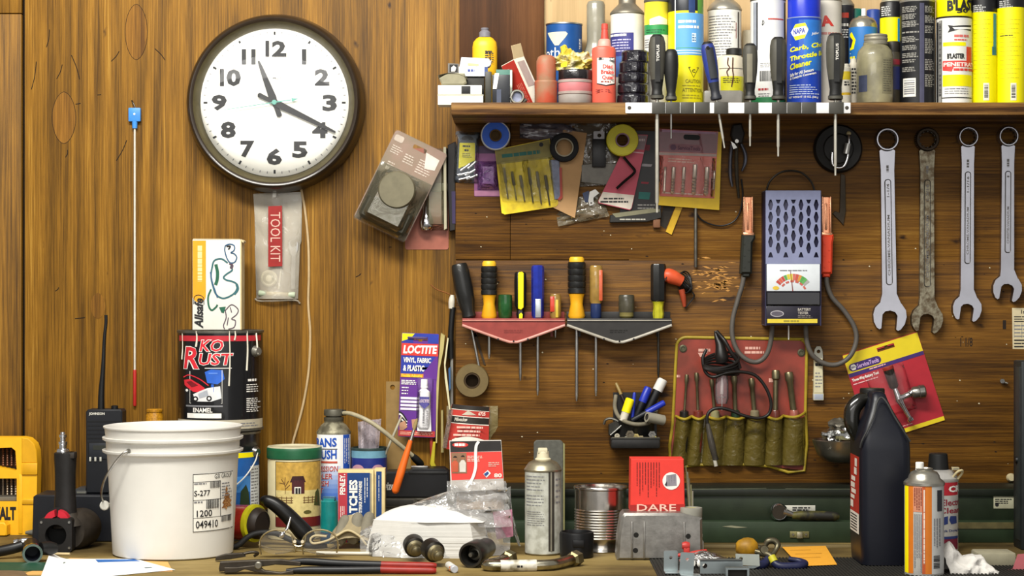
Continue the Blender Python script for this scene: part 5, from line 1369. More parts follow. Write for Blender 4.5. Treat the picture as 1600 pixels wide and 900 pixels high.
t = W('grey_tube', 'short open grey tube lying across the front of the pen holder', 'tube', 1018, 650, PAN); p = t.part('tube'); p.rod(M('#8f8a7a', .5), (1007, 648, 56), (1034, 654, 44), [(5, 0), (8, 0), (8, .97), (7, 1), (0, 1)], 20, False); p.rod(M('#2a2620', .8), (1009, 648.5, 55), (1012, 649, 53), [(6.5, 0), (0, 1)], 16)
t = W('small_clamp', 'small dark metal clamp hanging at the left of the pen holder', 'clamp', 960, 668, PAN); p = t.part('clamp')
p.tube(DULL, [(943, 662, 12), (946, 655, 14), (955, 653, 16), (966, 658, 18), (962, 664, 18)], 2.2, 8); p.poly(M('#3a3833', .4, .6, .3), [(950, 662), (962, 656), (972, 664), (954, 680), (950, 678)], 10, 22, bev=1); p.rod(STEEL, (953, 678, 24), (972, 661, 26), [(1.4, 0), (1.4, 1)], 8)
BG = 'bolts and nuts in the tray of the pen holder'
for u, v, r, h_, lab in ((963, 678, 4, '#a8a08c', 'small pale bolt at the left of the pen holder tray'), (983, 676, 7, '#5c5446', 'dark nut left of the brass bolt in the tray'), (992, 680, 6, '#a3935e', 'brass coloured bolt in the middle of the tray'),
                         (1000, 682, 5, '#8d8064', 'small brown nut right of the brass bolt in the tray'), (1017, 676, 6, '#6c6a66', 'grey nut behind the yellow one in the tray'), (1020, 682, 4.4, '#b9ad5c', 'small yellowish nut at the right of the tray'), (977, 682, 3.5, '#94907e', 'tiny grey nut before the dark nut in the tray')):
    t = W('loose_bolt', lab, 'bolt', u, v, PAN, BG); p = t.part('bolt'); m = M(h_, .4, .7, .3)
    p.rod(m, (u, v + 1, 26), (u - 1, v, 44), [(r * .55, 0), (r * .55, .5), (r, .5), (r, 1), (r * .5, 1), (r * .45, .9), (0, .9)], 6 if r > 4.5 else 14)

# ------------------------------------------------------------------ red tool roll with nut drivers
t = W('tool_roll', 'red vinyl tool roll with yellow piping holding nut drivers on the panel', 'tool roll', 1155, 527, PAN)
vin = M('#8a382b', .38, 0, .3, ns=14, bump=.15, bs=30, dirt='#6b2f22'); pip = M('#a08a24', .5, 0, .25)
def rl(v): return 1057 - 9 * (v - 540) / 190 if v > 540 else 1057
outl = circ(1072, 542, 15, 6, 90, 180) + [(1054, 600), (1051, 660), (1047, 724)] + [(1090, 726), (1150, 725), (1200, 728), (1256, 735)] + [(1258, 640), (1260, 550)] + circ(1247, 543, 13, 6, 0, 90)
p = t.part('backing', 'red vinyl sheet'); p.poly(vin, outl, .5, 3)
p = t.part('piping', 'yellow edge piping'); p.tube(pip, [(q[0], q[1], 3) for q in outl + outl[:1]], 2.4, 8, 2)
for u, v in ((1067, 544.5), (1251.5, 551)):
    g = t.part('grommet', 'metal grommet'); g.rod(M('#5c5a46', .4, .7), (u, v, 3), (u, v, 5), [(6, 0), (6, .6), (4, 1), (3, .9), (2.5, .3), (0, .3)], 20)
lb = t.part('print', 'worn white print'); wp = M('#d9a898', .7)
lb.text(wp, 'INDESTRO', (1091, 544, 1112, 550), 3.5, bold=.02); lb.text(wp, 'SET No. 76-7', (1164, 541, 1188, 546.5), 3.5, bold=.02); lb.text(wp, 'No NUT DRIVER', (1163, 548, 1194, 553), 3.5, bold=.02)
lb.text(wp, '3/16', (1057, 585, 1064, 590), 3.5); lb.text(wp, '7/16', (1201, 590, 1209, 598), 3.5); lb.flat(wp, [(1090, 551), (1106, 551), (1094, 558)], 3.5)
pv = M('#6e6428', .3, 0, .4, ns=30, coat=.3); PC = [(1056, 1079), (1080, 1100), (1104, 1133), (1134, 1164), (1165, 1196), (1197, 1222), (1223, 1256)]
pock = t.part('pocket', 'olive clear pocket row with a yellow hem')
pm = clear('#5f5220', .86, .2, .5, 60, 1.3)
PCV = [(648, 1), (650, 1), (656, 1), (655, 1), (652, 1), (647, 1), (645, 1)]
def bump_(u):
    for a, b in PC:
        if a <= u <= b: return math.sin(PI * (u - a) / (b - a))
    return 0.
pock.surf(pm, 100, 12, lambda a, b: (1056 - 8 * b + (201 + 8 * b) * a, 650 + 76 * b + 3 * bump_(1056 + 201 * a) * (1 - b), 4 + 18 * bump_(1056 + 201 * a) ** .5 * (1 - .45 * b)), .8)
hem = t.part('hem', 'yellow hem of the pockets'); hem.tube(pip, [(1056 + 201 * a, 650 + 3.5 * bump_(1056 + 201 * a) - (6 if a > .8 else 0) * (a - .8) * 5, 5.5 + 18.5 * bump_(1056 + 201 * a) ** .5) for a in [i / 100 for i in range(101)]], 2.2, 8, 1)
ND = [(1068, 1072.5, 585, 3.2, 2.0, '#1d1a16', 'black'), (1090, 1087.5, 582, 3.6, 2.2, '#6d2b20', 'red'), (1116, 1111, 592, 3.8, 2.6, '#8f8a62', 'clear'), (1148, 1146, 586, 5, 3.6, '#1f3a26', 'green'),
      (1178, 1173, 591, 5, 3.8, '#7d7358', 'grey'), (1210, 1211, 578, 6.4, 4, '#6e3226', 'brownish red'), (1239.5, 1231, 581, 6.8, 5, '#9a5648', 'dusty pink')]
NG = 'nut drivers in the red tool roll'
ordn = ['narrowest nut driver, black handled, at the left of the red tool roll', 'slim red handled nut driver second from the left in the tool roll', 'clear handled nut driver behind the black lamp cord in the tool roll', 'green handled nut driver in the middle of the red tool roll',
        'nut driver right of the green handled one, crossed by the black cord', 'tall nut driver with a ring socket, second from the right in the roll', 'thickest nut driver at the right end of the red tool roll']
for (hb, ht, v0, rs, r, hc, nm), lab in zip(ND, ordn):
    q = W('nut_driver', lab, 'nut driver', hb, 720, PAN, NG)
    p = q.part('shaft', 'metal shaft and socket'); m = M('#7d7458', .35, .8, .35)
    x = lambda v: hb + (ht - hb) * (650 - v) / (650 - v0)
    p.rod(m, (hb, 650, 10), (x(v0), v0, 9), [(r, 0), (r, .78), (rs, .82), (rs, .97), (rs * .85, 1), (rs * .5, 1), (rs * .5, .95), (0, .95)], 16)
    p = q.part('handle', nm + ' handle'); p.rod(M(hc, .3, 0, .3, coat=.3), (hb, 706, 8), (hb, 640, 11), [(4.6, 0), (6.4, .2), (7.4, .85), (7, .97), (min(rs, 6), 1), (0, 1)], 16)

# trouble light / test lamp with wound black cord
t = W('test_lamp', 'clear tipped test lamp with black cord wound about it hanging on the red roll', 'lamp', 1122, 520, PAN - .02)
ck = M('#1a1715', .4, 0, .3)
p = t.part('plug', 'black plug'); p.tube(ck, [(1117, 517, 8), (1119, 527, 10), (1124, 540, 12), (1126, 556, 14), (1127, 566, 14)], [2.2, 4, 7.5, 10.5, 9], 18)
p = t.part('bulb_tube', 'clear tube with a bulb'); p.lathe(clear('#b9a4a8', .25, .06, .1), 1126.5, [(8, 630), (10.5, 622), (10.5, 600), (9, 586), (9, 575)], 14, 24); p.lathe(M('#c9c0bc', .25, .5), 1126.5, [(1.2, 640), (1.2, 616), (3, 615), (3, 600), (2, 590)], 14, 14); p.rod(CHROME, (1121, 620, 14), (1132, 620, 14), [(1.2, 0), (1.2, 1)], 8)
p = t.part('cord', 'black wound cord')
for i in range(5):
    p.tube(ck, [(1125 + 28 * math.cos(a + .2 * i), 562 + i * 4 + 11 * math.sin(a + .4 * i) - 4 * math.cos(a), 18 + 14 * math.sin(a)) for a in [2 * PI * j / 10 for j in range(11)]], 2.1, 8, 3)
p.tube(ck, [(1119, 518, 10), (1130, 532, 22), (1140, 550, 24), (1150, 564, 20), (1154, 575, 18)], 3.2, 10)
p.tube(ck, [(1102, 545, 20), (1096, 560, 22), (1100, 580, 24), (1112, 588, 26), (1130, 582, 28), (1155, 580, 24), (1178, 586, 22), (1194, 605, 22), (1202, 628, 22), (1198, 646, 22), (1182, 652, 24), (1160, 648, 26), (1140, 640, 26), (1122, 636, 26), (1108, 640, 26), (1102, 652, 27), (1106, 676, 27), (1113, 700, 27), (1118, 716, 27)], 2.6, 10, 6)
p = t.part('tail', 'grey flattened end of the cord'); p.tube(M('#4a453e', .3, .2, .4), [(1103, 660, 27), (1109, 690, 28), (1115, 716, 28)], [3.4, 5.4, 4], 10); p.tube(M('#b9b4a6', .5), [(1114, 716, 28), (1116, 726, 28)], 3, 10)

# white box knife
t = W('box_knife', 'small white folding knife hanging right of the red tool roll', 'knife', 1277, 540, PAN)
kw = M('#c9c1a0', .5, 0, .12)
p = t.part('body'); p.poly(kw, [(1271, 560), (1284, 560), (1285, 614), (1270, 614)], 1, 11, bev=1)
p.poly(M('#8f8c80', .4, .4), [(1270, 560), (1272, 546), (1275, 541), (1281, 541), (1284, 547), (1285, 560)], 2, 7, holes=[circ(1278, 549, 3, 12)])
p.box(M('#9aa0ac', .4), 1269.5, 614, 1285.5, 625, 1, 11, 1); p.lines(INK, 1272, 566, 1284, 572, 1, .7, 11.4); p.lines(GREYINK, 1272, 580, 1283, 606, 5, .35, 11.4); p.text(INK, 'METER', (1272.5, 567, 1283, 572), 11.5, bold=.02)

# ------------------------------------------------------------------ battery load tester
t = W('battery_tester', 'blue grey battery load tester with a perforated front and meter on the panel', 'tester', 1232, 300, PAN)
hs = M('#7d82a0', .42, .15, .12); hd = M('#0b0a12', .12, 0, .2, spec=.5)
bodyp = t.part('housing', 'perforated blue grey housing')
hol = []
for r_ in range(7):
    for c_ in range(7):
        u = 1198 + c_ * 11.7; v = 322 + r_ * 19.0 + (9.5 if c_ % 2 else 0)
        if c_ % 2 == 1 and r_ == 6: continue
        top = 316; hgt = 8.2 if 314 < v < 410 else 5
        if v + hgt > 404: continue
        hol.append([(u - 3.8, v), (u - 1.4, v - hgt), (u + 1.4, v - hgt), (u + 3.8, v), (u + 1.4, v + hgt), (u - 1.4, v + hgt)])
for c_ in range(7):
    u = 1198 + c_ * 11.7
    if c_ % 2 == 1: hol.append([(u - 4, 314), (u + 4, 314), (u + 1.4, 320), (u - 1.4, 320)])
    else: hol.append([(u - 1.2, 395), (u + 1.2, 395), (u + 4, 403), (u - 4, 403)])
SIDE = M('#2a2842', .4, .2, .2)
bodyp.poly(hs, [(1190.5, 300), (1275, 300), (1275, 413), (1190.5, 413)], 44, 48, holes=hol, m2=SIDE)
bodyp.box(SIDE, 1189.5, 299.5, 1276, 508, 1, 42, 1.5)
bodyp.box(SIDE, 1189.5, 300, 1191.5, 508, 40, 47.6); bodyp.box(SIDE, 1274, 300, 1276, 508, 40, 47.6)
mt = t.part('meter', 'white meter with a coloured scale')
mt.box(M('#cfd4d8', .3, 0, .06), 1192, 413, 1274, 455, 40, 48.5, 1)
cols = ['#b5483a', '#c25a40', '#b8443a', '#5a9a4c', '#c9b83c', '#cfc040', '#c26a58', '#b8503e', '#c98a3c', '#4f9a46', '#5aa052', '#9a9a96']
for i, c_ in enumerate(cols):
    a0, a1 = math.radians(142 - i * 8.7), math.radians(142 - (i + 1) * 8.7 + .8)
    pc = lambda a, r: (1232 + r * math.cos(a) * 1.0, 461 - r * math.sin(a))
    mt.flat(M(c_, .5), [pc(a0, 33), pc(a1, 33), pc(a1, 25 if i < 5 else 23), pc(a0, 25 if i < 5 else 23)], 49)
for i in range(6):
    a = math.radians(140 - i * 20); mt.flat(M('#b85a4c', .5), [(1232 + 23 * math.cos(a), 461 - 23 * math.sin(a)), (1232 + 23 * math.cos(a - .25), 461 - 23 * math.sin(a - .25)), (1232 + 20 * math.cos(a - .25), 461 - 20 * math.sin(a - .25)), (1232 + 20 * math.cos(a), 461 - 20 * math.sin(a))], 49)
mt.lines(GREYINK, 1212, 421, 1256, 425, 1, .4, 49); mt.flat(M('#d8b83c', .5), circ(1206, 450, 5, 12, rv=3), 49)
ln = t.part('needle', 'thin needle'); ln.poly(M('#7a2a24', .4), [(1231.3, 455), (1228, 424), (1228.6, 424), (1232.6, 455)], 49.2, 49.6)
bt = t.part('base', 'dark glossy base panel'); bt.poly(hd, [(1191, 455), (1275, 455), (1275, 477), (1191, 477)], 40, 50, bev=2); bt.box(M('#1a1626', .4), 1191, 477, 1275, 508, 40, 47.6, 1)
bt.quad(M('#d8c23a', .45), 1193, 497.5, 1270, 504, 48.2); bt.text(M('#9a8a30', .5), 'BATTERY TESTER', (1218, 499, 1246, 502.5), 48.6)
bt.flat(M('#a8a4a8', .4), circ(1208, 489.5, 10.5, 20, rv=5), 48.2); bt.flat(M('#5a5560', .4), circ(1208, 489.5, 9, 20, rv=3.6), 48.5)
bt.text(M('#b9b2a8', .5), 'BATTERY', (1240, 481, 1260, 485), 48.3, bold=.02); bt.text(M('#b9b2a8', .5), 'TESTER', (1240, 486.5, 1256, 490.5), 48.3, bold=.02); bt.lines(M('#9a9288', .5), 1240, 491.5, 1266, 496, 2, .4, 48.3)
h = t.part('carry_loop', 'thin dark wire loop above'); h.tube(DARKM, [(1194, 302, 20), (1200, 285, 22), (1214, 272, 24), (1232, 268, 24), (1250, 272, 24), (1264, 285, 22), (1271, 302, 20)], 1.6, 8)
tg_ = t.part('toggle', 'thin white stem below'); tg_.lathe(WHITE, 1229, [(1.1, 530), (1.1, 506)], 24, 8)
cab = M('#55504a', .5, 0, .2)
for nm, pts_ in (('left', [(1161, 425, 16), (1158, 445, 16), (1150, 472, 16), (1143, 500, 16), (1143, 528, 17), (1152, 550, 18), (1168, 563, 18), (1184, 564, 18), (1196, 552, 20), (1202, 530, 22), (1204, 505, 24)]),
                 ('right', [(1289, 428, 16), (1290, 445, 16), (1298, 465, 16), (1316, 485, 16), (1332, 510, 16), (1335, 532, 17), (1326, 555, 18), (1308, 568, 18), (1288, 568, 18), (1268, 556, 20), (1258, 535, 22), (1255, 505, 24)])):
    q = t.part('cable', 'grey test cable'); q.tube(cab, pts_, 3.8, 12, 6)
copper = M('#d89a76', .25, .85, .15)
for cu, col, lab, tl in ((1167, '#23251f', 'black insulated clamp handle', 3), (1288.5, '#d8401f', 'red insulated clamp handle', 0)):
    q = t.part('clamp_handle', lab); m = M(col, .5, 0, .15)
    dx = -3 if tl else 0
    q.poly(m, [(cu - 9.5, 367), (cu + 10, 367), (cu + 10.5, 373), (cu + 9 + dx, 380), (cu + 8 + dx, 428), (cu - 10 + dx, 428), (cu - 9 + dx / 2, 380), (cu - 10, 373)], 6, 26, bev=3)
    q.poly(m, [(cu - 8 + dx, 424), (cu + 7 + dx, 424), (cu + 5 + dx, 433), (cu - 6 + dx, 433)], 9, 22, bev=2)
    for i in range(5): q.rod(m, (cu + dx - 4 + 7 * (i % 2), 382 + i * 9, 25), (cu + dx - 4 + 7 * (i % 2), 382 + i * 9, 26.8), [(1.6, 0), (1.2, 1)], 8)
    j = t.part('clamp_jaw', 'copper clamp jaw')
    j.poly(copper, [(cu - 7.5, 308), (cu + 7.5, 308), (cu + 7.5, 368), (cu - 8.5, 368)], 8, 14, bev=1); j.box(copper, cu - 8, 308, cu - 5, 366, 12, 22, 1); j.box(copper, cu + 4.5, 308, cu + 7.5, 366, 12, 22, 1)
    j.box(copper, cu - 2, 318, cu + 2, 360, 13, 16, 1); j.box(copper, cu - 8.5, 364, cu + 8.5, 369, 8, 24, 1)

# ------------------------------------------------------------------ big combination wrenches
rustm = M('#8d8672', .42, .75, .25, ns=90, bump=.3, dirt='#5f5240')
def wrench(lab, cu, vr, R_, rh, vj, jw, jaw_tilt, m, v_end, gh, txt, lean=0):
    t = W('combination_wrench', lab, 'wrench', cu, vr, PAN + .0016, 'combination wrenches on the panel', tilt=lean)
    p = t.part('shank'); n = 28
    ring = circ(cu, vr, R_, n, 300, 600 - 360 + 360 - 360 + 360)  # placeholder replaced below
    a0 = -58
    ring = [(cu + R_ * math.cos(math.radians(a)), vr - R_ * math.sin(math.radians(a))) for a in [a0 + i * (360 - 64) / n for i in range(n + 1)]]
    neck = R_ * .66
    ja = math.radians(jaw_tilt); jc = vj
    def J(x, y): return (cu + x * math.cos(ja) - y * math.sin(ja), jc + x * math.sin(ja) + y * math.cos(ja))
    left = [(cu - neck, vr + R_ * .95), (cu - neck * .98, vr + R_ * 1.2), (cu - gh * .94, vr + R_ * 2.6), (cu - gh * 1.02, vj - jw * 1.15)]
    W_ = jw
    jaw = [J(-.62 * W_, -.62 * W_), J(-.92 * W_, -.25 * W_), J(-1.0 * W_, .15 * W_), J(-.92 * W_, .6 * W_), J(-.72 * W_, .92 * W_), J(-.56 * W_, 1.02 * W_), J(-.45 * W_, .95 * W_), J(-.45 * W_, .12 * W_), J(-.3 * W_, -.08 * W_),
           J(0, -.16 * W_), J(.3 * W_, -.08 * W_), J(.45 * W_, .12 * W_), J(.45 * W_, .95 * W_), J(.56 * W_, 1.02 * W_), J(.72 * W_, .92 * W_), J(.92 * W_, .6 * W_), J(1.0 * W_, .15 * W_), J(.92 * W_, -.25 * W_), J(.62 * W_, -.62 * W_)]
    right = [(2 * cu - q[0], q[1]) for q in reversed(left)]
    # ring is counter clockwise from lower right to lower left in picture terms
    outline = ring + left + jaw + right
    hole = circ(cu, vr, rh, 24)
    p.poly(m, outline, 4, 14, holes=[hole])
    q = t.part('jaw', 'thicker open jaw'); q.poly(m, jaw, 2, 17.5, bev=0)
    d = t.part('ring_end', 'box end ring'); d.rod(m if m is not rustm else M('#3a2f24', .5, .6, .4, ns=90), (cu, vr, 2), (cu, vr, 19), [(rh, 0), (R_, 0), (R_, .85), (R_ - 1.6, 1), (rh + .8, 1), (rh, .9), (rh, 0)], 36, False)
    for i in range(12):
        a = 2 * PI * i / 12; d.rod(M('#3c3a36', .4, .8), (cu + (rh - .5) * math.cos(a), vr + (rh - .5) * math.sin(a), 3), (cu + (rh - .5) * math.cos(a), vr + (rh - .5) * math.sin(a), 17), [(1.1, 0), (1.1, 1)], 6)
    pnl = t.part('raised_panel', 'raised panel with stamped letters'); v0, v1 = vr + R_ * 3.4, v_end
    h = gh * .42
    pnl.poly(m, rrect(cu - h, v0, cu + h, v1, h * .9), 13, 15.2, bev=.8)
    pnl.tube(M('#55534e', .4, .8), [(q[0], q[1], 14.4) for q in rrect(cu - h, v0, cu + h, v1, h * .9) + [rrect(cu - h, v0, cu + h, v1, h * .9)[0]]], .7, 6, 1)
    st_ = M('#6f6c6a', .5, .6)
    if txt:
        pnl.text(st_, txt[0], (cu - h * .42, v0 + 7, cu + h * .42, v0 + 5 + 4.5 * len(txt[0])), 15.6, 'up', .02)
        pnl.text(st_, txt[1], (cu - h * .42, v0 + 55, cu + h * .42, v1 - 14), 15.6, 'up', .02)
        pnl.text(st_, 'FORGED', (cu - 2.4, vr + R_ * 2.2, cu + 2.4, vr + R_ * 2.2 + 14), 14.4, 'up', .02)
    return t
wr = M('#b2b2ba', .3, 1, .15, ns=20)
wrench('largest bright combination wrench, leftmost on the panel', 1383.5, 219, 18.3, 14.2, 489, 26, 6, wr, 445, 11, ('1-1/4', 'CHROME-VANADIUM'), 0).rot = (0, math.radians(-.9), 0)
wrench('rusty blackened combination wrench between two bright ones on the panel', 1446, 219, 18.5, 13, 494, 24.5, 8, rustm, 448, 11, ('1-3/16', 'CHROME VANADIUM'))
wrench('third bright combination wrench from the left on the panel', 1509.5, 215, 16, 12.4, 478, 22.5, 8, wr, 412, 10, ('1-1/16', 'CHROME-VANADIUM'), .3)
wrench('shortest bright combination wrench at the right end of the row', 1572, 214, 16, 12.2, 447, 22.5, 10, wr, 395, 10, ('1', 'CHRISTIE-VANADIUM'), .3)
ink = W('pencil_mark', None, None, 1500, 535, PAN)
THINGS.remove(ink)

# black disc with chrome clasp
t = W('magnet_disc', 'large black disc with a chrome hook hanging under the magnetic bar', 'disc', 1308, 233, PAN)
p = t.part('disc'); dk_ = M('#16130f', .55, 0, .3); p.rod(dk_, (1308, 233, 0), (1308, 233, 14), [(37, 0), (38, .2), (38, .7), (35, 1), (24, .85), (22, 1), (0, 1)], 48)
h = t.part('hook', 'chrome hook'); h.tube(CHROME, [(1297, 240, 22), (1297, 256, 23), (1303, 263, 24), (1313, 262, 24), (1319, 252, 24), (1322, 236, 23), (1323, 216, 22), (1322, 210, 20)], 2.2, 10)
h.tube(M('#b9b8b4', .3, .8), [(1318, 242, 24), (1321, 226, 24)], 5, 12); h.blob(M('#b3a57c', .4), (1323, 210, 20), (3.6, 3.6, 3.6), 0)
t = W('blade', 'dark slim blade hanging beneath the black disc', 'blade', 1316, 275, PAN)
p = t.part('blade'); p.poly(M('#3a3022', .5, .4, .3), [(1313, 272), (1320, 274), (1321, 330), (1317, 352), (1311, 345), (1300, 334), (1304, 330), (1311, 332)], 1, 5, bev=.6)

# needle nose pliers under the bar
t = W('needle_pliers', 'small dark pliers hanging under the magnetic bar', 'pliers', 1150, 200, PAN)
p = t.part('head'); p.poly(M('#211d1a', .5, .3, .3), [(1143, 196), (1157, 194), (1162, 210), (1158, 226), (1146, 226), (1140, 212)], 4, 18, bev=2); p.rod(STEEL, (1149, 222, 16), (1149, 222, 21), [(4.4, 0), (3, 1)], 14)
p.poly(STEEL, [(1140, 222), (1146, 226), (1150, 232), (1144, 234)], 12, 18)
for pts_, m, nm in (([(1142, 226, 10), (1140, 250, 10), (1140, 275, 10), (1143, 292, 10)], M('#7d7f8c', .3, .8, .3), 'bright handle'), ([(1150, 226, 12), (1149, 250, 14), (1150, 280, 14), (1153, 310, 12)], M('#4a4438', .5, .4, .4), 'dull handle'), ([(1157, 226, 10), (1163, 240, 10), (1163, 255, 10), (1158, 268, 10)], M('#777a88', .3, .8, .3), 'bright handle')):
    q = t.part('handle', nm); q.tube(m, pts_, [4.4, 5, 5, 3], 12, 5, .6)
# thin hoop of wire
t = W('wire_hoop', 'thin black wire hoop hanging behind the red drill bit pack', 'wire', 1120, 300, PAN)
t.part('hoop').tube(BLACK, [(1084, 322, 6), (1092, 340, 6), (1108, 350, 6), (1128, 353, 6), (1146, 346, 6), (1156, 330, 6), (1160, 305, 5), (1158, 280, 4)], 1.3, 8)

# ------------------------------------------------------------------ three-way battery tool card
t = W('battery_tool_card', 'red and yellow card with a chrome three way tool hanging tilted on the panel', 'card', 1372, 532, PAN, tilt=-17.5)
U0, U1, V0, V1 = 1311, 1434, 537, 682
p = t.part('card'); cr = M('#a5202c', .42, 0, .1); cyl_ = M('#d6c01c', .45, 0, .06)
p.poly(cr, rrect(U0, V0, U1, V1, 3), 1, 3, holes=[[(1366, 545), (1378, 545), (1378, 543), (1383, 543), (1383, 545), (1393, 545), (1393, 549), (1366, 549)]])
p.quad(cyl_, U0 + .5, V0 + 1, 1365.5, 568, 3.3); p.quad(cyl_, 1393.5, V0 + 1, U1 - .5, 568, 3.3); p.quad(cyl_, 1365, V0 + 1, 1394, 542.6, 3.35); p.quad(cyl_, 1365, 549.2, 1394, 568, 3.35)
p.quad(M('#3b2466', .45), U0 + .5, 568, U1 - .5, 574, 3.4); p.flat(cyl_, [(U0 + 2, V1 - 7), (U1 - .5, V1 - 7), (U1 - .5, V1 - .5), (U0 + 2, V1 - .5)], 3.4)
pp_ = t.part('print', 'purple oval logo and white print'); pp_.poly(M('#3b2466', .45), rrect(1315, 554, 1367, 566, 6), 3.3, 3.8)
hexp = lambda cu, cv, r: [(cu + r * math.cos(PI / 3 * i), cv + r * math.sin(PI / 3 * i)) for i in range(6)]
pp_.flat(WHITE, hexp(1322, 560, 5), 4.2); pp_.text(M('#3b2466', .5), 'NAPA', (1318, 558.4, 1326, 561.6), 4.5, bold=.02); pp_.text(M('#c9a8d8', .5), 'ServiceTools', (1328, 556.6, 1363, 563.6), 4.2, bold=.025)
pp_.text(WHITE, 'Three-Way Battery Tool', (1314, 577, 1357, 583), 3.8, bold=.03); pp_.lines(M('#e0b0b0', .5), 1314, 584.5, 1358, 587.5, 1, .5, 3.8); pp_.lines(M('#e0b0b0', .5), 1345, 568.5, 1375, 572, 1, .5, 4)
pp_.lines(M('#e9a8a0', .5), 1368, 669, 1386, 673, 1, .4, 3.8)
tl = t.part('three_way_tool', 'chrome tool with a red knob end')
def back(u, v):   # picture point to the card's own untilted frame
    a = math.radians(-17.5); du, dv = u - 1372, v - 532
    return (1372 + du * math.cos(a) + dv * math.sin(a), 532 - du * math.sin(a) + dv * math.cos(a))
def rodp(m, a, b, prof, w0=20, w1=20, seg=18): tl.rod(m, back(*a) + (w0,), back(*b) + (w1,), prof, seg)
rodp(M('#4a4642', .3, .8), (1383, 572), (1394, 606), [(8.5, 0, M('#8d2a22', .4)), (9, .1), (8.5, .14, M('#4a4642', .3, .8)), (8, .5), (7.5, .9), (5, 1)])
rodp(CHROME, (1393, 603), (1401, 624), [(4, 0), (5, .5), (6.5, 1)]); rodp(CHROME, (1400, 622), (1424, 612), [(7, 0), (4.6, .35), (5, .8), (8, 1)])
rodp(M('#8d8a84', .3, .9), (1421, 613), (1442, 610), [(8, 0), (9.6, .15), (9.6, .5), (10.6, .55), (10.6, .9), (8, 1), (7, .9), (0, .9)]); rodp(CHROME, (1400, 622), (1420, 656), [(7, 0), (4, .4), (3.6, .85), (5.5, .9), (5, 1)])
bl_ = t.part('blister', 'clear blister over the tool'); bl_.surf(clear('#f0d8d8', .02, .05, 0, 40, 1.08), 8, 8, lambda a, b: (1336 + 62 * a, 575 + 76 * b, 3.5 + 30 * min(1, 6 * min(a, 1 - a)) * min(1, 6 * min(b, 1 - b))), .4)

# magnetic bowl
t = W('magnetic_bowl', 'small steel bowl stuck on the panel left of the black jug', 'bowl', 1308, 690, PAN)
p = t.part('bowl'); bm2 = M('#8d897c', .3, .9, .3)
p.lathe(bm2, 1308, [(14, 719), (28, 716), (38, 706), (44, 690), (45.5, 684), (44, 683), (41, 690), (35, 703), (26, 711), (0, 712)], 46, 40, .98)
t = W('foil', 'crumpled silver foil sitting in the steel bowl', 'foil', 1306, 680, PAN)
p = t.part('foil'); p.blob(M('#d8d8d6', .2, 1, .2, bump=.8, bs=160), (1306, 676, 46), (27, 14, 26), .5, 2.5, 3, 2)
p.blob(M('#6a655a', .5, .6, .4, bump=.6, bs=160), (1306, 660, 40), (17, 10, 18), .4, 2, 3, 5)
t = W('plastic_scrap', 'pale folded plastic piece in the steel bowl under the foil', 'scrap', 1315, 695, PAN)
t.part('scrap').poly(M('#a39c76', .5, 0, .3), [(1296, 700), (1306, 688), (1326, 694), (1334, 700), (1330, 704), (1300, 704)], 62, 84, bev=2)

# paper card on the right
t = W('note_card', 'printed paper card pinned at the right edge of the panel', 'card', 1590, 512, PAN)
p = t.part('card'); p.poly(M('#c9bc98', .7, 0, .1), [(1581, 481), (1640, 482), (1640, 546), (1582, 545)], .5, 1.5)
p.text(INK, '1m', (1595, 484, 1604, 490), 2, bold=.02); p.lines(INK, 1584, 493, 1638, 504, 3, .4, 1.9); p.lines(GREYINK, 1584, 506, 1638, 528, 4, .3, 1.9); p.lines(INK, 1584, 529, 1638, 544, 3, .4, 1.9)
for i in range(5): p.quad(GREYINK, 1584 + i * 12, 504, 1584.5 + i * 12, 528, 1.8)
mk = M('#20150c', .8, 0, .2)
pn = [t_ for t_ in THINGS if t_.name == 'trim_3'][0].parts[0]
pn.text(mk, '1 1/8', (1497, 527, 1516, 541), 16.1, bold=.01); pn.text(mk, '1', (1563, 500, 1568, 514), 16.1)
# ================================================================== packs hanging under the shelf
def quadf(c, w0, w1, bulge=0, nz=0, seed=0):
    def f(a, b):
        u = (c[0][0] * (1 - a) + c[1][0] * a) * (1 - b) + (c[3][0] * (1 - a) + c[2][0] * a) * b
        v = (c[0][1] * (1 - a) + c[1][1] * a) * (1 - b) + (c[3][1] * (1 - a) + c[2][1] * a) * b
        return (u, v, w0 + (w1 - w0) * b + bulge * math.sin(PI * a) * math.sin(PI * b) + nz * noise.noise(Vector((a * 5 + seed, b * 6, seed))))
    return f
def reel(lab, cu, cv, r, rh, w0, d, m, inner, rimm=None, nm='tape_roll'):
    t = W(nm, lab, 'tape', cu, cv, PAN)
    p = t.part('roll'); rm = rimm or m
    p.rod(m, (cu, cv, w0), (cu, cv, w0 + d), [(rh, 0), (r, 0, rm), (r, .9), (r - .8, 1), (r - 2, 1, m), (r - 2.4, .96), (rh + 1, .96), (rh, .9), (rh, 0)], 44, False)
    c = t.part('core', 'hollow core'); c.rod(inner, (cu, cv, w0), (cu, cv, w0 + d * .9), [(rh, 0), (rh, 1), (rh - 2, 1), (rh - 2, .1)] + ([(0, .1)] if r < 24 and rh < 11 else [(rh - 2, 0), (rh, 0)]), 32, False)
    return t
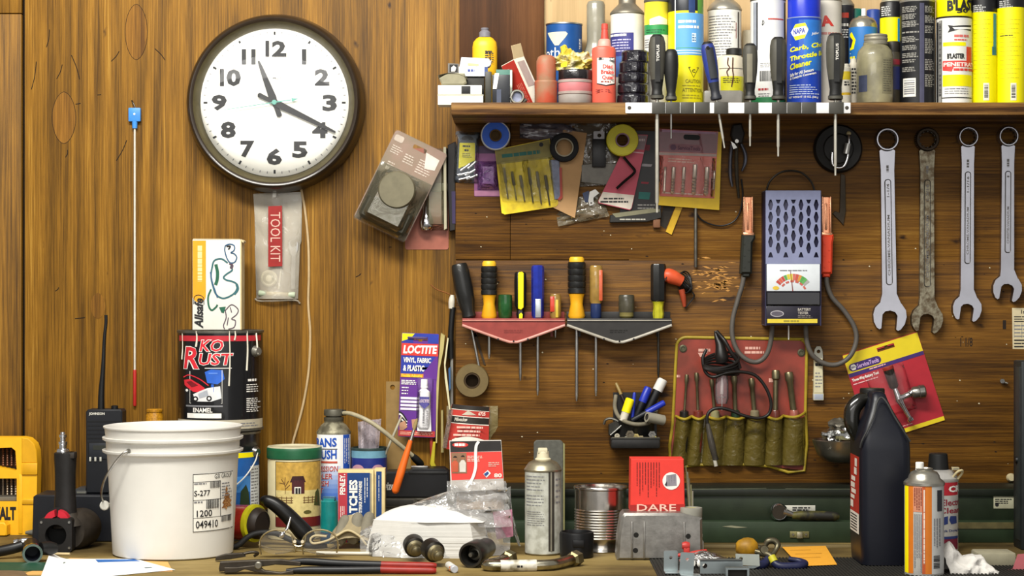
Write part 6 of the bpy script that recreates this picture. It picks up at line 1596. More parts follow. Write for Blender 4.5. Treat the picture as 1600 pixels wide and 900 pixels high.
# corner: big grey blister and the bulb pack behind it
t = W('bulb_pack', 'bulb in a clear pack on a pink card hanging half behind the grey blister', 'pack', 665, 240, WAL, tilt=0)
pc = M('#9c5a48', .45, 0, .2)
p = t.part('card', 'pink card'); p.poly(pc, rrect(633, 232, 701, 390, 4), 0, 2)
p = t.part('blister', 'clear grey shell'); p.surf(clear('#8d8870', .3, .12, .2, 60, 1.25), 8, 14, lambda a, b: (662 + 38 * a, 232 + 128 * b, 2 + 26 * min(1, 6 * min(a, 1 - a)) * min(1, 12 * min(b, 1 - b))), .6)
p.poly(M('#a39d84', .4), [(694, 232), (698, 232), (699, 358), (695, 360)], 2, 34); p.box(M('#5b5a44', .5), 668, 287, 700, 300, 4, 26, 1)
b = t.part('bulb', 'silver bulb'); b.lathe(CHROME, 667, [(0, 362), (8, 360), (11, 355), (11.5, 347), (9, 338), (7, 332), (6, 312), (0, 312)], 14, 24)
t = W('dark_pack', 'dark pack standing out from the panel edge beside the bulb pack', 'pack', 706, 240, WAL)
p = t.part('pack'); p.poly(M('#1c1715', .4, 0, .3), [(700, 228), (712, 222), (712, 360), (703, 362), (700, 300)], 2, 18, bev=1); p.poly(M('#31244a', .4), [(706, 300), (712, 300), (712, 350), (707, 350)], 18, 19)
t = W('grey_blister', 'large dusty grey blister pack tilted at the left of the panel corner', 'pack', 626, 289, WAL - .047, tilt=26)
cg = M('#8f7466', .45, 0, .2, ns=14, dirt='#7a6c58')
p = t.part('card', 'faded pink grey card'); p.poly(cg, rrect(582, 214, 671, 366, 5), 0, 2, holes=[rrect(617, 222, 640, 229, 2.5)])
for (a, b, c, d, n) in ((588, 236, 606, 250, 4), (612, 240, 630, 256, 4), (636, 238, 662, 262, 6), (592, 262, 604, 270, 2)): p.lines(M('#c9bcae', .6), a, b, c, d, n, .4, 2.4)
p.poly(M('#b8aa9c', .5), rrect(585, 220, 600, 230, 3), 2, 2.4); p.flat(M('#d5cdc4', .4), [(640, 226), (664, 228), (664, 246), (648, 250)], 2.5); p.box(M('#c9bfae', .5), 592, 271, 599, 277, 2, 4, .5)
s_ = t.part('shell', 'clear moulded shell'); sh = clear('#77725e', .3, .1, .15, 50, 1.25)
s_.surf(sh, 20, 24, lambda a, b: (583 + 87 * a, 268 + 98 * b, 3 + 34 * min(1, 5 * min(a, 1 - a)) * min(1, 6 * min(b, 1 - b)) * (.55 + .45 * b)), .6)
s_.poly(clear('#8a7f70', .04, .12, .2, 60, 1.12), rrect(581, 213, 672, 368, 5), 3, 3.6)
d = t.part('disc', 'round dull part inside'); d.rod(M('#6d6752', .5, .2, .2), (626, 299, 4), (626, 299, 34), [(29, 0), (29, .9), (27, 1), (0, 1)], 40); d.poly(M('#3a372b', .5, .2, .3), rrect(588, 322, 666, 360, 6), 3, 20, bev=4)

# fuse blister
t = W('fuse_pack', 'small clear pack with yellow card and silver pins, leftmost under the shelf', 'pack', 731, 206, PAN, tilt=2.5)
p = t.part('card', 'yellow card'); yc = M('#dcd000', .45, 0, .06)
p.poly(M('#3c4450', .5), rrect(712, 206, 750, 286, 4), .5, 2); p.poly(yc, [(719, 224), (743, 223), (744, 250), (731, 258), (719, 264)], 2, 3)
p.text(INK, 'FUSES', (724, 227, 740, 230.5), 3.4, bold=.02); p.text(INK, '1.2', (727, 233, 734, 237), 3.4, bold=.02); p.lines(INK, 724, 239, 740, 247, 3, .4, 3.4)
p.poly(INK, circ(731, 219, 10, 12, 0, 180, rv=7), 2, 2.6)
for i, (u, v, a) in enumerate(((727, 262, 35), (738, 258, 40), (724, 272, 12), (735, 270, 28), (726, 279, 15), (738, 277, 22))):
    t2 = W('silver_pin', 'small silver glass fuse in the bottom of the yellow card pack', 'fuse', u, v, PAN, 'fuses in the small clear pack'); ca, sa = math.cos(math.radians(a)), math.sin(math.radians(a))
    t2.part('pin').rod(M('#c9cacc', .25, .9, .2), (u - 9 * ca, v + 9 * sa, 5), (u + 9 * ca, v - 9 * sa, 6), [(2.6, 0), (2.6, .25), (2.1, .27), (2.1, .73), (2.6, .75), (2.6, 1)], 10)
s_ = t.part('shell', 'clear shell'); s_.surf(clear('#c9d0d8', .04, .05, .3, 90, 1.2), 8, 14, lambda a, b: (712 + 38 * a, 206 + 80 * b, 2.5 + 10 * min(1, 7 * min(a, 1 - a)) * min(1, 12 * min(b, 1 - b))), .4)
# purple pack
t = W('purple_pack', 'small purple blister pack between the fuse pack and the yellow tool pack', 'pack', 762, 245, PAN)
p = t.part('card'); p.poly(M('#8a4f7e', .45, 0, .2), rrect(741, 240, 784, 307, 2), .5, 2.2); p.poly(M('#4a3452', .5), [(750, 228), (772, 228), (784, 250), (741, 250)], .3, 1.5)
p.poly(M('#b47a9a', .45), [(741.5, 298), (783.5, 298), (783.5, 306), (741.5, 306)], 2.2, 2.6)
p = t.part('shell', 'clear purple shell'); p.surf(clear('#9a5fb4', .25, .08, .8, 60), 8, 10, lambda a, b: (746 + 34 * a, 252 + 45 * b, 3 + 12 * min(1, 5 * min(a, 1 - a)) * min(1, 6 * min(b, 1 - b))), .5)
p = t.part('hook', 'small dark hook inside'); p.tube(DARKM, [(768, 265, 8), (758, 270, 9), (757, 278, 9), (766, 282, 8)], 2, 8)
# clear bags at the top
for i, (c, lab) in enumerate((([(812, 190), (898, 190), (900, 226), (812, 216)], 'clear wrinkled bag hanging under the shelf above the black tape'), ([(888, 188), (962, 190), (966, 288), (906, 292)], 'clear bag behind the yellow tape under the shelf'), ([(866, 318), (938, 300), (952, 338), (872, 354)], 'grey clear bag end sticking out below the tan card'))):
    t = W('clear_bag', lab, 'bag', (c[0][0] + c[1][0]) / 2, c[0][1], PAN)
    p = t.part('bag'); p.surf(clear(('#8a8490', '#7d776c', '#9a9078')[i], .28, .07, 1.0, 40, 1.5), 14, 12, quadf(c, 1, 6, 6, 6, i * 3.3), .5)
# tan card, narrow blue pack, yellow tool pack, black tape
t = W('tan_envelope', 'plain tan cardboard sheet hanging behind the black tape under the shelf', 'card', 890, 205, PAN - .006)
t.part('sheet').surf(M('#b08a5e', .75, 0, .08), 6, 8, quadf([(880, 203), (917, 208), (898, 341), (838, 312)], 2, 9, 3), 1)
t = W('blue_pack', 'narrow blue grey pack with a red edge between the yellow tool pack and tan sheet', 'pack', 868, 255, PAN - .014)
p = t.part('pack'); p.poly(M('#6a7088', .35, 0, .4, ns=120), [(858, 250), (874, 250), (877, 308), (874, 312), (866, 312)], 2, 6, bev=1); p.poly(M('#a03a28', .5), [(874, 262), (877.5, 262), (879, 309), (875, 313), (871, 312), (875, 306)], 2, 6.6)
t = W('tool_pack', 'yellow card pack of thin tools in a dusty clear pouch hanging tilted under the shelf', 'pack', 820, 222, PAN - .016, tilt=-6.5)
p = t.part('card', 'yellow card'); yd = M('#e2c71e', .5, 0, .2, ns=24, dirt='#a8901c')
def bk2(u, v, tl, cu, cv):
    a = math.radians(tl); du, dv = u - cu, v - cv
    return (cu + du * math.cos(a) + dv * math.sin(a), cv - du * math.sin(a) + dv * math.cos(a))
cc = [bk2(u, v, -6.5, 820, 222) for u, v in ((769, 237), (857, 215), (871.5, 321), (783, 333))]
cc = [(772.5, 229), (859, 221), (861, 329), (771, 330)]
p.poly(yd, [cc[0], cc[1], (861, 324), (857, 328), (776, 331), (771.5, 328)], 0, 2)
tp_ = M('#7d7236', .55, 0, .25); p.flat(tp_, [(773, 230), (858.5, 222), (859, 252), (772.5, 252)], 2.3)
p.lines(M('#1d5a50', .6), 782, 236, 850, 244, 1, .7, 2.7); p.flat(INK, circ(845, 229, 3.4, 12), 2.8)
q = t.part('pouch', 'dusty clear pouch'); q.surf(clear('#c9b848', .16, .1, .9, 50, 1.25), 16, 12, lambda a, b: (775 + 84 * a, 250 + 70 * b - 10 * (1 - a) * b, 3 + 6 * abs(math.sin(PI * 6 * a)) * (1 - .5 * b)), .4)
for i in range(6):
    u = 784 + i * 13; t2 = W('slim_tool', 'thin steel extractor in the yellow tool pack under the shelf', 'tool', u, 300, PAN - .016, 'thin tools in the yellow pack')
    q0, q1 = (u + 3, 262 + (i % 3) * 6), (u + 10, 312 + i * 2)
    t2.part('tool').rod(M(('#8a8470', '#6f6a5a')[i % 2], .35, .8, .3), q1 + (5,), q0 + (5,), [(0, 0), (1.2, .04), (1.4, .5), (2.6, .55), (2.6, .9), (2.0, 1)], 8)
reel('black tape roll hanging between the yellow tool pack and the yellow tape', 881, 232, 22.5, 14.5, 14, 14, M('#0d0c0d', .6, 0, .2, spec=.2), M('#8d8672', .6), nm='tape_roll')
reel('blue tape reel with a white rim hanging at the left under the shelf', 774.5, 213, 23, 9.5, 8, 14, M('#0f55c8', .4, 0, .1), M('#5e4620', .7), M('#c9ccd0', .4))
reel('bright yellow tape roll hanging over the pink card under the shelf', 971, 221, 24.8, 11, 18, 14, M('#c4ba1a', .45, 0, .08), M('#8a6a80', .6), nm='tape_roll')
# dark pack with a black clip, pink card, hex key
t = W('black_clip', 'black plastic clip with a grey top hanging left of the yellow tape', 'clip', 935, 207, PAN - .006)
p = t.part('clip'); p.box(M('#171516', .4, 0, .3), 925, 218, 946, 262, 4, 14, 1.5); c = t.part('plate', 'grey top plate'); c.poly(M('#8d8a8c', .4, .3), rrect(927, 206, 944, 219, 1.5), 8, 11, holes=[circ(936, 212.5, 3.2, 12)])
t = W('grey_pack', 'dusty grey flat pack below the black clip under the shelf', 'pack', 935, 258, PAN - .004)
t.part('pack').poly(M('#6f6a60', .4, 0, .35, ns=60), [(908, 258), (930, 255), (964, 256), (967, 288), (940, 289), (908, 285)], 2, 7, bev=1)
t = W('dark_card', 'black and red card pack hanging right of the pink card', 'card', 1010, 205, PAN)
p = t.part('card'); p.poly(M('#1f1a1a', .4, 0, .3), [(985, 204), (1031, 206), (1033, 338), (968, 334)], .5, 5); 
for (a, b, c, d, h_) in ((1004, 226, 1016, 236, '#7a2030'), (1003, 256, 1019, 261, '#9a9498'), (1002, 284, 1014, 288, '#8d2030'), (998, 300, 1016, 312, '#1e6a62')): p.flat(M(h_, .5), [(a, b), (c, b + 1), (c - 2, d), (a - 1, d - 1)], 5.4)
p.lines(M('#8d8a84', .5), 996, 318, 1028, 328, 2, .4, 5.4)
t = W('flat_packet', 'dark flat packet with silver lettering at the bottom of the black and red card', 'packet', 992, 330, PAN - .005)
p = t.part('packet'); p.poly(M('#23221e', .4, 0, .3), [(953, 336), (1012, 328), (1033, 327), (1033, 341), (1010, 347), (952, 348)], 1, 7, bev=1); p.flat(M('#7d7a60', .5), [(956, 334), (1018, 326), (1030, 327), (1030, 331), (962, 340)], 7.3); p.lines(M('#b9b6a8', .5), 968, 341, 1012, 345, 1, .5, 7.4)
t = W('pink_card', 'pink card with a white printed foot hanging tilted under the yellow tape', 'card', 975, 215, PAN - .012)
pk_ = M('#b8485a', .5, 0, .06); c = [(986, 210), (1012, 211), (986, 329), (933, 317)]
def lerp(a, b): return quadf(c, 0, 0)(a, b)[:2]
p = t.part('card'); p.poly(pk_, [lerp(0, 0), lerp(1, 0), lerp(1, .97), lerp(.96, 1), lerp(.04, 1), lerp(0, .97)], 2, 3.6)
p.flat(M('#d9cec0', .6), [lerp(0.01, .84), lerp(.99, .80), lerp(.99, .97), lerp(.95, .99), lerp(.05, .99), lerp(.01, .97)], 3.9); p.flat(M('#8d7a80', .5), [lerp(.4, .01), lerp(.98, .01), lerp(.98, .2), lerp(.4, .2)], 3.9)
p.lines(INK, 943, 308, 984, 313, 1, .5, 4.3, None, False, -.14); p.lines(INK, 938, 313, 984, 318, 1, .5, 4.3, None, False, -.16); p.lines(M('#d8c6c8', .5), 998, 216, 1009, 222, 1, .6, 4.3)
p.flat(M('#d8a8b0', .5), [lerp(0, .235), lerp(1, .235), lerp(1, .25), lerp(0, .25)], 4)
t = W('hex_key', 'bent black hex key hanging over the pink card', 'hex key', 985, 262, PAN - .02)
t.part('key').tube(M('#231c1c', .4, .5, .3), [(974, 246, 8), (984, 258, 9), (990, 265, 9), (991, 269, 9), (987, 274, 9), (975, 284, 8), (963, 295, 8)], 2.4, 6, 4)
t = W('key_tag', 'small silver tag and key hanging at the foot of the grey pack', 'tag', 924, 300, PAN - .006)
p = t.part('tag'); p.poly(M('#b9b6b0', .35, .5, .2), [(921, 300), (930, 296), (936, 302), (927, 309), (927, 320), (921, 322), (919, 314)], 4, 6, holes=[circ(923.5, 317.5, 1.6, 8)]); p.poly(M('#2d3a5c', .4), [(910, 302), (920, 298), (920, 316), (914, 316)], 2, 4)
# red drill bit pack on a yellow card
t = W('drill_pack', 'red drill bit pouch on a yellow card hanging under the magnetic bar', 'pack', 1082, 205, PAN - .012, tilt=3)
p = t.part('card', 'yellow card'); p.poly(M('#d8b41c', .45, 0, .12), [(1038, 204), (1128, 204), (1130, 326), (1032, 323)], 0, 2)
rp = t.part('pouch', 'red pouch with a slot and printed header'); rm = M('#c0432e', .35, 0, .15, coat=.4); hm = M('#6f2a34', .35, 0, .2, coat=.4)
rp.poly(rm, [(1030, 204), (1122, 204), (1121, 308), (1036, 309)], 2, 4); rp.flat(hm, [(1030.5, 205), (1121.5, 205), (1121, 238), (1032, 240)], 4.4)
rp.flat(M('#a87d9a', .3), [(1034, 205), (1118, 205), (1118, 208), (1034, 209)], 4.6); rp.flat(INK, rrect(1068, 211, 1094, 219, 4), 4.7)
rp.poly(M('#8f5c66', .4), rrect(1046, 226, 1098, 238, 6), 4.4, 4.8); rp.flat(M('#5a2a4a', .4), circ(1053, 232, 5, 6), 5.2); rp.text(M('#5d2f48', .5), 'ServiceTools', (1060, 229, 1095, 235.5), 5.2, bold=.025)
rp.flat(M('#b09a92', .4), [(1031, 241), (1121, 239), (1121, 243), (1031, 245)], 4.8); rp.lines(M('#e0b8a8', .5), 1046, 248, 1096, 256, 2, .5, 4.8)
rp.lines(M('#d8c0b0', .5), 1040, 301, 1112, 306, 1, .4, 4.8)
for i, (u, v0, v1, r) in enumerate(((1037, 262, 300, 2.4), (1050, 262, 302, 3.6), (1066, 262, 303, 3.2), (1083, 258, 303, 4.2), (1102, 262, 304, 4.4), (1114, 268, 296, 2))):
    t2 = W('drill_bit', 'bright drill bit in the red pouch on the yellow card', 'drill bit', u, v1, PAN - .012, 'drill bits in the red pouch', tilt=3)
    dm = M('#d8c8b8', .25, .7, .2); pr = [(0, v1 + 3)]
    for j in range(11): pr.append((r * (1 if j % 2 else .72), v1 - (v1 - v0) * .55 * j / 10))
    pr += [(r * .9, v1 - (v1 - v0) * .58), (r * .9, v0), (r * .6, v0 - 1)]
    t2.part('bit').lathe(dm, u, pr, 9, 12)
s_ = t.part('cover', 'clear pouch front'); s_.surf(clear('#e8b8a8', .04, .06, .7, 60, 1.2), 14, 10, lambda a, b: (1032 + 88 * a, 246 + 60 * b, 5 + 9 * abs(math.sin(PI * 5 * a)) ** .5), .4)
t = W('yellow_strip', 'yellow plastic strip hanging out under the red drill bit pack', 'strip', 1060, 322, PAN)
p = t.part('strip'); p.poly(M('#c9a01c', .5), [(1056, 322), (1066, 324), (1049, 367), (1040, 362)], 1, 4); p.poly(M('#241c12', .6), [(1036, 322), (1055, 322), (1040, 358), (1031, 352)], .5, 1.6)
t = W('brown_stub', 'small brown wooden stub hanging under the flat packet', 'stub', 1026, 346, PAN); t.part('stub').box(M('#7a5238', .7, 0, .2), 1020, 343, 1031, 356, 1, 10, 1)
# ================================================================== right end of the bench
def loft(p, m, secs, n=5):
    """rounded rectangle sections (v, cu, cw, half width, half depth, corner)"""
    rings = []; verts = []
    for v, cu, cw, hu, hw, r in secs:
        q = rrect(cu - hu, cw - hw, cu + hu, cw + hw, min(r, hu * .99, hw * .99), n)
        rings.append(list(range(len(verts), len(verts) + len(q)))); verts += [(x, v, y) for x, y in q]
    faces = []; ml = []
    p._skin(verts, faces, ml, rings, [m] * len(rings), len(rings[0]), True)
    return p.add(verts, faces, m, ml)
t = B('green_toolbox', 'long dark green metal toolbox with a small latch along the foot of the panel', 'toolbox', 1200, 848)
vb = t.bv; gq = M('#263020', .45, .2, .3, ns=30, bump=.05); g2 = M('#2c3a27', .45, .2, .25, ns=30)
p = t.part('lower_box'); p.box(g2, 786, 815, 1720, vb, -128, 0, 1); p.box(M('#5a5230', .6, 0, .4), 1490, 816, 1720, 826, 0, 1.2)
p = t.part('lid', 'green lid set back from the box'); p.box(gq, 788, 776, 1716, 815.5, -126, -24, 1); p.box(M('#161b12', .5), 786, 766, 1720, 777, -126, -20, 1)
for u0 in (1000, 1230): p.tube(M('#4a4c3a', .5, .5, .3), [(u0, 766, -21), (u0 + 90, 766.5, -21), (u0 + 200, 765.5, -21)], .8, 6)
p = t.part('latch', 'brass coloured latch plate'); br_ = M('#8a8458', .4, .6, .3); p.box(br_, 1234, 830, 1264, 840, 0, 2, .4); p.box(M('#b0aa90', .35, .7), 1244, 830, 1254, 841, 1, 5, 1)
for u in (1239, 1259): p.rod(DULL, (u, 835, 1), (u, 835, 3.4), [(2.2, 0), (1.6, 1)], 10)
p = t.part('scratch', 'bare scratched patch'); p.flat(M('#8d8c72', .5), [(1128, 822.5), (1142, 821), (1168, 824), (1150, 825)], .5)
p = t.part('sticker', 'printed cream sticker'); p.box(M('#a8a68c', .6), 1558, 778, 1640, 797, -24, -23, .2); p.lines(INK, 1560, 781, 1588, 790, 3, .5, -22.6); p.flat(INK, circ(1563, 791, 3, 10), -22.6)
t = B('hasp', 'small white metal hook on the toolbox ledge near the right edge', 'hook', 1580, 846, up=24); t.bv = 824
t.part('hook').tube(M('#b9b6a8', .4, .4), [(1568, 833, 3), (1578, 829, 8), (1590, 826, 8), (1592, 833, 6), (1584, 835, 8)], 2.4, 8)
# ratchet on the ledge
t = T('ratchet_wrench', 'ratchet with a black worn grip lying on the green toolbox ledge', 'ratchet', 1250, 814.4, D0 - .19 + 0.012)
t.dist = [q for q in THINGS if q.name == 'green_toolbox'][0].dist + .004
p = t.part('head', 'round steel head'); p.rod(CHROME, (1217.5, 800.4, -8), (1217.5, 800.4, 6), [(13, 0), (14, .2), (14, .7), (11.5, 1), (11, .96, M('#3a362f', .4, .7)), (0, .96)], 32)
p.tube(STEEL, [(1224, 800, 0), (1234, 803, 0), (1242, 806, 0)], [7, 5, 4], 12)
h = t.part('grip', 'black rubber grip with yellow wear'); h.tube(M('#1f1e19', .55, 0, .3, dirt='#5a551e', ns=30), [(1238, 806, 0), (1252, 805.5, 0), (1280, 806, 0), (1304, 807, 0), (1311, 808, 0)], [5, 7.4, 7.6, 7, 4], 16, 5)
lb = t.part('tag', 'silver printed tag'); lb.box(M('#c2c0b4', .4), 1214, 791, 1276, 801, -14, -12, .3); lb.lines(INK, 1240, 793, 1272, 800, 2, .6, -11.6)
# pale batten
t = B('batten', 'pale wooden batten lying along the front of the green toolbox', 'batten', 1250, 856)
t.part('batten').box(wood('batten_wood', ['#5e5136', '#857550', '#a3936a'], 'X', 12, .1, 1), 985, t.bv - 4.4, 1340, t.bv, -10, 3, .6)
# jug
t = B('oil_jug', 'tall black plastic jug with a red side label on the rubber mat', 'jug', 1385, 888, 2)
vb = t.bv; jb = M('#10121c', .38, 0, .25, ns=10, bump=.03)
p = t.part('jug_body'); W0 = -62
loft(p, jb, [(vb, 1386, W0, 34, 52, 14), (vb - 4, 1386, W0, 38, 58, 16), (vb - 40, 1386, W0, 39.5, 60, 14), (705, 1385.5, W0, 39.5, 60, 14), (690, 1385, W0, 39, 59, 14), (672, 1384, W0, 33, 55, 12), (655, 1382, W0, 25, 48, 11), (640, 1381, W0, 18, 42, 10), (628, 1380, W0, 13.5, 38, 9), (618, 1379, W0, 11, 34, 8), (614, 1379, W0, 7, 28, 6)])
p.tube(M('#3a3a38', .45), [(1345.5, 700, -8), (1348, 688, -4), (1358, 668, -3), (1367, 648, -6), (1372, 630, -11), (1380, 622, -16), (1388, 630, -11), (1398, 650, -6), (1410, 670, -3), (1423, 690, -4)], 1.4, 8)
h = t.part('handle', 'glossy moulded handle'); h.tube(M('#15140f', .22, 0, .2, coat=.6), [(1352, 690, -70), (1343, 668, -70), (1344, 645, -72), (1356, 630, -74), (1372, 626, -74)], [9, 12, 13, 12, 8], 18, 6)
c = t.part('cap', 'black screw cap'); c.lathe(M('#131311', .4, 0, .3), 1379, [(19, 634), (20, 632), (20, 614), (19, 611), (0, 611)], -92, 28)
lb = t.part('side_label', 'red and white label on the side')
def side(v0, v1, w0, w1, m, du=.5): lb.add([(1346.5 - du, v0, w0), (1346.5 - du, v0, w1), (1346.5 - du, v1, w1), (1346.5 - du, v1, w0)], [(0, 1, 2, 3)], m)
side(716, 812, -104, -22, M('#a32a1e', .5)); side(806, 838, -104, -22, M('#d9d5cc', .5), .8)
for i in range(6): side(810 + i * 4.5, 812 + i * 4.5, -98, -40, INK, 1.1)
for v0, v1, w0, w1 in ((720, 733, -60, -40), (735, 746, -66, -42), (750, 757, -92, -56), (760, 768, -96, -60), (770, 777, -92, -50), (780, 786, -98, -62), (789, 800, -100, -74)): side(v0, v1, w0, w1, M('#d9d2c8', .5), 1.0)
# orange and white aerosol, electronics cleaner
t = B('aerosol_can', 'white and orange striped aerosol can standing before the black jug', 'can', 1444, 903, 31)
vb = t.bv; cu = 1444; mt = M('#a9a59a', .3, .85, .2)
p = t.part('can_body'); p.lathe(M('#c3c1bb', .4), cu, [(29, vb), (30.5, vb - 2), (30.5, 758, mt), (31.8, 757), (31.8, 753), (30, 751), (25, 747), (23.5, 742), (20, 737), (15, 735), (13, 734), (13.5, 732), (12, 731), (11, 733), (0, 734)], 0, 48)
c = t.part('spray_cap', 'white spray button'); c.lathe(WHITE, cu - 7, [(6.5, 736), (6.5, 723), (5.5, 722), (0, 722)], 0, 18)
lb = t.part('label', 'striped label with small print'); cy_ = (cu, 30.6)
og2 = M('#c9701e', .45, 0, .06); gy = M('#b9b9b6', .5, 0, .05)
lb.quad(YEL, 1413.5, 759, 1419, vb - 2, .2, cy_); lb.quad(og2, 1419, 759, 1427, vb - 2, .2, cy_); lb.quad(M('#c9876a', .5), 1427, 759, 1441, 800, .25, cy_); lb.quad(og2, 1446, 759, 1456, vb - 2, .2, cy_); lb.quad(M('#b8542a', .5), 1441, 759, 1446, vb - 2, .2, cy_)
lb.quad(gy, 1456, 759, 1474.4, vb - 2, .2, cy_)
lb.lines(M('#7a3a2a', .6), 1428, 762, 1441, 798, 4, .5, .6, cy_, True); lb.lines(GREYINK, 1428, 803, 1441, vb - 5, 4, .5, .6, cy_, True); lb.lines(M('#e8d8c8', .6), 1442, 765, 1446, vb - 10, 1, .5, .6, cy_, True)
lb.quad(M('#2a2a30', .4), 1464, 766, 1471.5, 799, .6, cy_); lb.bars(INK, 1458.5, 868, 1468, vb - 10, 9, .6, cy_, True); lb.lines(GREYINK, 1458, 810, 1470, 862, 3, .5, .6, cy_, True)
t = B('cleaner_can', 'red white and blue cleaner can with a black cap behind the orange striped can', 'can', 1466, 866, 31)
vb = t.bv; cu = 1466
p = t.part('can_body'); p.lathe(M('#dcdad4', .4), cu, [(29, vb), (30.5, vb - 2), (30.5, 752, M('#c9c6c0', .35, .4)), (31.5, 750), (31.5, 746), (29, 743), (26, 738), (22, 735), (16, 733)], 0, 48)
c = t.part('cap', 'black cap'); c.lathe(M('#141414', .5, 0, .2), cu, [(16.5, 733.5), (16, 731), (14.5, 712), (14, 709), (12, 708), (0, 708)], 0, 28)
lb = t.part('label', 'red white and blue label'); cy_ = (cu, 30.6); nb = M('#2a3a72', .5)
lb.quad(M('#b02430', .45), 1437, 753, 1496.3, 774, .2, cy_); lb.quad(M('#7a2438', .45), 1437, 842, 1496.3, vb - 3, .2, cy_)
lb.text(WHITE, 'CRC', (1482, 759, 1499, 769), .6, None, .04, 0, 0, cy_)
lb.text(M('#8d2838', .5), 'Electronic', (1470, 780, 1512, 790), .6, None, .02, 0, 0, cy_); lb.text(M('#8d2838', .5), 'Cleaner', (1465, 793, 1506, 802), .6, None, .02, 0, 0, cy_)
lb.flat(nb, [(1474, 808), (1481, 806), (1481, 818), (1475, 820)], .5, cy_); lb.flat(nb, [(1485, 806), (1494, 807), (1494.5, 818), (1486, 819), (1483, 812)], .5, cy_); lb.text(nb, 'Quick Drying Formula', (1462, 827, 1508, 832), .6, None, .02, 0, 0, cy_); lb.quad(nb, 1437, 838, 1496.3, 842, .4, cy_)
s_ = t.part('straw_clip', 'folded straw clip'); s_.tube(M('#c3b48a', .5), [(1484, 745, 20), (1490, 736, 24), (1498, 733, 22), (1499, 738, 18), (1492, 747, 18)], 2, 8); s_.box(M('#8a8470', .5), 1483, 728, 1494, 733, 14, 24, 1)
# rag
t = B('white_rag', 'crumpled white paper rag lying beside the orange striped can', 'rag', 1512, 898, 18)
vb = t.bv; wr_ = M('#dad6cf', .8, 0, .08, bump=.5, bs=70, bd=.006)
p = t.part('rag')
def rg(a, b):
    an = PI * a; u = 1474 + 82 * b
    prof = [38, 46, 36, 26, 30, 27, 22, 10, 2]; i = min(7, int(b * 8)); h = prof[i] + (prof[i + 1] - prof[i]) * (b * 8 - i)
    n = noise.noise(Vector((a * 4, b * 5, 2))) + .5 * noise.noise(Vector((a * 9, b * 10, 5)))
    return (u + 6 * n + (6 - 14 * math.sin(an)) * (b < .3) * (1 - b / .3), vb - 1 - max(0, h * math.sin(an) ** .8 + 7 * n * math.sin(an)), 26 * math.cos(an) + 6 * n)
p.surf(wr_, 34, 40, rg, 1)
# cream block and pink slip at the right
t = B('cream_block', 'cream coloured block lying right of the white rag against the toolbox', 'block', 1556, 886)
t.part('block').box(M('#9a947c', .6, 0, .15), 1528, t.bv - 22, 1588, t.bv, -50, 0, 3)
t = B('pink_slip', 'folded pink paper slip standing at the right edge of the bench', 'paper', 1592, 893)
t.part('slip').poly(M('#b9656a', .7, 0, .08), [(1560, t.bv), (1584, t.bv - 3), (1592, t.bv - 26), (1640, t.bv - 30), (1640, t.bv)], -8, -6)
# dark case at the right edge
t = B('black_case', 'tall black case standing at the right edge of the picture', 'case', 1660, 856, 0)
p = t.part('case'); p.box(M('#1b1f20', .45, 0, .25), 1588, 563, 1740, t.bv, -20, 30, 3); p.box(M('#2b302f', .45), 1587, 572, 1590, t.bv - 14, -4, 26, 1)
h = t.part('knob'); h.rod(BLACK, (1588, 718, 8), (1584, 718, 8), [(6, 0), (5, 1)], 12)
t = W('plastic_plug', 'small cream plastic cap hanging at the lower right of the panel', 'cap', 1580, 748, PAN)
p = t.part('cap'); p.rod(M('#c3b690', .5), (1578, 746, 0), (1577, 745, 16), [(6, 0), (7, .6), (5, 1)], 16); p.rod(M('#5a452c', .5), (1583, 756, 0), (1583, 758, 12), [(6, 0), (6, 1)], 14)
t = W('small_screw', 'small silver screw hook in the panel left of the black case', 'screw', 1567, 596, PAN)
p = t.part('screw'); p.rod(STEEL, (1565, 595, 0), (1564, 595, 10), [(2, 0), (2, .7), (4, .75), (3.6, 1)], 10); p.rod(DULL, (1567, 597, 6), (1573, 599, 8), [(2, 0), (1.6, 1)], 8)

# clamp with blue handles and a yellow knob
t = B('pipe_cutter', 'dark blue handled pliers with a steel hinge lying right of the yellow knob', 'pliers', 1220, 891, 5)
vb = t.bv; dbl = M('#1c2040', .4, 0, .25)
p = t.part('hinge', 'steel hinge and jaws'); oldm = M('#6a6450', .4, .8, .4)
p.rod(oldm, (1196, vb - 28, -26), (1196, vb - 30, -10), [(7, 0), (8, .5), (6, 1)], 16); p.tube(oldm, [(1183, vb - 26, -22), (1192, vb - 24, -18), (1202, vb - 22, -12), (1208, vb - 18, -6)], [4, 5, 6, 6], 12)
p.tube(oldm, [(1199, vb - 36, -24), (1204, vb - 42, -24), (1213, vb - 42, -24), (1218, vb - 36, -22), (1214, vb - 28, -16), (1206, vb - 20, -8)], [4, 5, 5, 5, 4, 5], 12)
h = t.part('handle', 'dark blue handle'); h.tube(dbl, [(1206, vb - 20, -6), (1211, vb - 10, 0), (1220, vb - 6, 4), (1238, vb - 6, 4), (1252, vb - 7, 2), (1258, vb - 9, -6), (1250, vb - 12, -14), (1234, vb - 15, -16)], [5, 6, 6.4, 6.4, 6.4, 6, 5, 4], 14)
h = t.part('handle', 'dark blue handle'); h.tube(dbl, [(1202, vb - 18, -10), (1196, vb - 10, -4), (1188, vb - 7, 2), (1176, vb - 6, 6)], [5, 7, 7, 5], 14)
y_ = t.part('grip_ring', 'yellow band'); y_.tube(M('#b8b02a', .5), [(1206, vb - 20, -5.5), (1210, vb - 12, -.5)], 6.4, 12)
t = B('yellow_ball', 'ball shaped worn yellow knob lying behind the zinc brackets', 'knob', 1167, 872, 12)
p = t.part('knob'); yk = M('#b0821a', .5, 0, .3, ns=40, dirt='#8a651a'); vk = t.bv
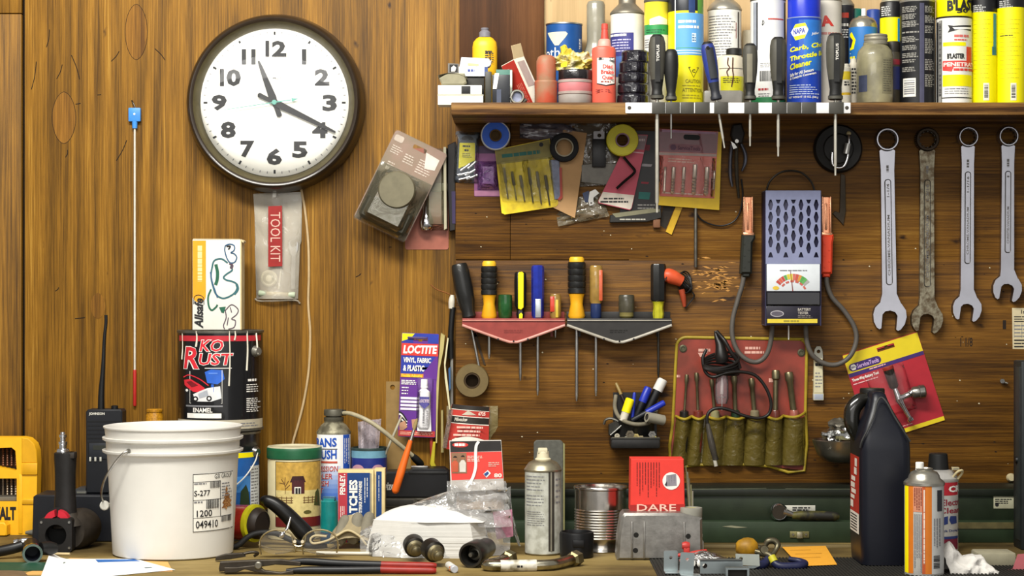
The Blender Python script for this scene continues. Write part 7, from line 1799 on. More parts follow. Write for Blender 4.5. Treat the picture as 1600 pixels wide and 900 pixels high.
p.rod(yk, (1150, vk - 15, 0), (1184, vk - 15, 0), [(7, 0), (11, .1), (15, .35), (16, .55), (14, .8), (9, .95), (6, 1)], 10)
s_ = t.part('stem', 'steel stem'); s_.rod(M('#6a6450', .4, .8, .4), (1183, vk - 15, 0), (1196, vk - 13, 0), [(4.5, 0), (4.5, 1)], 12)
paper('orange_note', 'orange paper note with faint writing lying on the rubber mat by the jug', 'paper', M('#e0a030', .75, 0, .05), [(1222, 858), (1290, 856.5), (1308, 886), (1250, 888.5)], 886, 3.9,
      [(.1, .2, .6, .21, M('#a8701c', .8)), (.15, .4, .8, .41, M('#a8701c', .8)), (.1, .6, .7, .61, M('#a8701c', .8))])
# zinc brackets and the clear parts bag
zn = M('#a9b3b4', .3, .85, .2, ns=30)
zg = 'zinc angle brackets at the front of the bench'
def bracket(lab, u0, u1, v0, vf, foot, w=2, hole=True):
    t = B('angle_bracket', lab, 'bracket', (u0 + u1) / 2, vf, 0, zg, up=3.6); vb = t.bv; c = (u0 + u1) / 2
    p = t.part('upright'); p.poly(zn, [(u0, v0 + 2), (u0 + 2, v0), (u1 - 2, v0), (u1, v0 + 2), (u1, vb), (u0, vb)], 0, 2.4, holes=[circ(c, v0 + 11, 2.6, 14)] if hole else [])
    q = t.part('foot'); q.box(zn, u0, vb - 2.4, u1 + foot, vb, 0, 26, .4)
    return t
bracket('leftmost upright zinc angle bracket before the aluminium housing', 1037, 1059, 860, 897, 6)
bracket('second upright zinc angle bracket leaning beside the leftmost one', 1061, 1083, 863, 901, 10).rot = (0, math.radians(4), 0)
t = B('zinc_channel', 'long zinc channel with a hole lying at the front of the bench', 'bracket', 1122, 900, 0, zg, up=3.6); vb = t.bv
p = t.part('channel'); p.poly(zn, [(1094, vb - 21), (1160, vb - 21), (1162, vb), (1094, vb)], -3, 0, holes=[circ(1101.5, vb - 12, 4, 16)]); p.box(zn, 1094, vb - 21, 1160, vb - 19, -20, 0, .4)
t = B('zinc_plate', 'bright zinc plate with one hole lying over the channel end', 'bracket', 1167, 892, 0, zg, up=6); vb = t.bv
p = t.part('plate'); p.poly(M('#c9cfc6', .3, .7, .1), [(1149, vb - 21), (1186, vb - 20), (1187, vb - 2), (1150, vb - 4)], 0, 2.2, holes=[circ(1157.5, vb - 13, 3, 14)]); p.poly(zn, [(1150, vb - 2), (1187, vb - 2), (1178, vb + 2), (1160, vb + 2)], -8, 2)
t = B('zinc_clip', 'small zinc clip with a dark opening at the bottom edge of the picture', 'bracket', 1150, 906, 0, zg, up=3.6); vb = t.bv
p = t.part('clip'); p.poly(zn, [(1133, vb - 17), (1169, vb - 17), (1169, vb), (1133, vb)], 0, 14, holes=[[(1136, vb - 14), (1166, vb - 14), (1166, vb - 2), (1136, vb - 2)]]); p.box(M('#241f18', .6), 1135, vb - 15, 1167, vb, 1, 2)
t = B('parts_bag', 'clear plastic bag of small white parts lying among the zinc brackets', 'bag', 1105, 890, 10, up=4); vb = t.bv
p = t.part('bag'); p.surf(clear('#e2e0dc', .5, .08, 1, 60, 1.5), 16, 12, lambda a, b: (1062 + 84 * a, vb - 20 * math.sin(PI * (.08 + .9 * a)) * math.sin(PI * (.1 + .8 * b)) - 3 - 2 * noise.noise(Vector((a * 6, b * 6, 4))), 14 - 44 * b), .6)
for i, (u, dv) in enumerate(((1078, 4), (1092, 5))):
    c = t.part('white_part', 'white plastic part inside'); c.rod(WHITE, (u, vb - 6, 12), (u + 3, vb - 7, 18), [(5, 0), (7, .5), (5, 1)], 14)
t = B('red_clip', 'red plastic clip lying among the zinc brackets', 'clip', 1078, 884, 6, up=12); vb = t.bv
p = t.part('clip'); rc = M('#b3352e', .4, 0, .12); p.tube(rc, [(1050, vb - 2, 0), (1062, vb - 4, 2), (1075, vb - 5, 4), (1090, vb - 8, 2), (1104, vb - 11, -2)], [2, 3, 4, 4, 2], 10); p.rod(rc, (1066, vb - 18, -4), (1078, vb - 18, -4), [(5, 0), (7, .5), (5, 1)], 12); p.box(rc, 1068, vb - 16, 1078, vb - 4, -6, 2, 2)
# ================================================================== things on the shelf
def cyl_body(t, cu, prof, seg=44): 
    p = t.part('can_body'); p.lathe(prof[0][2], cu, prof, 0, seg); return p
vS = lambda d: 450 - HS * F / d
# ---- left end
t = S('white_carton', 'lower flat white carton overhanging the left end of the shelf', 'box', 720, 3.885)
t.part('carton').box(M('#dedcd0', .7, 0, .06), 684, 148, 755, t.bv, -40, 0, 1); t.parts[0].box(M('#b9b7a8', .7), 683.6, 147.6, 755.4, 149.6, -40.4, .4)
t = S('white_carton', 'upper flat white carton with a black tape square at the left end of the shelf', 'box', 720, 3.885, up=t.bv - 147.5)
v = t.bv; p = t.part('carton'); p.box(M('#dedcd0', .7, 0, .06), 684, 133, 753, v, -40, 0, 1); q = t.part('tape', 'black tape square'); q.box(INK, 721, 134.5, 735, 146.5, -.2, .5, .1)
t = S('foam_pad', 'small beige folded pad lying on the two white cartons', 'pad', 706, 3.885, up=vS(3.885) - 132.8); v = t.bv
p = t.part('pad'); p.surf(M('#b9b4a0', .8, 0, .2, bump=.2), 12, 8, lambda a, b: (684 + 46 * a, v - 2 - 17 * math.sin(PI * (.25 + .6 * a)) ** .7 * (1 - .15 * b), -2 - 34 * b), 1.2)
p.poly(M('#8f8a72', .8, 0, .2), [(686, v - 11), (700, v - 19), (726, v - 19), (729, v - 4), (724, v - .4), (690, v - .4)], -30, -3, bev=2)
t = S('photo_card', 'small dark photo card standing behind the beige pad', 'card', 708, 3.93, up=0); v = t.bv
p = t.part('card'); p.poly(M('#6a6660', .5), [(700, 99), (717, 100), (717, v), (700, v)], 0, 2); p.quad(INK, 702.5, 101, 715, 113, 2.3); p.flat(M('#c9c6c0', .6), [(705, 112), (705, 106), (709, 102.5), (713, 106), (711, 112)], 2.6)
bw = M('#dfe2e6', .6, 0, .05)
t = S('small_carton', 'small white carton with blue lettering, lower of two behind the beige pad', 'box', 740, 3.92, up=vS(3.92) - 119.5); v = t.bv
t.part('carton').box(bw, 717, 104.5, 762, v, -22, 4, .6); t.parts[0].text(M('#3c4a8e', .6), 'OILLESS', (731, 108, 746, 113), 4.5, bold=.02); t.parts[0].box(M('#3a4c80', .6), 757, 105, 762.3, 119, 3, 4.4)
t = S('small_carton', 'small white carton with a torn right end, upper of two behind the beige pad', 'box', 743, 3.92, up=vS(3.92) - 104.2); v = t.bv
p = t.part('carton'); p.poly(bw, [(718, v), (721, 89.5), (764, 92), (766, 96), (768, 93), (767, 101), (764, v)], -22, 3, bev=.6); p.flat(M('#c3b98a', .6), [(731, 99), (748, 100), (748, 103.5), (731, 103)], 3.4)
for u0, u1 in ((722, 758),):
    t = S('dark_box', 'dark box under the two small white cartons on the shelf', 'box', 740, 3.92); t.part('box').box(M('#26241f', .6, 0, .3), 722, 120.4, 757, t.bv, -22, 0, 1)
t = S('squeeze_bottle', 'yellow squeeze bottle with a grey cap behind the white cartons on the shelf', 'bottle', 757.5, 3.99)
v = t.bv; yb_ = M('#e0ae20', .4, 0, .08)
p = t.part('bottle'); p.lathe(yb_, 757.5, [(18, v), (19.4, v - 2), (19.4, 74), (18, 66), (13, 60), (9, 58), (8.5, 56)], 0, 32, .7)
c = t.part('cap', 'grey cap'); c.lathe(M('#77757c', .45, 0, .15), 757.5, [(9, 58.5), (9, 51), (7, 49), (5.5, 47.5), (6.2, 46.5), (6.2, 44), (4, 43.4), (0, 43.4)], 0, 22)
p.lines(INK, 758, 80, 773, 100, 6, .5, 14.2); p.text(INK, 'LIQUID', (758.5, 81, 773, 85), 13.8, bold=.03)
t = S('teal_box', 'teal box standing behind the black cassette on the shelf', 'box', 789, 3.93)
t.part('box').box(M('#3f6f62', .5, 0, .15), 775, 109, 800, t.bv, -16, 4, .6); t.parts[0].box(M('#cfd6c8', .6), 797, 110, 800.3, t.bv - .5, 3, 4.4)
t = S('cassette', 'black cassette case with a white strip on the shelf', 'case', 777, 3.885)
v = t.bv; p = t.part('case'); p.box(M('#23252a', .35, 0, .2), 769, 117, 797, v, -14, 3, 1); q = t.part('strip', 'white strip'); q.poly(WHITE, [(773, 115), (780, 115), (776, 139), (770, 139)], 2, 4); p.box(M('#454b5c', .4), 776, 140, 783, v - 1, 3, 3.6)
t = S('dark_card', 'narrow dark case standing left of the black cassette', 'case', 763, 3.89); t.part('case').box(M('#35342c', .4, 0, .3), 758, 112, 768, t.bv, -14, 2, .8)
t = S('hose_clamp', 'chrome ring fitting lying before the leaning red carton', 'fitting', 809, 3.875, up=0)
v = t.bv - 12; p = t.part('ring'); p.rod(DULL, (808, v, -12), (808, v, 6), [(9, 0), (11, .1), (11.5, .5), (11.5, .85), (10.5, 1), (8.5, 1), (8, .9), (7.5, .3, M('#8f93a8', .3, .6)), (0, .3)], 28, False)
p.rod(STEEL, (798, v + 2, 4), (803, v - 8, 5), [(2, 0), (2, 1)], 8); p.rod(DULL, (818, v + 8, -2), (822, v + 4, 0), [(3.5, 0), (3, 1)], 10)
# leaning red and white carton
t = S('open_carton', 'tall red and white carton leaning left with an open flap on the shelf', 'box', 832, 3.95, up=2, tilt=-24, yaw=-38)
v = t.bv; p = t.part('carton'); rr = M('#9c2a20', .5, 0, .1); ww = M('#d9cdb8', .7, 0, .08)
p.box(ww, 818, v - 78, 846, v, -15, 13, .4)
p.quad(rr, 818.5, v - 77, 845.5, v - 1, 13.3)
p.add([(846.4, v - 77, -14), (846.4, v - 77, 12.5), (846.4, v - 1, 12.5), (846.4, v - 1, -14)], [(0, 1, 2, 3)], M('#e4dccc', .7, 0, .05)); p.add([(846.8, v - 72, -10), (846.8, v - 72, 9), (846.8, v - 30, 9), (846.8, v - 30, -10)], [(0, 1, 2, 3)], M('#b09a92', .6))
p.lines(M('#d8b0a0', .6), 822, v - 70, 830, v - 55, 2, .5, 13.6); p.lines(M('#c87a66', .6), 830, v - 40, 842, v - 6, 4, .3, 13.6, None, True)
f = t.part('flap', 'open tan flap'); f.add([(846, v - 78, -15), (846, v - 78, 13), (851, v - 98, 12), (851, v - 98, -14), (845.4, v - 78, -15), (845.4, v - 78, 13), (850.4, v - 98.4, 12), (850.4, v - 98.4, -14)], [(0, 1, 2, 3), (7, 6, 5, 4), (0, 4, 5, 1), (1, 5, 6, 2), (2, 6, 7, 3), (3, 7, 4, 0)], M('#cbb48a', .8, 0, .08))
# orange cylinder, blue can, tape stack
t = S('orange_canister', 'dusty orange canister with a domed lid on the shelf', 'canister', 852.5, 3.885)
v = t.bv; oc = M('#a8472e', .55, 0, .2, dirt='#8f6a50', ns=20); p = t.part('base'); p.lathe(oc, 853, [(17, v), (17.6, v - 1), (17.6, 139), (17.8, 137), (17.8, 130), (18, 128), (17, 126.4), (15, 126)], 0, 36)
c = t.part('lid', 'domed lid'); c.lathe(M('#a5523a', .55, 0, .15, dirt='#8f6a50', ns=30), 853.5, [(14.8, 126), (15.2, 124), (15.4, 96), (13, 89.5), (8, 86.4), (0, 86)], 0, 32)
t = S('blue_can', 'blue can with a white triangle behind the pink tape on the shelf', 'can', 881.5, 3.985)
v = t.bv; p = cyl_body(t, 881.5, [(27, v, M('#1d4d8c', .35, .2, .12)), (28, v - 1), (28, 41), (28.8, 40, STEEL), (28.8, 38), (27, 38), (26, 41), (0, 41)])
lb = t.part('label', 'white shape and lettering'); cy_ = (881.5, 28.1); lb.flat(M('#d3ceb0', .5), [(856, 50), (884, 50), (887, 53), (884, 58), (873, 71), (867, 71)], .3, cy_)
lb.text(WHITE, 'Lotho', (850, 74, 888, 90), .5, None, .0, 0, 0, cy_); lb.lines(WHITE, 904, 60, 908, 80, 2, .5, .5, cy_, True)
sg = 'tape rolls stacked beside the orange canister'
def flat_roll(lab, cu, r, v0, v1, d, m, grp, core=None, bump=None, nm='tape_roll'):
    t = S(nm, lab, 'tape', cu, d, grp, up=vS(d) - v1); t.part('roll').lathe(m, cu, [(r * .55, v1), (r - .6, v1), (r, v1 - .8), (r, v0 + .8), (r - .6, v0), (r * .55, v0), (r * .52, v0 + 1), (r * .52, v1 - .5), (r * .55, v1)], 0, 40, cap=False); return t
dk_ = 3.889
flat_roll('grey tape roll at the bottom of the stack beside the orange canister', 898.5, 26.5, 149, vS(dk_), dk_, M('#877f78', .55, 0, .12), sg)
t = flat_roll('pink tape roll with pale rims in the stack beside the orange canister', 898.5, 26.5, 125.5, 148.8, dk_, M('#b36a6c', .5, 0, .1), sg)
q = t.part('rim'); 
for vv in (126, 144): q.lathe(M('#9a8c84', .6), 898.5, [(26.6, vv), (27.2, vv + .5), (27.2, vv + 4), (26.6, vv + 4.5)], 0, 40, cap=False)
flat_roll('black wrapped tape roll on top of the stack beside the orange canister', 899, 26.5, 110.5, 125.3, dk_, M('#1d1a1c', .25, 0, .3, bump=.8, bs=120, coat=.5), sg)
t = S('crumpled_wrapper', 'crumpled yellow and clear wrapper lying on the tape stack before the blue can', 'wrapper', 898, 3.89, up=vS(3.89) - 110.2)
p = t.part('wrapper'); v = t.bv; p.blob(M('#a8983c', .4, 0, .4, ns=60, bump=.8, bs=80, dirt='#c9bfa0'), (896, v - 12, 0), (26, 15, 20), .55, 2.2, 4, 3); p.blob(M('#c3b038', .4, 0, .3, ns=60, bump=.8, bs=80), (884, v - 24, 2), (10, 13, 10), .5, 2, 3, 6)
p.flat(YEL, [(876, v - 8), (885, v - 12), (885, v - 4), (876, v - 2)], 22)
# ---- grey tube, salmon bottle, cone topped can
t = S('grey_bottle', 'upright grey dusty glass bottle behind the salmon bottle', 'bottle', 930, 3.99)
v = t.bv; p = t.part('bottle'); gb = M('#8a8676', .25, 0, .3, ns=20, coat=.3); p.lathe(gb, 931, [(20, v), (21, v - 2), (21, 92), (19, 84), (15, 72), (14, 64), (14.5, 40), (14.5, 8), (12.5, 3), (8, 1), (0, 0)], 0, 32)
t = S('brake_bottle', 'salmon squeeze bottle with a pointed spout and white label on the shelf', 'bottle', 943.5, 3.882)
v = t.bv; sa = M('#d05a48', .4, 0, .08); p = t.part('bottle'); p.lathe(sa, 943.5, [(18, v), (18.8, v - 1.5), (18.8, 79), (17.5, 75), (13, 73), (10, 72.5)], 0, 36, .75)
c = t.part('collar', 'pale pink collar'); c.lathe(M('#d89a8c', .45), 944.5, [(10.5, 73), (10.5, 70), (9, 63), (7.5, 61.5)], 0, 24); n_ = t.part('spout', 'red spout'); n_.lathe(M('#c4483c', .4), 945, [(6.5, 62), (5.6, 52), (5, 46), (5.6, 45.5), (5.2, 38), (4, 37), (0, 37)], 0, 18)
lb = t.part('label', 'white label with red lettering'); rr_ = [(931, 91), (960, 91), (960, 131), (952, 136), (942, 135.5), (933, 129)]
def onov(pts, w=.3): return [(u, vv, .75 * math.sqrt(max(1, 18.8 ** 2 - (u - 943.5) ** 2)) + w) for u, vv in pts]
lb.surf(M('#e4ddd2', .5, 0, .04), 10, 2, lambda a, b: onov([(932.5 + 27.5 * a, 92 + (42 - 3 * abs(a - .5) * 2) * b)])[0], .2)
lb.surf(INK, 10, 2, lambda a, b: onov([(932 + 28.5 * a, 134.3 - 3.2 * abs(a - .5) * 2 + 1.6 * b)], .35)[0], .2)
rd_ = M('#c03a30', .5)
for s_, a, b, c_, d_ in (('Disc', 941, 102, 957, 108.5), ('Brake', 938, 110.5, 958.5, 117), ('Quiet', 940, 119, 958.5, 126.5)): lb.text(rd_, s_, (a, b, c_, d_), 14.6, None, .035)
lb.flat(INK, [(935, 91), (942, 91), (941, 95), (936, 95)], 14); lb.flat(INK, rrect(950, 91, 960.5, 97, 2), 13); lb.text(WHITE, 'CRC', (951, 92.3, 959.5, 95.7), 13.4, bold=.03); lb.text(INK, 'NAPA', (934, 92.5, 943, 95.5), 14.6, bold=.03)
lb.text(M('#8a2a20', .5), 'Stops Squeal', (938, 127.5, 957, 130.5), 14.4); lb.lines(M('#8a2a20', .5), 930, 140, 958, 146, 2, .5, 14)
t = S('cone_top_can', 'white and purple can with a grey cone top behind the salmon bottle', 'can', 980, 3.97)
v = t.bv; p = cyl_body(t, 980, [(25, v, M('#d9d6cc', .45, 0, .06)), (26, v - 1), (26, 24, M('#7d776a', .4, .5, .3)), (27, 23), (27, 21), (24, 17), (15, 8), (13.5, 6), (13.5, -6), (12, -7), (0, -7)])
lb = t.part('label', 'purple blue panel with print'); cy_ = (980, 26.1); lb.quad(M('#3a3a7a', .45), 954.2, 51, 990, 110, .3, cy_); lb.text(WHITE, 'STEP 1 WAX', (954.6, 52.5, 981, 57), .7, None, .02, 0, 0, cy_); lb.lines(M('#b9b6d8', .5), 957, 60, 986, 82, 5, .4, .7, cy_); lb.quad(M('#4a6aa8', .5), 954.2, 88, 990, 120, .5, cy_)
# black shrink wrapped tapes
wg = 'black shrink wrapped tape rolls'; wm = M('#17141c', .12, 0, .3, bump=1.0, bs=70, coat=1.0, bd=.006)
dv = 3.888; n0 = vS(dv); ord_ = ['bottom', 'second', 'middle', 'fourth', 'top']
for i in range(5):
    v1 = n0 - i * 16.9; t = S('wrapped_tape', ord_[i] + ' black shrink wrapped tape roll of the stack by the magnetic bar', 'tape', 989 + (i == 4) * 4 + (i == 3) * 1, dv, wg, up=i * 16.9)
    cu = t.bu; p = t.part('tape_roll'); p.lathe(wm, cu, [(0, v1), (22, v1), (24.5 - .6 * i, v1 - 2), (25 - .9 * i, v1 - 8), (24.5 - .6 * i, v1 - 14), (22 - .5 * i, v1 - 16.6), (0, v1 - 16.6)], 0, 40)
# yellow green can, warning can
t = S('striped_can', 'yellow and green topped can behind the grey handled screwdriver', 'can', 1026, 3.93)
v = t.bv; p = cyl_body(t, 1026, [(18.5, v, M('#dcdace', .45)), (19.3, v - 1), (19.3, 56, M('#2d8a4c', .4)), (19.3, 40, M('#e2d43c', .4, 0, .08)), (19.3, 5, M('#6a675c', .4, .5)), (20, 4), (20, 1.5), (17, -6), (0, -10)])
lb = t.part('label', 'green wave and print'); cy_ = (1026, 19.4); lb.lines(M('#1f5a34', .5), 1010, 45, 1042, 52, 2, .4, .3, cy_); lb.lines(GREYINK, 1008, 60, 1040, 75, 4, .4, .3, cy_); lb.flat(M('#e8e4c4', .5), [(1015, 30), (1030, 25), (1042, 30), (1042, 38), (1015, 39)], .3, cy_)
t = S('warning_can', 'tall light blue and yellow can with a warning triangle on the shelf', 'can', 1071.5, 3.91)
v = t.bv; cu = 1071.5; p = cyl_body(t, cu, [(26.5, v, M('#dfd414', .4, 0, .05)), (27.5, v - 1), (27.5, 20, M('#1c1f26', .35, .1)), (27.5, -6), (25, -12), (0, -14)])
lb = t.part('label', 'light blue panel, print and warning triangle'); cy_ = (cu, 27.6); lbz = M('#5b9ad0', .4, 0, .04)
lb.quad(lbz, 1056, 20.5, 1099.2, 86, .2, cy_); lb.quad(M('#5f9a3c', .4), 1090, -6, 1099, 20, .2, cy_); lb.quad(M('#2b3f6a', .4), 1076, -6, 1086, 20, .25, cy_); lb.quad(M('#c9ccd0', .4), 1054.5, -6, 1056, 86, .4, cy_)
for s_, a in (('Non-Chlor', 31), ('Non-Flam', 39.5)): lb.text(WHITE, s_, (1060, a, 1096, a + 5.5), .5, None, .03, 0, 0, cy_)
lb.quad(M('#cfe2ea', .5), 1081, 52, 1087.5, 66, .4, cy_); lb.lines(M('#3a6a98', .5), 1081.5, 53, 1087, 65, 3, .5, .7, cy_)
for i in range(3): lb.quad(M('#4a9a5c', .5) if i == 0 else WHITE, 1056, 74.5 + i * 4, 1099, 75.6 + i * 4, .4, cy_)
lb.stroke(INK, [(1076, 105.5), (1091, 105.5), (1083.5, 121), (1076, 105.5)], 1.2, .7, 1, cy_); lb.text(INK, 'C', (1081, 108.5, 1086, 113.5), .7, None, .02, 0, 0, cy_)
lb.text(M('#8a8420', .6), 'CAUTION', (1071, 124, 1094, 130), .5, None, .02, 0, 0, cy_); lb.text(M('#8a8420', .6), 'ATTENTION', (1066, 138, 1096, 144), .5, None, .02, 0, 0, cy_); lb.lines(M('#a8a020', .6), 1066, 132, 1096, 136, 1, .4, .5, cy_); lb.lines(M('#a8a020', .6), 1066, 147, 1096, 155, 2, .4, .5, cy_)
# white print can, stained jar
t = S('print_can', 'white can with grey print and a metal shoulder behind the blue handled screwdriver', 'can', 1132, 3.96)
v = t.bv; cu = 1132; p = cyl_body(t, cu, [(25.5, v, M('#dcdad2', .45)), (26.3, v - 1), (26.3, 18, M('#a8a498', .35, .7, .2)), (27.2, 17), (27.2, 15), (24, 9), (19, 4), (15, 1), (14.5, -1), (15.5, -4), (0, -6)])
lb = t.part('print', 'small grey print and stripes'); cy_ = (cu, 26.4); lb.lines(GREYINK, 1108, 23, 1150, 88, 15, .35, .3, cy_); lb.quad(M('#4a4642', .5), 1152.5, 18, 1154.5, 90, .3, cy_); lb.quad(M('#8a2c24', .5), 1149.5, 35, 1150.3, 60, .5, cy_)
t = S('stained_jar', 'cream jar with a black lid and brown drips on the shelf', 'jar', 1141, 3.915)
v = t.bv; p = t.part('jar'); p.lathe(M('#d3c9b0', .45, 0, .1), 1141, [(19, v), (20.5, v - 2), (20.5, 95), (19, 90), (14, 87.5), (12, 87)], 0, 36)
c = t.part('lid', 'black lid'); c.lathe(M('#1d1b17', .45), 1147, [(12.5, 86), (12.5, 77.5), (11, 76), (0, 76)], 0, 24)
lb = t.part('label', 'yellow band and brown drips'); cy_ = (1141, 20.6); lb.quad(M('#c9c41e', .45), 1126, 119, 1161.4, 142, .2, cy_); lb.lines(INK, 1130, 121, 1158, 130, 3, .4, .5, cy_); lb.quad(INK, 1124, 106.3, 1161, 107.2, .4, cy_)
for pts_ in ([(1138, 90), (1137, 100), (1140, 106), (1136, 112), (1138, 120)], [(1145, 90), (1144.5, 108), (1145.5, 120), (1143, 136)]): lb.stroke(M('#4a2414', .4), pts_, 1.8, .9, 5, cy_)
t = S('grey_tray', 'small clear grey tray lying under the blue handled screwdriver', 'tray', 1130, 3.877); t.part('tray').box(M('#8f8c84', .35, 0, .2), 1100, 141, 1160, t.bv, -22, 0, 3)
# white can with barcode
t = S('white_can', 'tall white can with a barcode between the blue and grey handled screwdrivers', 'can', 1200, 3.93)
v = t.bv; cu = 1200; p = cyl_body(t, cu, [(26.5, v, M('#2a7a4a', .4)), (27.4, v - 1), (27.4, 154, M('#e2e2de', .4, 0, .04)), (27.4, 3, M('#5a574e', .4, .6)), (28, 2), (28, 0), (25, -6), (0, -9)])
lb = t.part('label', 'black stripe, barcode and red print'); cy_ = (cu, 27.5); lb.quad(M('#8d929c', .4), 1177, 3, 1182, 78, .2, cy_); lb.quad(INK, 1182, 3, 1184, 78, .2, cy_); lb.quad(M('#2a2a2c', .4), 1225, 3, 1227.3, 150, .2, cy_)
lb.quad(M('#b04038', .5), 1200, 29, 1224, 31, .3, cy_); lb.stroke(INK, [(1191, 39), (1192, 32), (1194, 36), (1191, 40)], 1, .5, 4, cy_); lb.bars(INK, 1187, 111, 1207, 127, 16, .4, cy_); lb.text(M('#b02a2a', .5), 'SERIES 6', (1185, 137.5, 1206, 142), .4, None, .04, 0, 0, cy_); lb.lines(GREYINK, 1185, 145, 1207, 152, 2, .4, .4, cy_); lb.lines(GREYINK, 1188, 98, 1205, 106, 3, .3, .4, cy_)
# blue cleaner can
t = S('cleaner_can', 'tall bright blue cleaner can with slanted yellow lettering on the shelf', 'can', 1256.5, 3.9)
v = t.bv; cu = 1256.5; p = cyl_body(t, cu, [(26, v, M('#1d3fa8', .32, 0, .05)), (26.8, v - 1), (26.8, 31), (27, 30.5, M('#9aa8c8', .3, .5)), (27, 29, M('#1a2fb0', .3, 0, .05)), (25.6, 28), (25.6, -8), (24, -12), (0, -13)])
lb = t.part('label', 'yellow and white slanted lettering'); cy_ = (cu, 26.9); yt = M('#e2e020', .45)
lb.quad(M('#2a6ab8', .35), 1256, 31, 1283, 110, .15, cy_); lb.quad(M('#2454b0', .35), 1248, 31, 1256, 120, .1, cy_)
lb.flat(yt, [(1237, 49), (1243, 38), (1258, 36), (1263, 46), (1257, 60), (1243, 63)], .3, cy_); lb.flat(WHITE, [(1236, 50), (1240, 44), (1259, 41), (1263, 47), (1260, 54), (1240, 57)], .5, cy_); lb.text(M('#2a3a9a', .5), 'NAPA', (1240, 45.5, 1258, 54), .8, None, .035, 0, .12, cy_)
lb.stroke(WHITE, [(1235, 69), (1283, 57)], 1, .5, 2, cy_)
for s_, a, b, c_, h_ in (('Carb, Choke', 1235, 74, 1287, 9), ('Throttle Body', 1235, 88, 1292, 10), ('Cleaner', 1235, 100, 1268, 9.5)): lb.text(yt, s_, (a, b, c_, b + h_), .6, None, .035, .05, .24, cy_)
lb.text(WHITE, 'Safe for All Sensors', (1235, 115, 1271, 120), .6, None, .03, 0, .24, cy_); lb.text(WHITE, '& Catalytic Converters', (1235, 121, 1275, 126), .6, None, .03, 0, .24, cy_); lb.text(WHITE, 'Jobber', (1268, 51, 1279, 56), .6, None, .02, .2, .2, cy_)
for i in range(5): lb.lines(M('#c8d4ec', .5), 1234, 132 + i * 3.4, 1280, 134.4 + i * 3.4, 1, .5, .5, cy_)
lb.text(WHITE, 'NET WEIGHT 13 OZ. (368 g)', (1233, 150, 1278, 154), .5, None, .02, 0, 0, cy_)
# white can behind with a red letter
t = S('white_red_can', 'white can with a red slanted letter right of the bright blue can', 'can', 1291, 3.965)
v = t.bv; cu = 1289; p = cyl_body(t, cu, [(25, v, M('#ded8cc', .45, 0, .05)), (25.8, v - 1), (25.8, 4, M('#8a877c', .4, .6)), (26.4, 3), (24, -2), (0, -8)])
lb = t.part('label', 'red letters and slanted pink print'); cy_ = (cu, 25.9); lb.text(M('#cc3a30', .5), 'A', (1284, 25, 1303, 42), .4, None, .05, -.2, .05, cy_); lb.text(M('#c98a80', .5), 'CLEANER', (1283, 50, 1320, 55), .4, None, .02, 0, .35, cy_); lb.stroke(M('#d8a89a', .5), [(1283, 62), (1312, 47)], .8, .4, 2, cy_)
# dark can, teal cap, blue aerosol
t = S('dark_can', 'dark can with a red mark and white lettering behind the last magnetic bar screwdriver', 'can', 1317, 4.01)
v = t.bv; cu = 1318; p = cyl_body(t, cu, [(16, v, M('#1c1c22', .4)), (16.8, v - 1), (16.8, 10, M('#8a877c', .4, .6)), (17, 8), (13, 2), (8, -4), (0, -6)])
lb = t.part('label'); cy_ = (cu, 16.9); lb.quad(M('#b83a28', .5), 1313, 20, 1326, 28, .3, cy_); lb.text(WHITE, 'Non-C', (1310, 36, 1330, 42), .4, None, .03, 0, 0, cy_); lb.lines(WHITE, 1311, 45, 1328, 60, 4, .5, .4, cy_)
t = S('teal_can', 'teal topped can far back behind the blue aerosol on the shelf', 'can', 1337, 4.025); v = t.bv; cyl_body(t, 1336, [(12, v, M('#1f4a8a', .4)), (12.5, v - 1), (12.5, 42, M('#1d6a5a', .4)), (12.5, 16), (11, 14.5), (0, 14.5)])
t = S('navy_can', 'navy topped can far back right of the blue aerosol on the shelf', 'can', 1365, 4.025); v = t.bv; cyl_body(t, 1365, [(10.5, v, M('#25408a', .4)), (11, v - 1), (11, 17), (10, 15.5), (0, 15.5)])
t = S('blue_aerosol', 'blue aerosol can with a white nozzle behind the dusty jar', 'can', 1348, 3.97)
v = t.bv; cu = 1348.5; p = cyl_body(t, cu, [(21.5, v, M('#2a6eb0', .35, 0, .06)), (22.2, v - 1), (22.2, 44, M('#a8a496', .3, .8, .2)), (22, 40), (20, 34), (16, 29), (9, 27), (8, 25.5), (0, 25)])
c = t.part('nozzle', 'white nozzle'); c.lathe(WHITE, 1349.5, [(3.6, 27), (3.6, 14.5), (3, 13.6), (0, 13.6)], 0, 14)
lb = t.part('label', 'yellow hexagon and slanted lettering'); cy_ = (cu, 22.3); lb.flat(YEL, [(1327.5, 52), (1331, 49), (1337, 62), (1334, 76), (1327.5, 78)], .3, cy_); lb.flat(M('#22265a', .5), [(1327.5, 55), (1333, 62), (1330, 73), (1327.5, 74)], .6, cy_); lb.stroke(WHITE, [(1328, 83), (1352, 74)], .8, .5, 2, cy_); lb.text(YEL, 'Off', (1328, 87, 1340, 92), .5, None, .03, 0, .1, cy_)
t = S('small_bottle', 'small white and yellow bottle right of the last screwdriver on the shelf', 'bottle', 1322, 3.895); v = t.bv
p = t.part('bottle'); p.lathe(M('#d8d3c2', .45), 1322, [(6.5, v), (7, v - 1), (7, 150), (7, 149, M('#d8b020', .45)), (7, 145, M('#d8d3c2', .45)), (7, 125, M('#d8c020', .45)), (7, 112, M('#d8d3c2', .45)), (6.5, 106), (4.5, 104), (4.5, 100), (0, 100)], 0, 20); p.lines(INK, 1318, 127, 1327, 135, 2, .6, 7.3)
t = S('narrow_bottle', 'narrow grey white bottle between the small bottle and the dusty jar', 'bottle', 1334, 3.9); v = t.bv
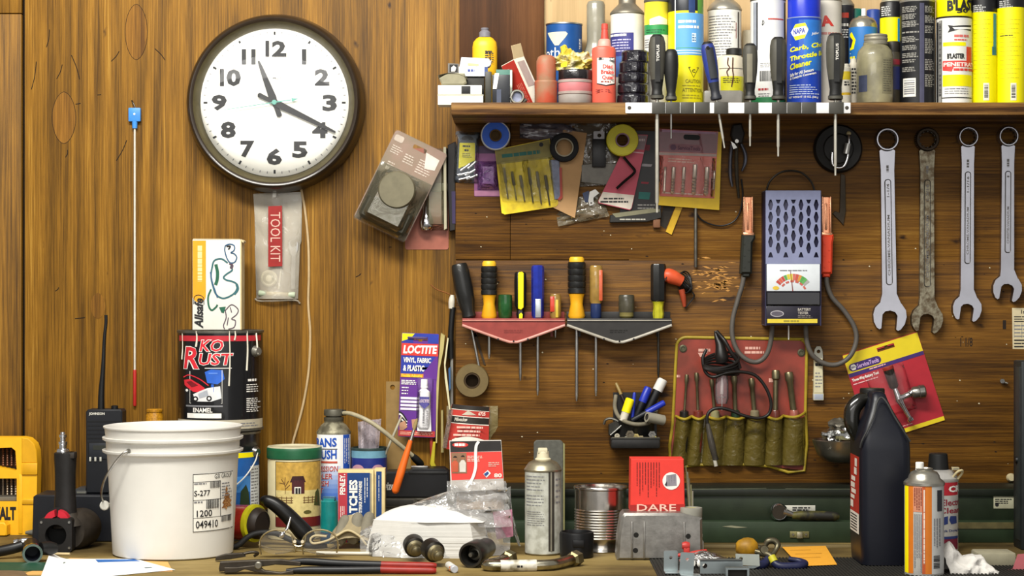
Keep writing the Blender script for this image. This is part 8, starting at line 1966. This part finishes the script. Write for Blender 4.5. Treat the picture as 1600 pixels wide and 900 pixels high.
p = t.part('bottle'); p.lathe(M('#b9b3a4', .5, 0, .2), 1333.5, [(6, v), (6.5, v - 1), (6.5, 100), (5, 97), (5, 92), (0, 92)], 0, 20); p.lines(INK, 1329.5, 106, 1338, 148, 8, .6, 6.8)
# dusty jar
t = S('dusty_jar', 'dusty glass jar with a grey screw lid in front of the blue aerosol', 'jar', 1367, 3.89)
v = t.bv; cu = 1367; p = t.part('jar'); dj = M('#8c8668', .4, 0, .3, ns=25, dirt='#6f6a54', coat=.25)
p.lathe(dj, cu, [(24, v), (27, v - 3), (28, v - 12), (28, 88), (26, 80), (21, 74), (18, 71), (18, 68)], 0, 44)
c = t.part('lid', 'grey ridged lid'); c.lathe(M('#8d8878', .5, .4, .2), 1368.5, [(18.5, 70), (18.8, 66), (17.6, 64.6), (18.6, 63), (18.6, 60), (17.6, 58.6), (18.4, 57), (17.5, 54.4), (0, 54)], 0, 36)
lb = t.part('label', 'worn dark blue label'); cy_ = (cu, 28.1); lb.quad(M('#3c4258', .6, 0, .3), 1341, 117, 1355, 143, .2, cy_); lb.quad(M('#7d785e', .6, 0, .3), 1378, 90, 1394, 146, .2, cy_); lb.lines(M('#5d5a4a', .6), 1380, 92, 1393, 143, 14, .4, .5, cy_)
t = S('small_jar', 'small dark lidded jar half behind the dusty jar', 'jar', 1397, 3.93); v = t.bv
p = t.part('jar'); p.lathe(M('#4a4436', .4, 0, .3), 1395, [(13, v), (13.5, v - 1), (13.5, 90), (11, 82)], 0, 28); c = t.part('lid', 'dark lid'); c.lathe(M('#2a2620', .5), 1395, [(11, 82), (11, 67), (10, 65.4), (0, 65.4)], 0, 24); p.flat(M('#8d2a34', .5), [(1395, 92), (1406, 93), (1406, 101), (1395, 101)], .4, (1395, 13.6)); p.flat(M('#2e3468', .5), [(1392, 104), (1407, 104), (1407, 140), (1392, 140)], .4, (1395, 13.6))
# yellow cans and black cans at the right
yl = M('#e2d800', .38, 0, .05); bk3 = M('#1a1a1c', .38, .1, .2)
t = S('yellow_can', 'yellow can with a black top half hidden left of the black printed can', 'can', 1393, 3.95)
v = t.bv; cu = 1393; p = cyl_body(t, cu, [(17.5, v, yl), (18, v - 1), (18, 29, bk3), (18, 6), (17, 4, M('#b0ac98', .4, .6)), (15, 0), (15, -6), (0, -7)])
lb = t.part('label', 'white print and blue stripe'); cy_ = (cu, 18.1); lb.lines(M('#c9c9c4', .5), 1377, 9, 1392, 25, 5, .5, .3, cy_); lb.quad(M('#2f8ab0', .4), 1402.5, 29, 1407, 82, .3, cy_); lb.quad(M('#7ab0c8', .4), 1404, 78, 1408, 85, .5, cy_)
t = S('black_can', 'black can covered in grey print with a white barcode label', 'can', 1433.5, 3.91)
v = t.bv; cu = 1433.5; p = cyl_body(t, cu, [(26.5, v, bk3), (27.3, v - 1), (27.3, 5, M('#9a968c', .35, .6)), (27.6, 4), (27.6, 2), (25, 0, bk3), (25, -8), (0, -9)])
lb = t.part('print', 'grey print and white label'); cy_ = (cu, 27.4); gp = M('#8f8c84', .5)
for i, (a, b, n) in enumerate(((9, 19, 4), (21, 30, 4), (32, 42, 4), (48, 52, 1), (56, 66, 4), (70, 78, 3), (82, 90, 3), (92, 98, 2), (104, 112, 3))): lb.lines(gp, 1408, a, 1437, b, n, .55, .3, cy_)
lb.quad(M('#45455a', .35), 1437, 5, 1444, v - 2, .2, cy_)
for a, b, n in ((9, 20, 5), (24, 36, 5), (40, 52, 5), (60, 84, 9), (92, 110, 7), (116, 136, 7)): lb.lines(gp, 1445, a, 1460, b, n, .55, .35, cy_)
lb.quad(M('#d9d6cc', .5), 1411, 122, 1431, 151, .4, cy_); lb.bars(GREYINK, 1413, 125, 1429, 148, 7, .7, cy_, True)
t = S('penetrant_can', 'white penetrant can with a yellow lettered cap and red band', 'can', 1490.5, 3.9)
v = t.bv; cu = 1490.5; p = cyl_body(t, cu, [(27, v, M('#dcdbd4', .4, 0, .04)), (27.8, v - 1), (27.8, 31, M('#2a2824', .4, .5)), (28.2, 30), (28.2, 28.4), (27, 28, yl), (27.4, 26), (27.4, -10), (0, -12)])
lb = t.part('label', 'black, red and yellow lettering'); cy_ = (cu, 27.9); redb = M('#cf3a34', .45)
lb.text(INK, "B'LASTER", (1480, 0, 1530, 18), .5, None, .05, 0, .06, (cu, 27.6)); lb.text(INK, '50', (1495, 14, 1512, 21), .5, None, .04, 0, .06, (cu, 27.6))
lb.quad(INK, 1463, 33, 1464.5, v - 3, .3, cy_); lb.quad(M('#8f8d88', .5), 1466, 31, 1471, v - 4, .2, cy_); lb.quad(INK, 1471, 31, 1471.8, v - 4, .3, cy_); lb.bars(INK, 1466.3, 36, 1470.6, 150, 60, .4, cy_, True)
lb.flat(INK, [(1481, 39), (1490, 41), (1517, 38.5), (1517, 48), (1500, 46), (1481, 51), (1484, 45)], .3, cy_); lb.flat(WHITE, [(1488, 43), (1517, 42), (1517, 45), (1492, 46.5)], .7, cy_)
lb.text(M('#c9605a', .5), 'LOCKED', (1491, 54, 1515, 59), .4, None, .0, 0, 0, cy_); lb.text(M('#c9605a', .5), 'PARTS', (1491, 61, 1515, 64), .4, None, .0, 0, 0, cy_)
lb.quad(yl, 1473.5, 66, 1509, 72, .3, cy_); lb.text(INK, "B'LASTER", (1480, 83.5, 1507, 92), .5, None, .05, 0, .0, cy_); lb.quad(redb, 1510, 73, 1517.6, 96, .35, cy_)
lb.quad(redb, 1473, 95, 1518, 105, .3, cy_); lb.text(M('#f4d8d0', .5), 'PENETRATING', (1474.5, 97.5, 1527, 104), .6, None, .04, 0, 0, cy_); lb.flat(redb, [(1473, 105), (1490, 105), (1487, 112), (1473, 110)], .35, cy_); lb.text(redb, 'CATALYST', (1490, 106.5, 1520, 111.5), .5, None, .04, 0, 0, cy_)
lb.quad(yl, 1473, 117, 1517.8, 135, .3, cy_); lb.lines(GREYINK, 1476, 137, 1515, 148, 3, .3, .4, cy_); lb.quad(INK, 1472, 152, 1518, 153.4, .4, cy_)
for nm, cu, d, w_, lab in (('yellow', 1537.5, 3.9, 20.5, 'narrower yellow can with a black top and blue stripe'), ('yellow', 1580, 3.89, 22.5, 'yellow can with a black top at the right end of the shelf')):
    t = S('yellow_can', lab, 'can', cu, d); v = t.bv; tb0 = 21 if cu < 1550 else 14
    p = cyl_body(t, cu, [(w_ - .8, v, yl), (w_, v - 1), (w_, tb0, bk3), (w_, -8), (0, -10)])
    lb = t.part('label', 'grey print, barcode and faint lines'); cy_ = (cu, w_ + .1)
    lb.lines(M('#a8a8a4', .5), cu - w_ + 3, tb0 - 14, cu + 3, tb0 - 2, 4, .6, .3, cy_); lb.quad(M('#dedbc8', .5), cu - 1, 130, cu + 8, 157, .3, cy_); lb.bars(INK, cu + .5, 133, cu + 6.5, 154, 12, .5, cy_, True)
    for i in range(14): lb.lines(M('#c4bb10', .5), cu - w_ + 4, 30 + i * 7, cu + w_ - 6, 31.4 + i * 7, 1, .5, .25, cy_)
    if cu < 1550: lb.quad(M('#2a7f98', .4), 1552, 21, 1556.5, 74, .35, cy_); lb.quad(M('#1f6a80', .4), 1550, 73, 1556.5, 86, .5, cy_)
    else: lb.lines(INK, 1562, 54.5, 1585, 56.5, 1, .6, .4, cy_)
t = S('grey_can_back', 'pale can far back between the stained jar and the white barcode can', 'can', 1172, 4.0); v = t.bv; t.name = 'pale_can'; cyl_body(t, 1172, [(12, v, M('#b8b09a', .5)), (12.5, v - 1), (12.5, 50), (11, 48), (0, 48)])
t = S('rolled_cap', 'dark round cap lying behind the right end yellow can', 'cap', 1588, 3.96); t.part('cap').lathe(BLACK, 1600, [(20, t.bv), (20, t.bv - 10), (0, t.bv - 10)], 0, 24)

# ================================================================== magnetic bar with screwdrivers on the shelf edge
t = T('magnetic_tool_bar', 'black and white magnetic bar screwed to the front edge of the shelf', 'tool bar', 1152, 178, DS - .0165)
p = t.part('bar', 'white bar'); p.box(M('#d9d8d8', .4, 0, .05), 977, 161, 1328, 177.5, 2, 7, .5)
for u in (980, 1318): q = t.part('spacer'); q.box(M('#8a8880', .5), u, 163, u + 7, 176, -13.6, 2)
mgm = M('#3e3c36', .5, .1, .2)
for u0, u1 in ((1018, 1038.6), (1039.4, 1061.6), (1062.6, 1083.6), (1085.2, 1108), (1115, 1137), (1162, 1184), (1205, 1228), (1229, 1251), (1252, 1274), (1294, 1317)):
    q = t.part('magnet', 'dark magnet block'); q.box(mgm, u0, 160.2, u1, 178.4, 1.5, 8.5, .5)
for u in (983, 1322): q = t.part('screw', 'dark screw'); q.rod(DARKM, (u, 169, 6.8), (u, 169, 7.6), [(3, 0), (3, .8), (1.4, 1)], 14)
MG = 'screwdrivers on the magnetic bar'
hg, hb_ = M('#44423a', .55, 0, .2), M('#171716', .5, 0, .25)
def magd(lab, cu, hw, v0, v1, vt, sr, style, tilt=0, sm_=STEEL):
    t = T('screwdriver', lab, 'screwdriver', cu, v1, DS - .0165, MG, tilt=tilt)
    p = t.part('handle', 'black and grey grip handle')
    L_ = v1 - v0; A, Bm = (hg, hb_) if style != 'blue' else (M('#27357a', .45, 0, .2), M('#23252c', .5, 0, .2))
    if style == 'black': A = hb_
    p.lathe(Bm, cu, [(hw * .62, v1), (hw * .78, v1 - 1.5, hg if style != 'blue' else Bm), (hw * .78, v1 - 6, Bm), (hw * .64, v1 - 8), (hw * .6, v1 - L_ * .16), (hw * .74, v1 - L_ * .3, Bm if style == 'plain' else A), (hw * .92, v1 - L_ * .48), (hw, v1 - L_ * .7), (hw * .96, v1 - L_ * .86), (hw * .8, v1 - L_ * .95, hb_), (hw * .5, v0 + .6), (0, v0)], -4, 28, .9)
    if style in ('grey', 'logo'):
        s_ = t.part('spine', 'black centre strip'); s_.surf(hb_, 4, 12, lambda a, b: (cu - hw * .3 + hw * .6 * a, v0 + 4 + (L_ * .7) * b, -4 + (.9 * hw) * (.86 + .12 * math.sin(PI * min(1, b * 1.2))) + 1.2), 1.5)
        if style == 'logo': s_.text(M('#c9c6be', .5), 'TOPLUS', (cu - 2, v0 + 18, cu + 2.5, v0 + 44), -4 + .9 * hw * .98 + 2.2, 'up', .03)
    if style == 'panel':
        s_ = t.part('panel', 'grey side panel'); s_.surf(M('#6f6a5a', .6), 6, 8, lambda a, b: (cu - hw * .5 + hw * .7 * a, v0 + L_ * .2 + L_ * .5 * b, -4 + .9 * hw * (.93 + .05 * math.sin(PI * b)) * math.sqrt(max(.1, 1 - (-.5 + .7 * a) ** 2)) + 1), 1.2)
    if style == 'blue':
        s_ = t.part('panel', 'black grip panel'); s_.surf(M('#26282c', .6, 0, .2), 6, 8, lambda a, b: (cu - hw * .45 + hw * 1.05 * a, v0 + L_ * .12 + L_ * .52 * b, -4 + .9 * hw * .97 * math.sqrt(max(.08, 1 - (-.45 + 1.05 * a) ** 2)) + .8), 1.2)
        s_.rod(M('#0c0c0c', .8), (cu - 1, v0 + 11, 4), (cu - 1, v0 + 11, 8.2), [(3, 0), (2.4, 1)], 12)
    s_ = t.part('shaft', 'steel shaft'); s_.lathe(sm_, cu, [(0, vt), (sr * .6, vt), (sr * .7, vt - 14), (sr, vt - 16), (sr, v1)], -4, 12)
    return t
pal = M('#c9c5b8', .3, .6, .15)
magd('leftmost grey and black screwdriver on the magnetic bar, with a long pale shaft', 1027, 13.5, 53, 155, 332, 2.9, 'logo', 0, pal)
magd('short dark screwdriver second from the left on the magnetic bar', 1049, 11.5, 76, 157, 216, 1.6, 'black', 0)
magd('blue and black screwdriver leaning left on the magnetic bar', 1120, 11.5, 63, 156, 232, 2, 'blue', -9.5, pal)
magd('black screwdriver with a grey side panel, fourth on the magnetic bar', 1172.5, 12, 67, 156, 228, 2, 'panel', 0, pal)
magd('grey and black screwdriver standing before the bright blue can', 1216.5, 13.5, 57, 156, 244, 2.4, 'grey', 0, pal)
magd('rightmost black screwdriver on the magnetic bar before the black disc', 1306, 15, 51, 156, 274, 2.5, 'logo', 0, pal)
finish()
# ================================================================== camera and light
sc = bpy.context.scene
cam = bpy.data.cameras.new('camera'); co = bpy.data.objects.new('camera', cam); C.objects.link(co)
cam.sensor_width = 36; cam.lens = 36 * F / 1600
co.location = (0, -D0, ZE); co.rotation_euler = (PI / 2, 0, 0)
sc.camera = co
cam.clip_start = .05

def area(name, loc, target, sx, sy, power, col):
    l = bpy.data.lights.new(name, 'AREA'); l.shape = 'RECTANGLE'; l.size = sx; l.size_y = sy; l.energy = power; l.color = col
    o = bpy.data.objects.new(name, l); C.objects.link(o)
    o.location = loc
    o.rotation_euler = (Vector(target) - Vector(loc)).to_track_quat('-Z', 'Y').to_euler()
area('ceiling_tube_light', (-.45, -1.6, 2.85), (0, 0, 1.25), 1.6, .28, 84, (1, .97, .9))
area('back_tube_light', (-.9, -4.4, 2.85), (-.4, 0, 1.6), 3.0, .45, 34, (1, .98, .93))
area('front_fill_light', (.4, -5.2, 1.75), (.2, 0, 1.3), 3.6, 2.0, 32, (1, .98, .95))  # broad unseen fill, added behind the camera to brighten the metal faces
wd = bpy.data.worlds.new('world'); sc.world = wd; wd.use_nodes = True
bg = wd.node_tree.nodes['Background']; bg.inputs[0].default_value = (1, .97, .92, 1); bg.inputs[1].default_value = .32
sc.view_settings.view_transform = 'Standard'; sc.view_settings.look = 'None'
sc.view_settings.gamma = 1; sc.view_settings.use_curve_mapping = False
sc.view_settings.exposure = .05
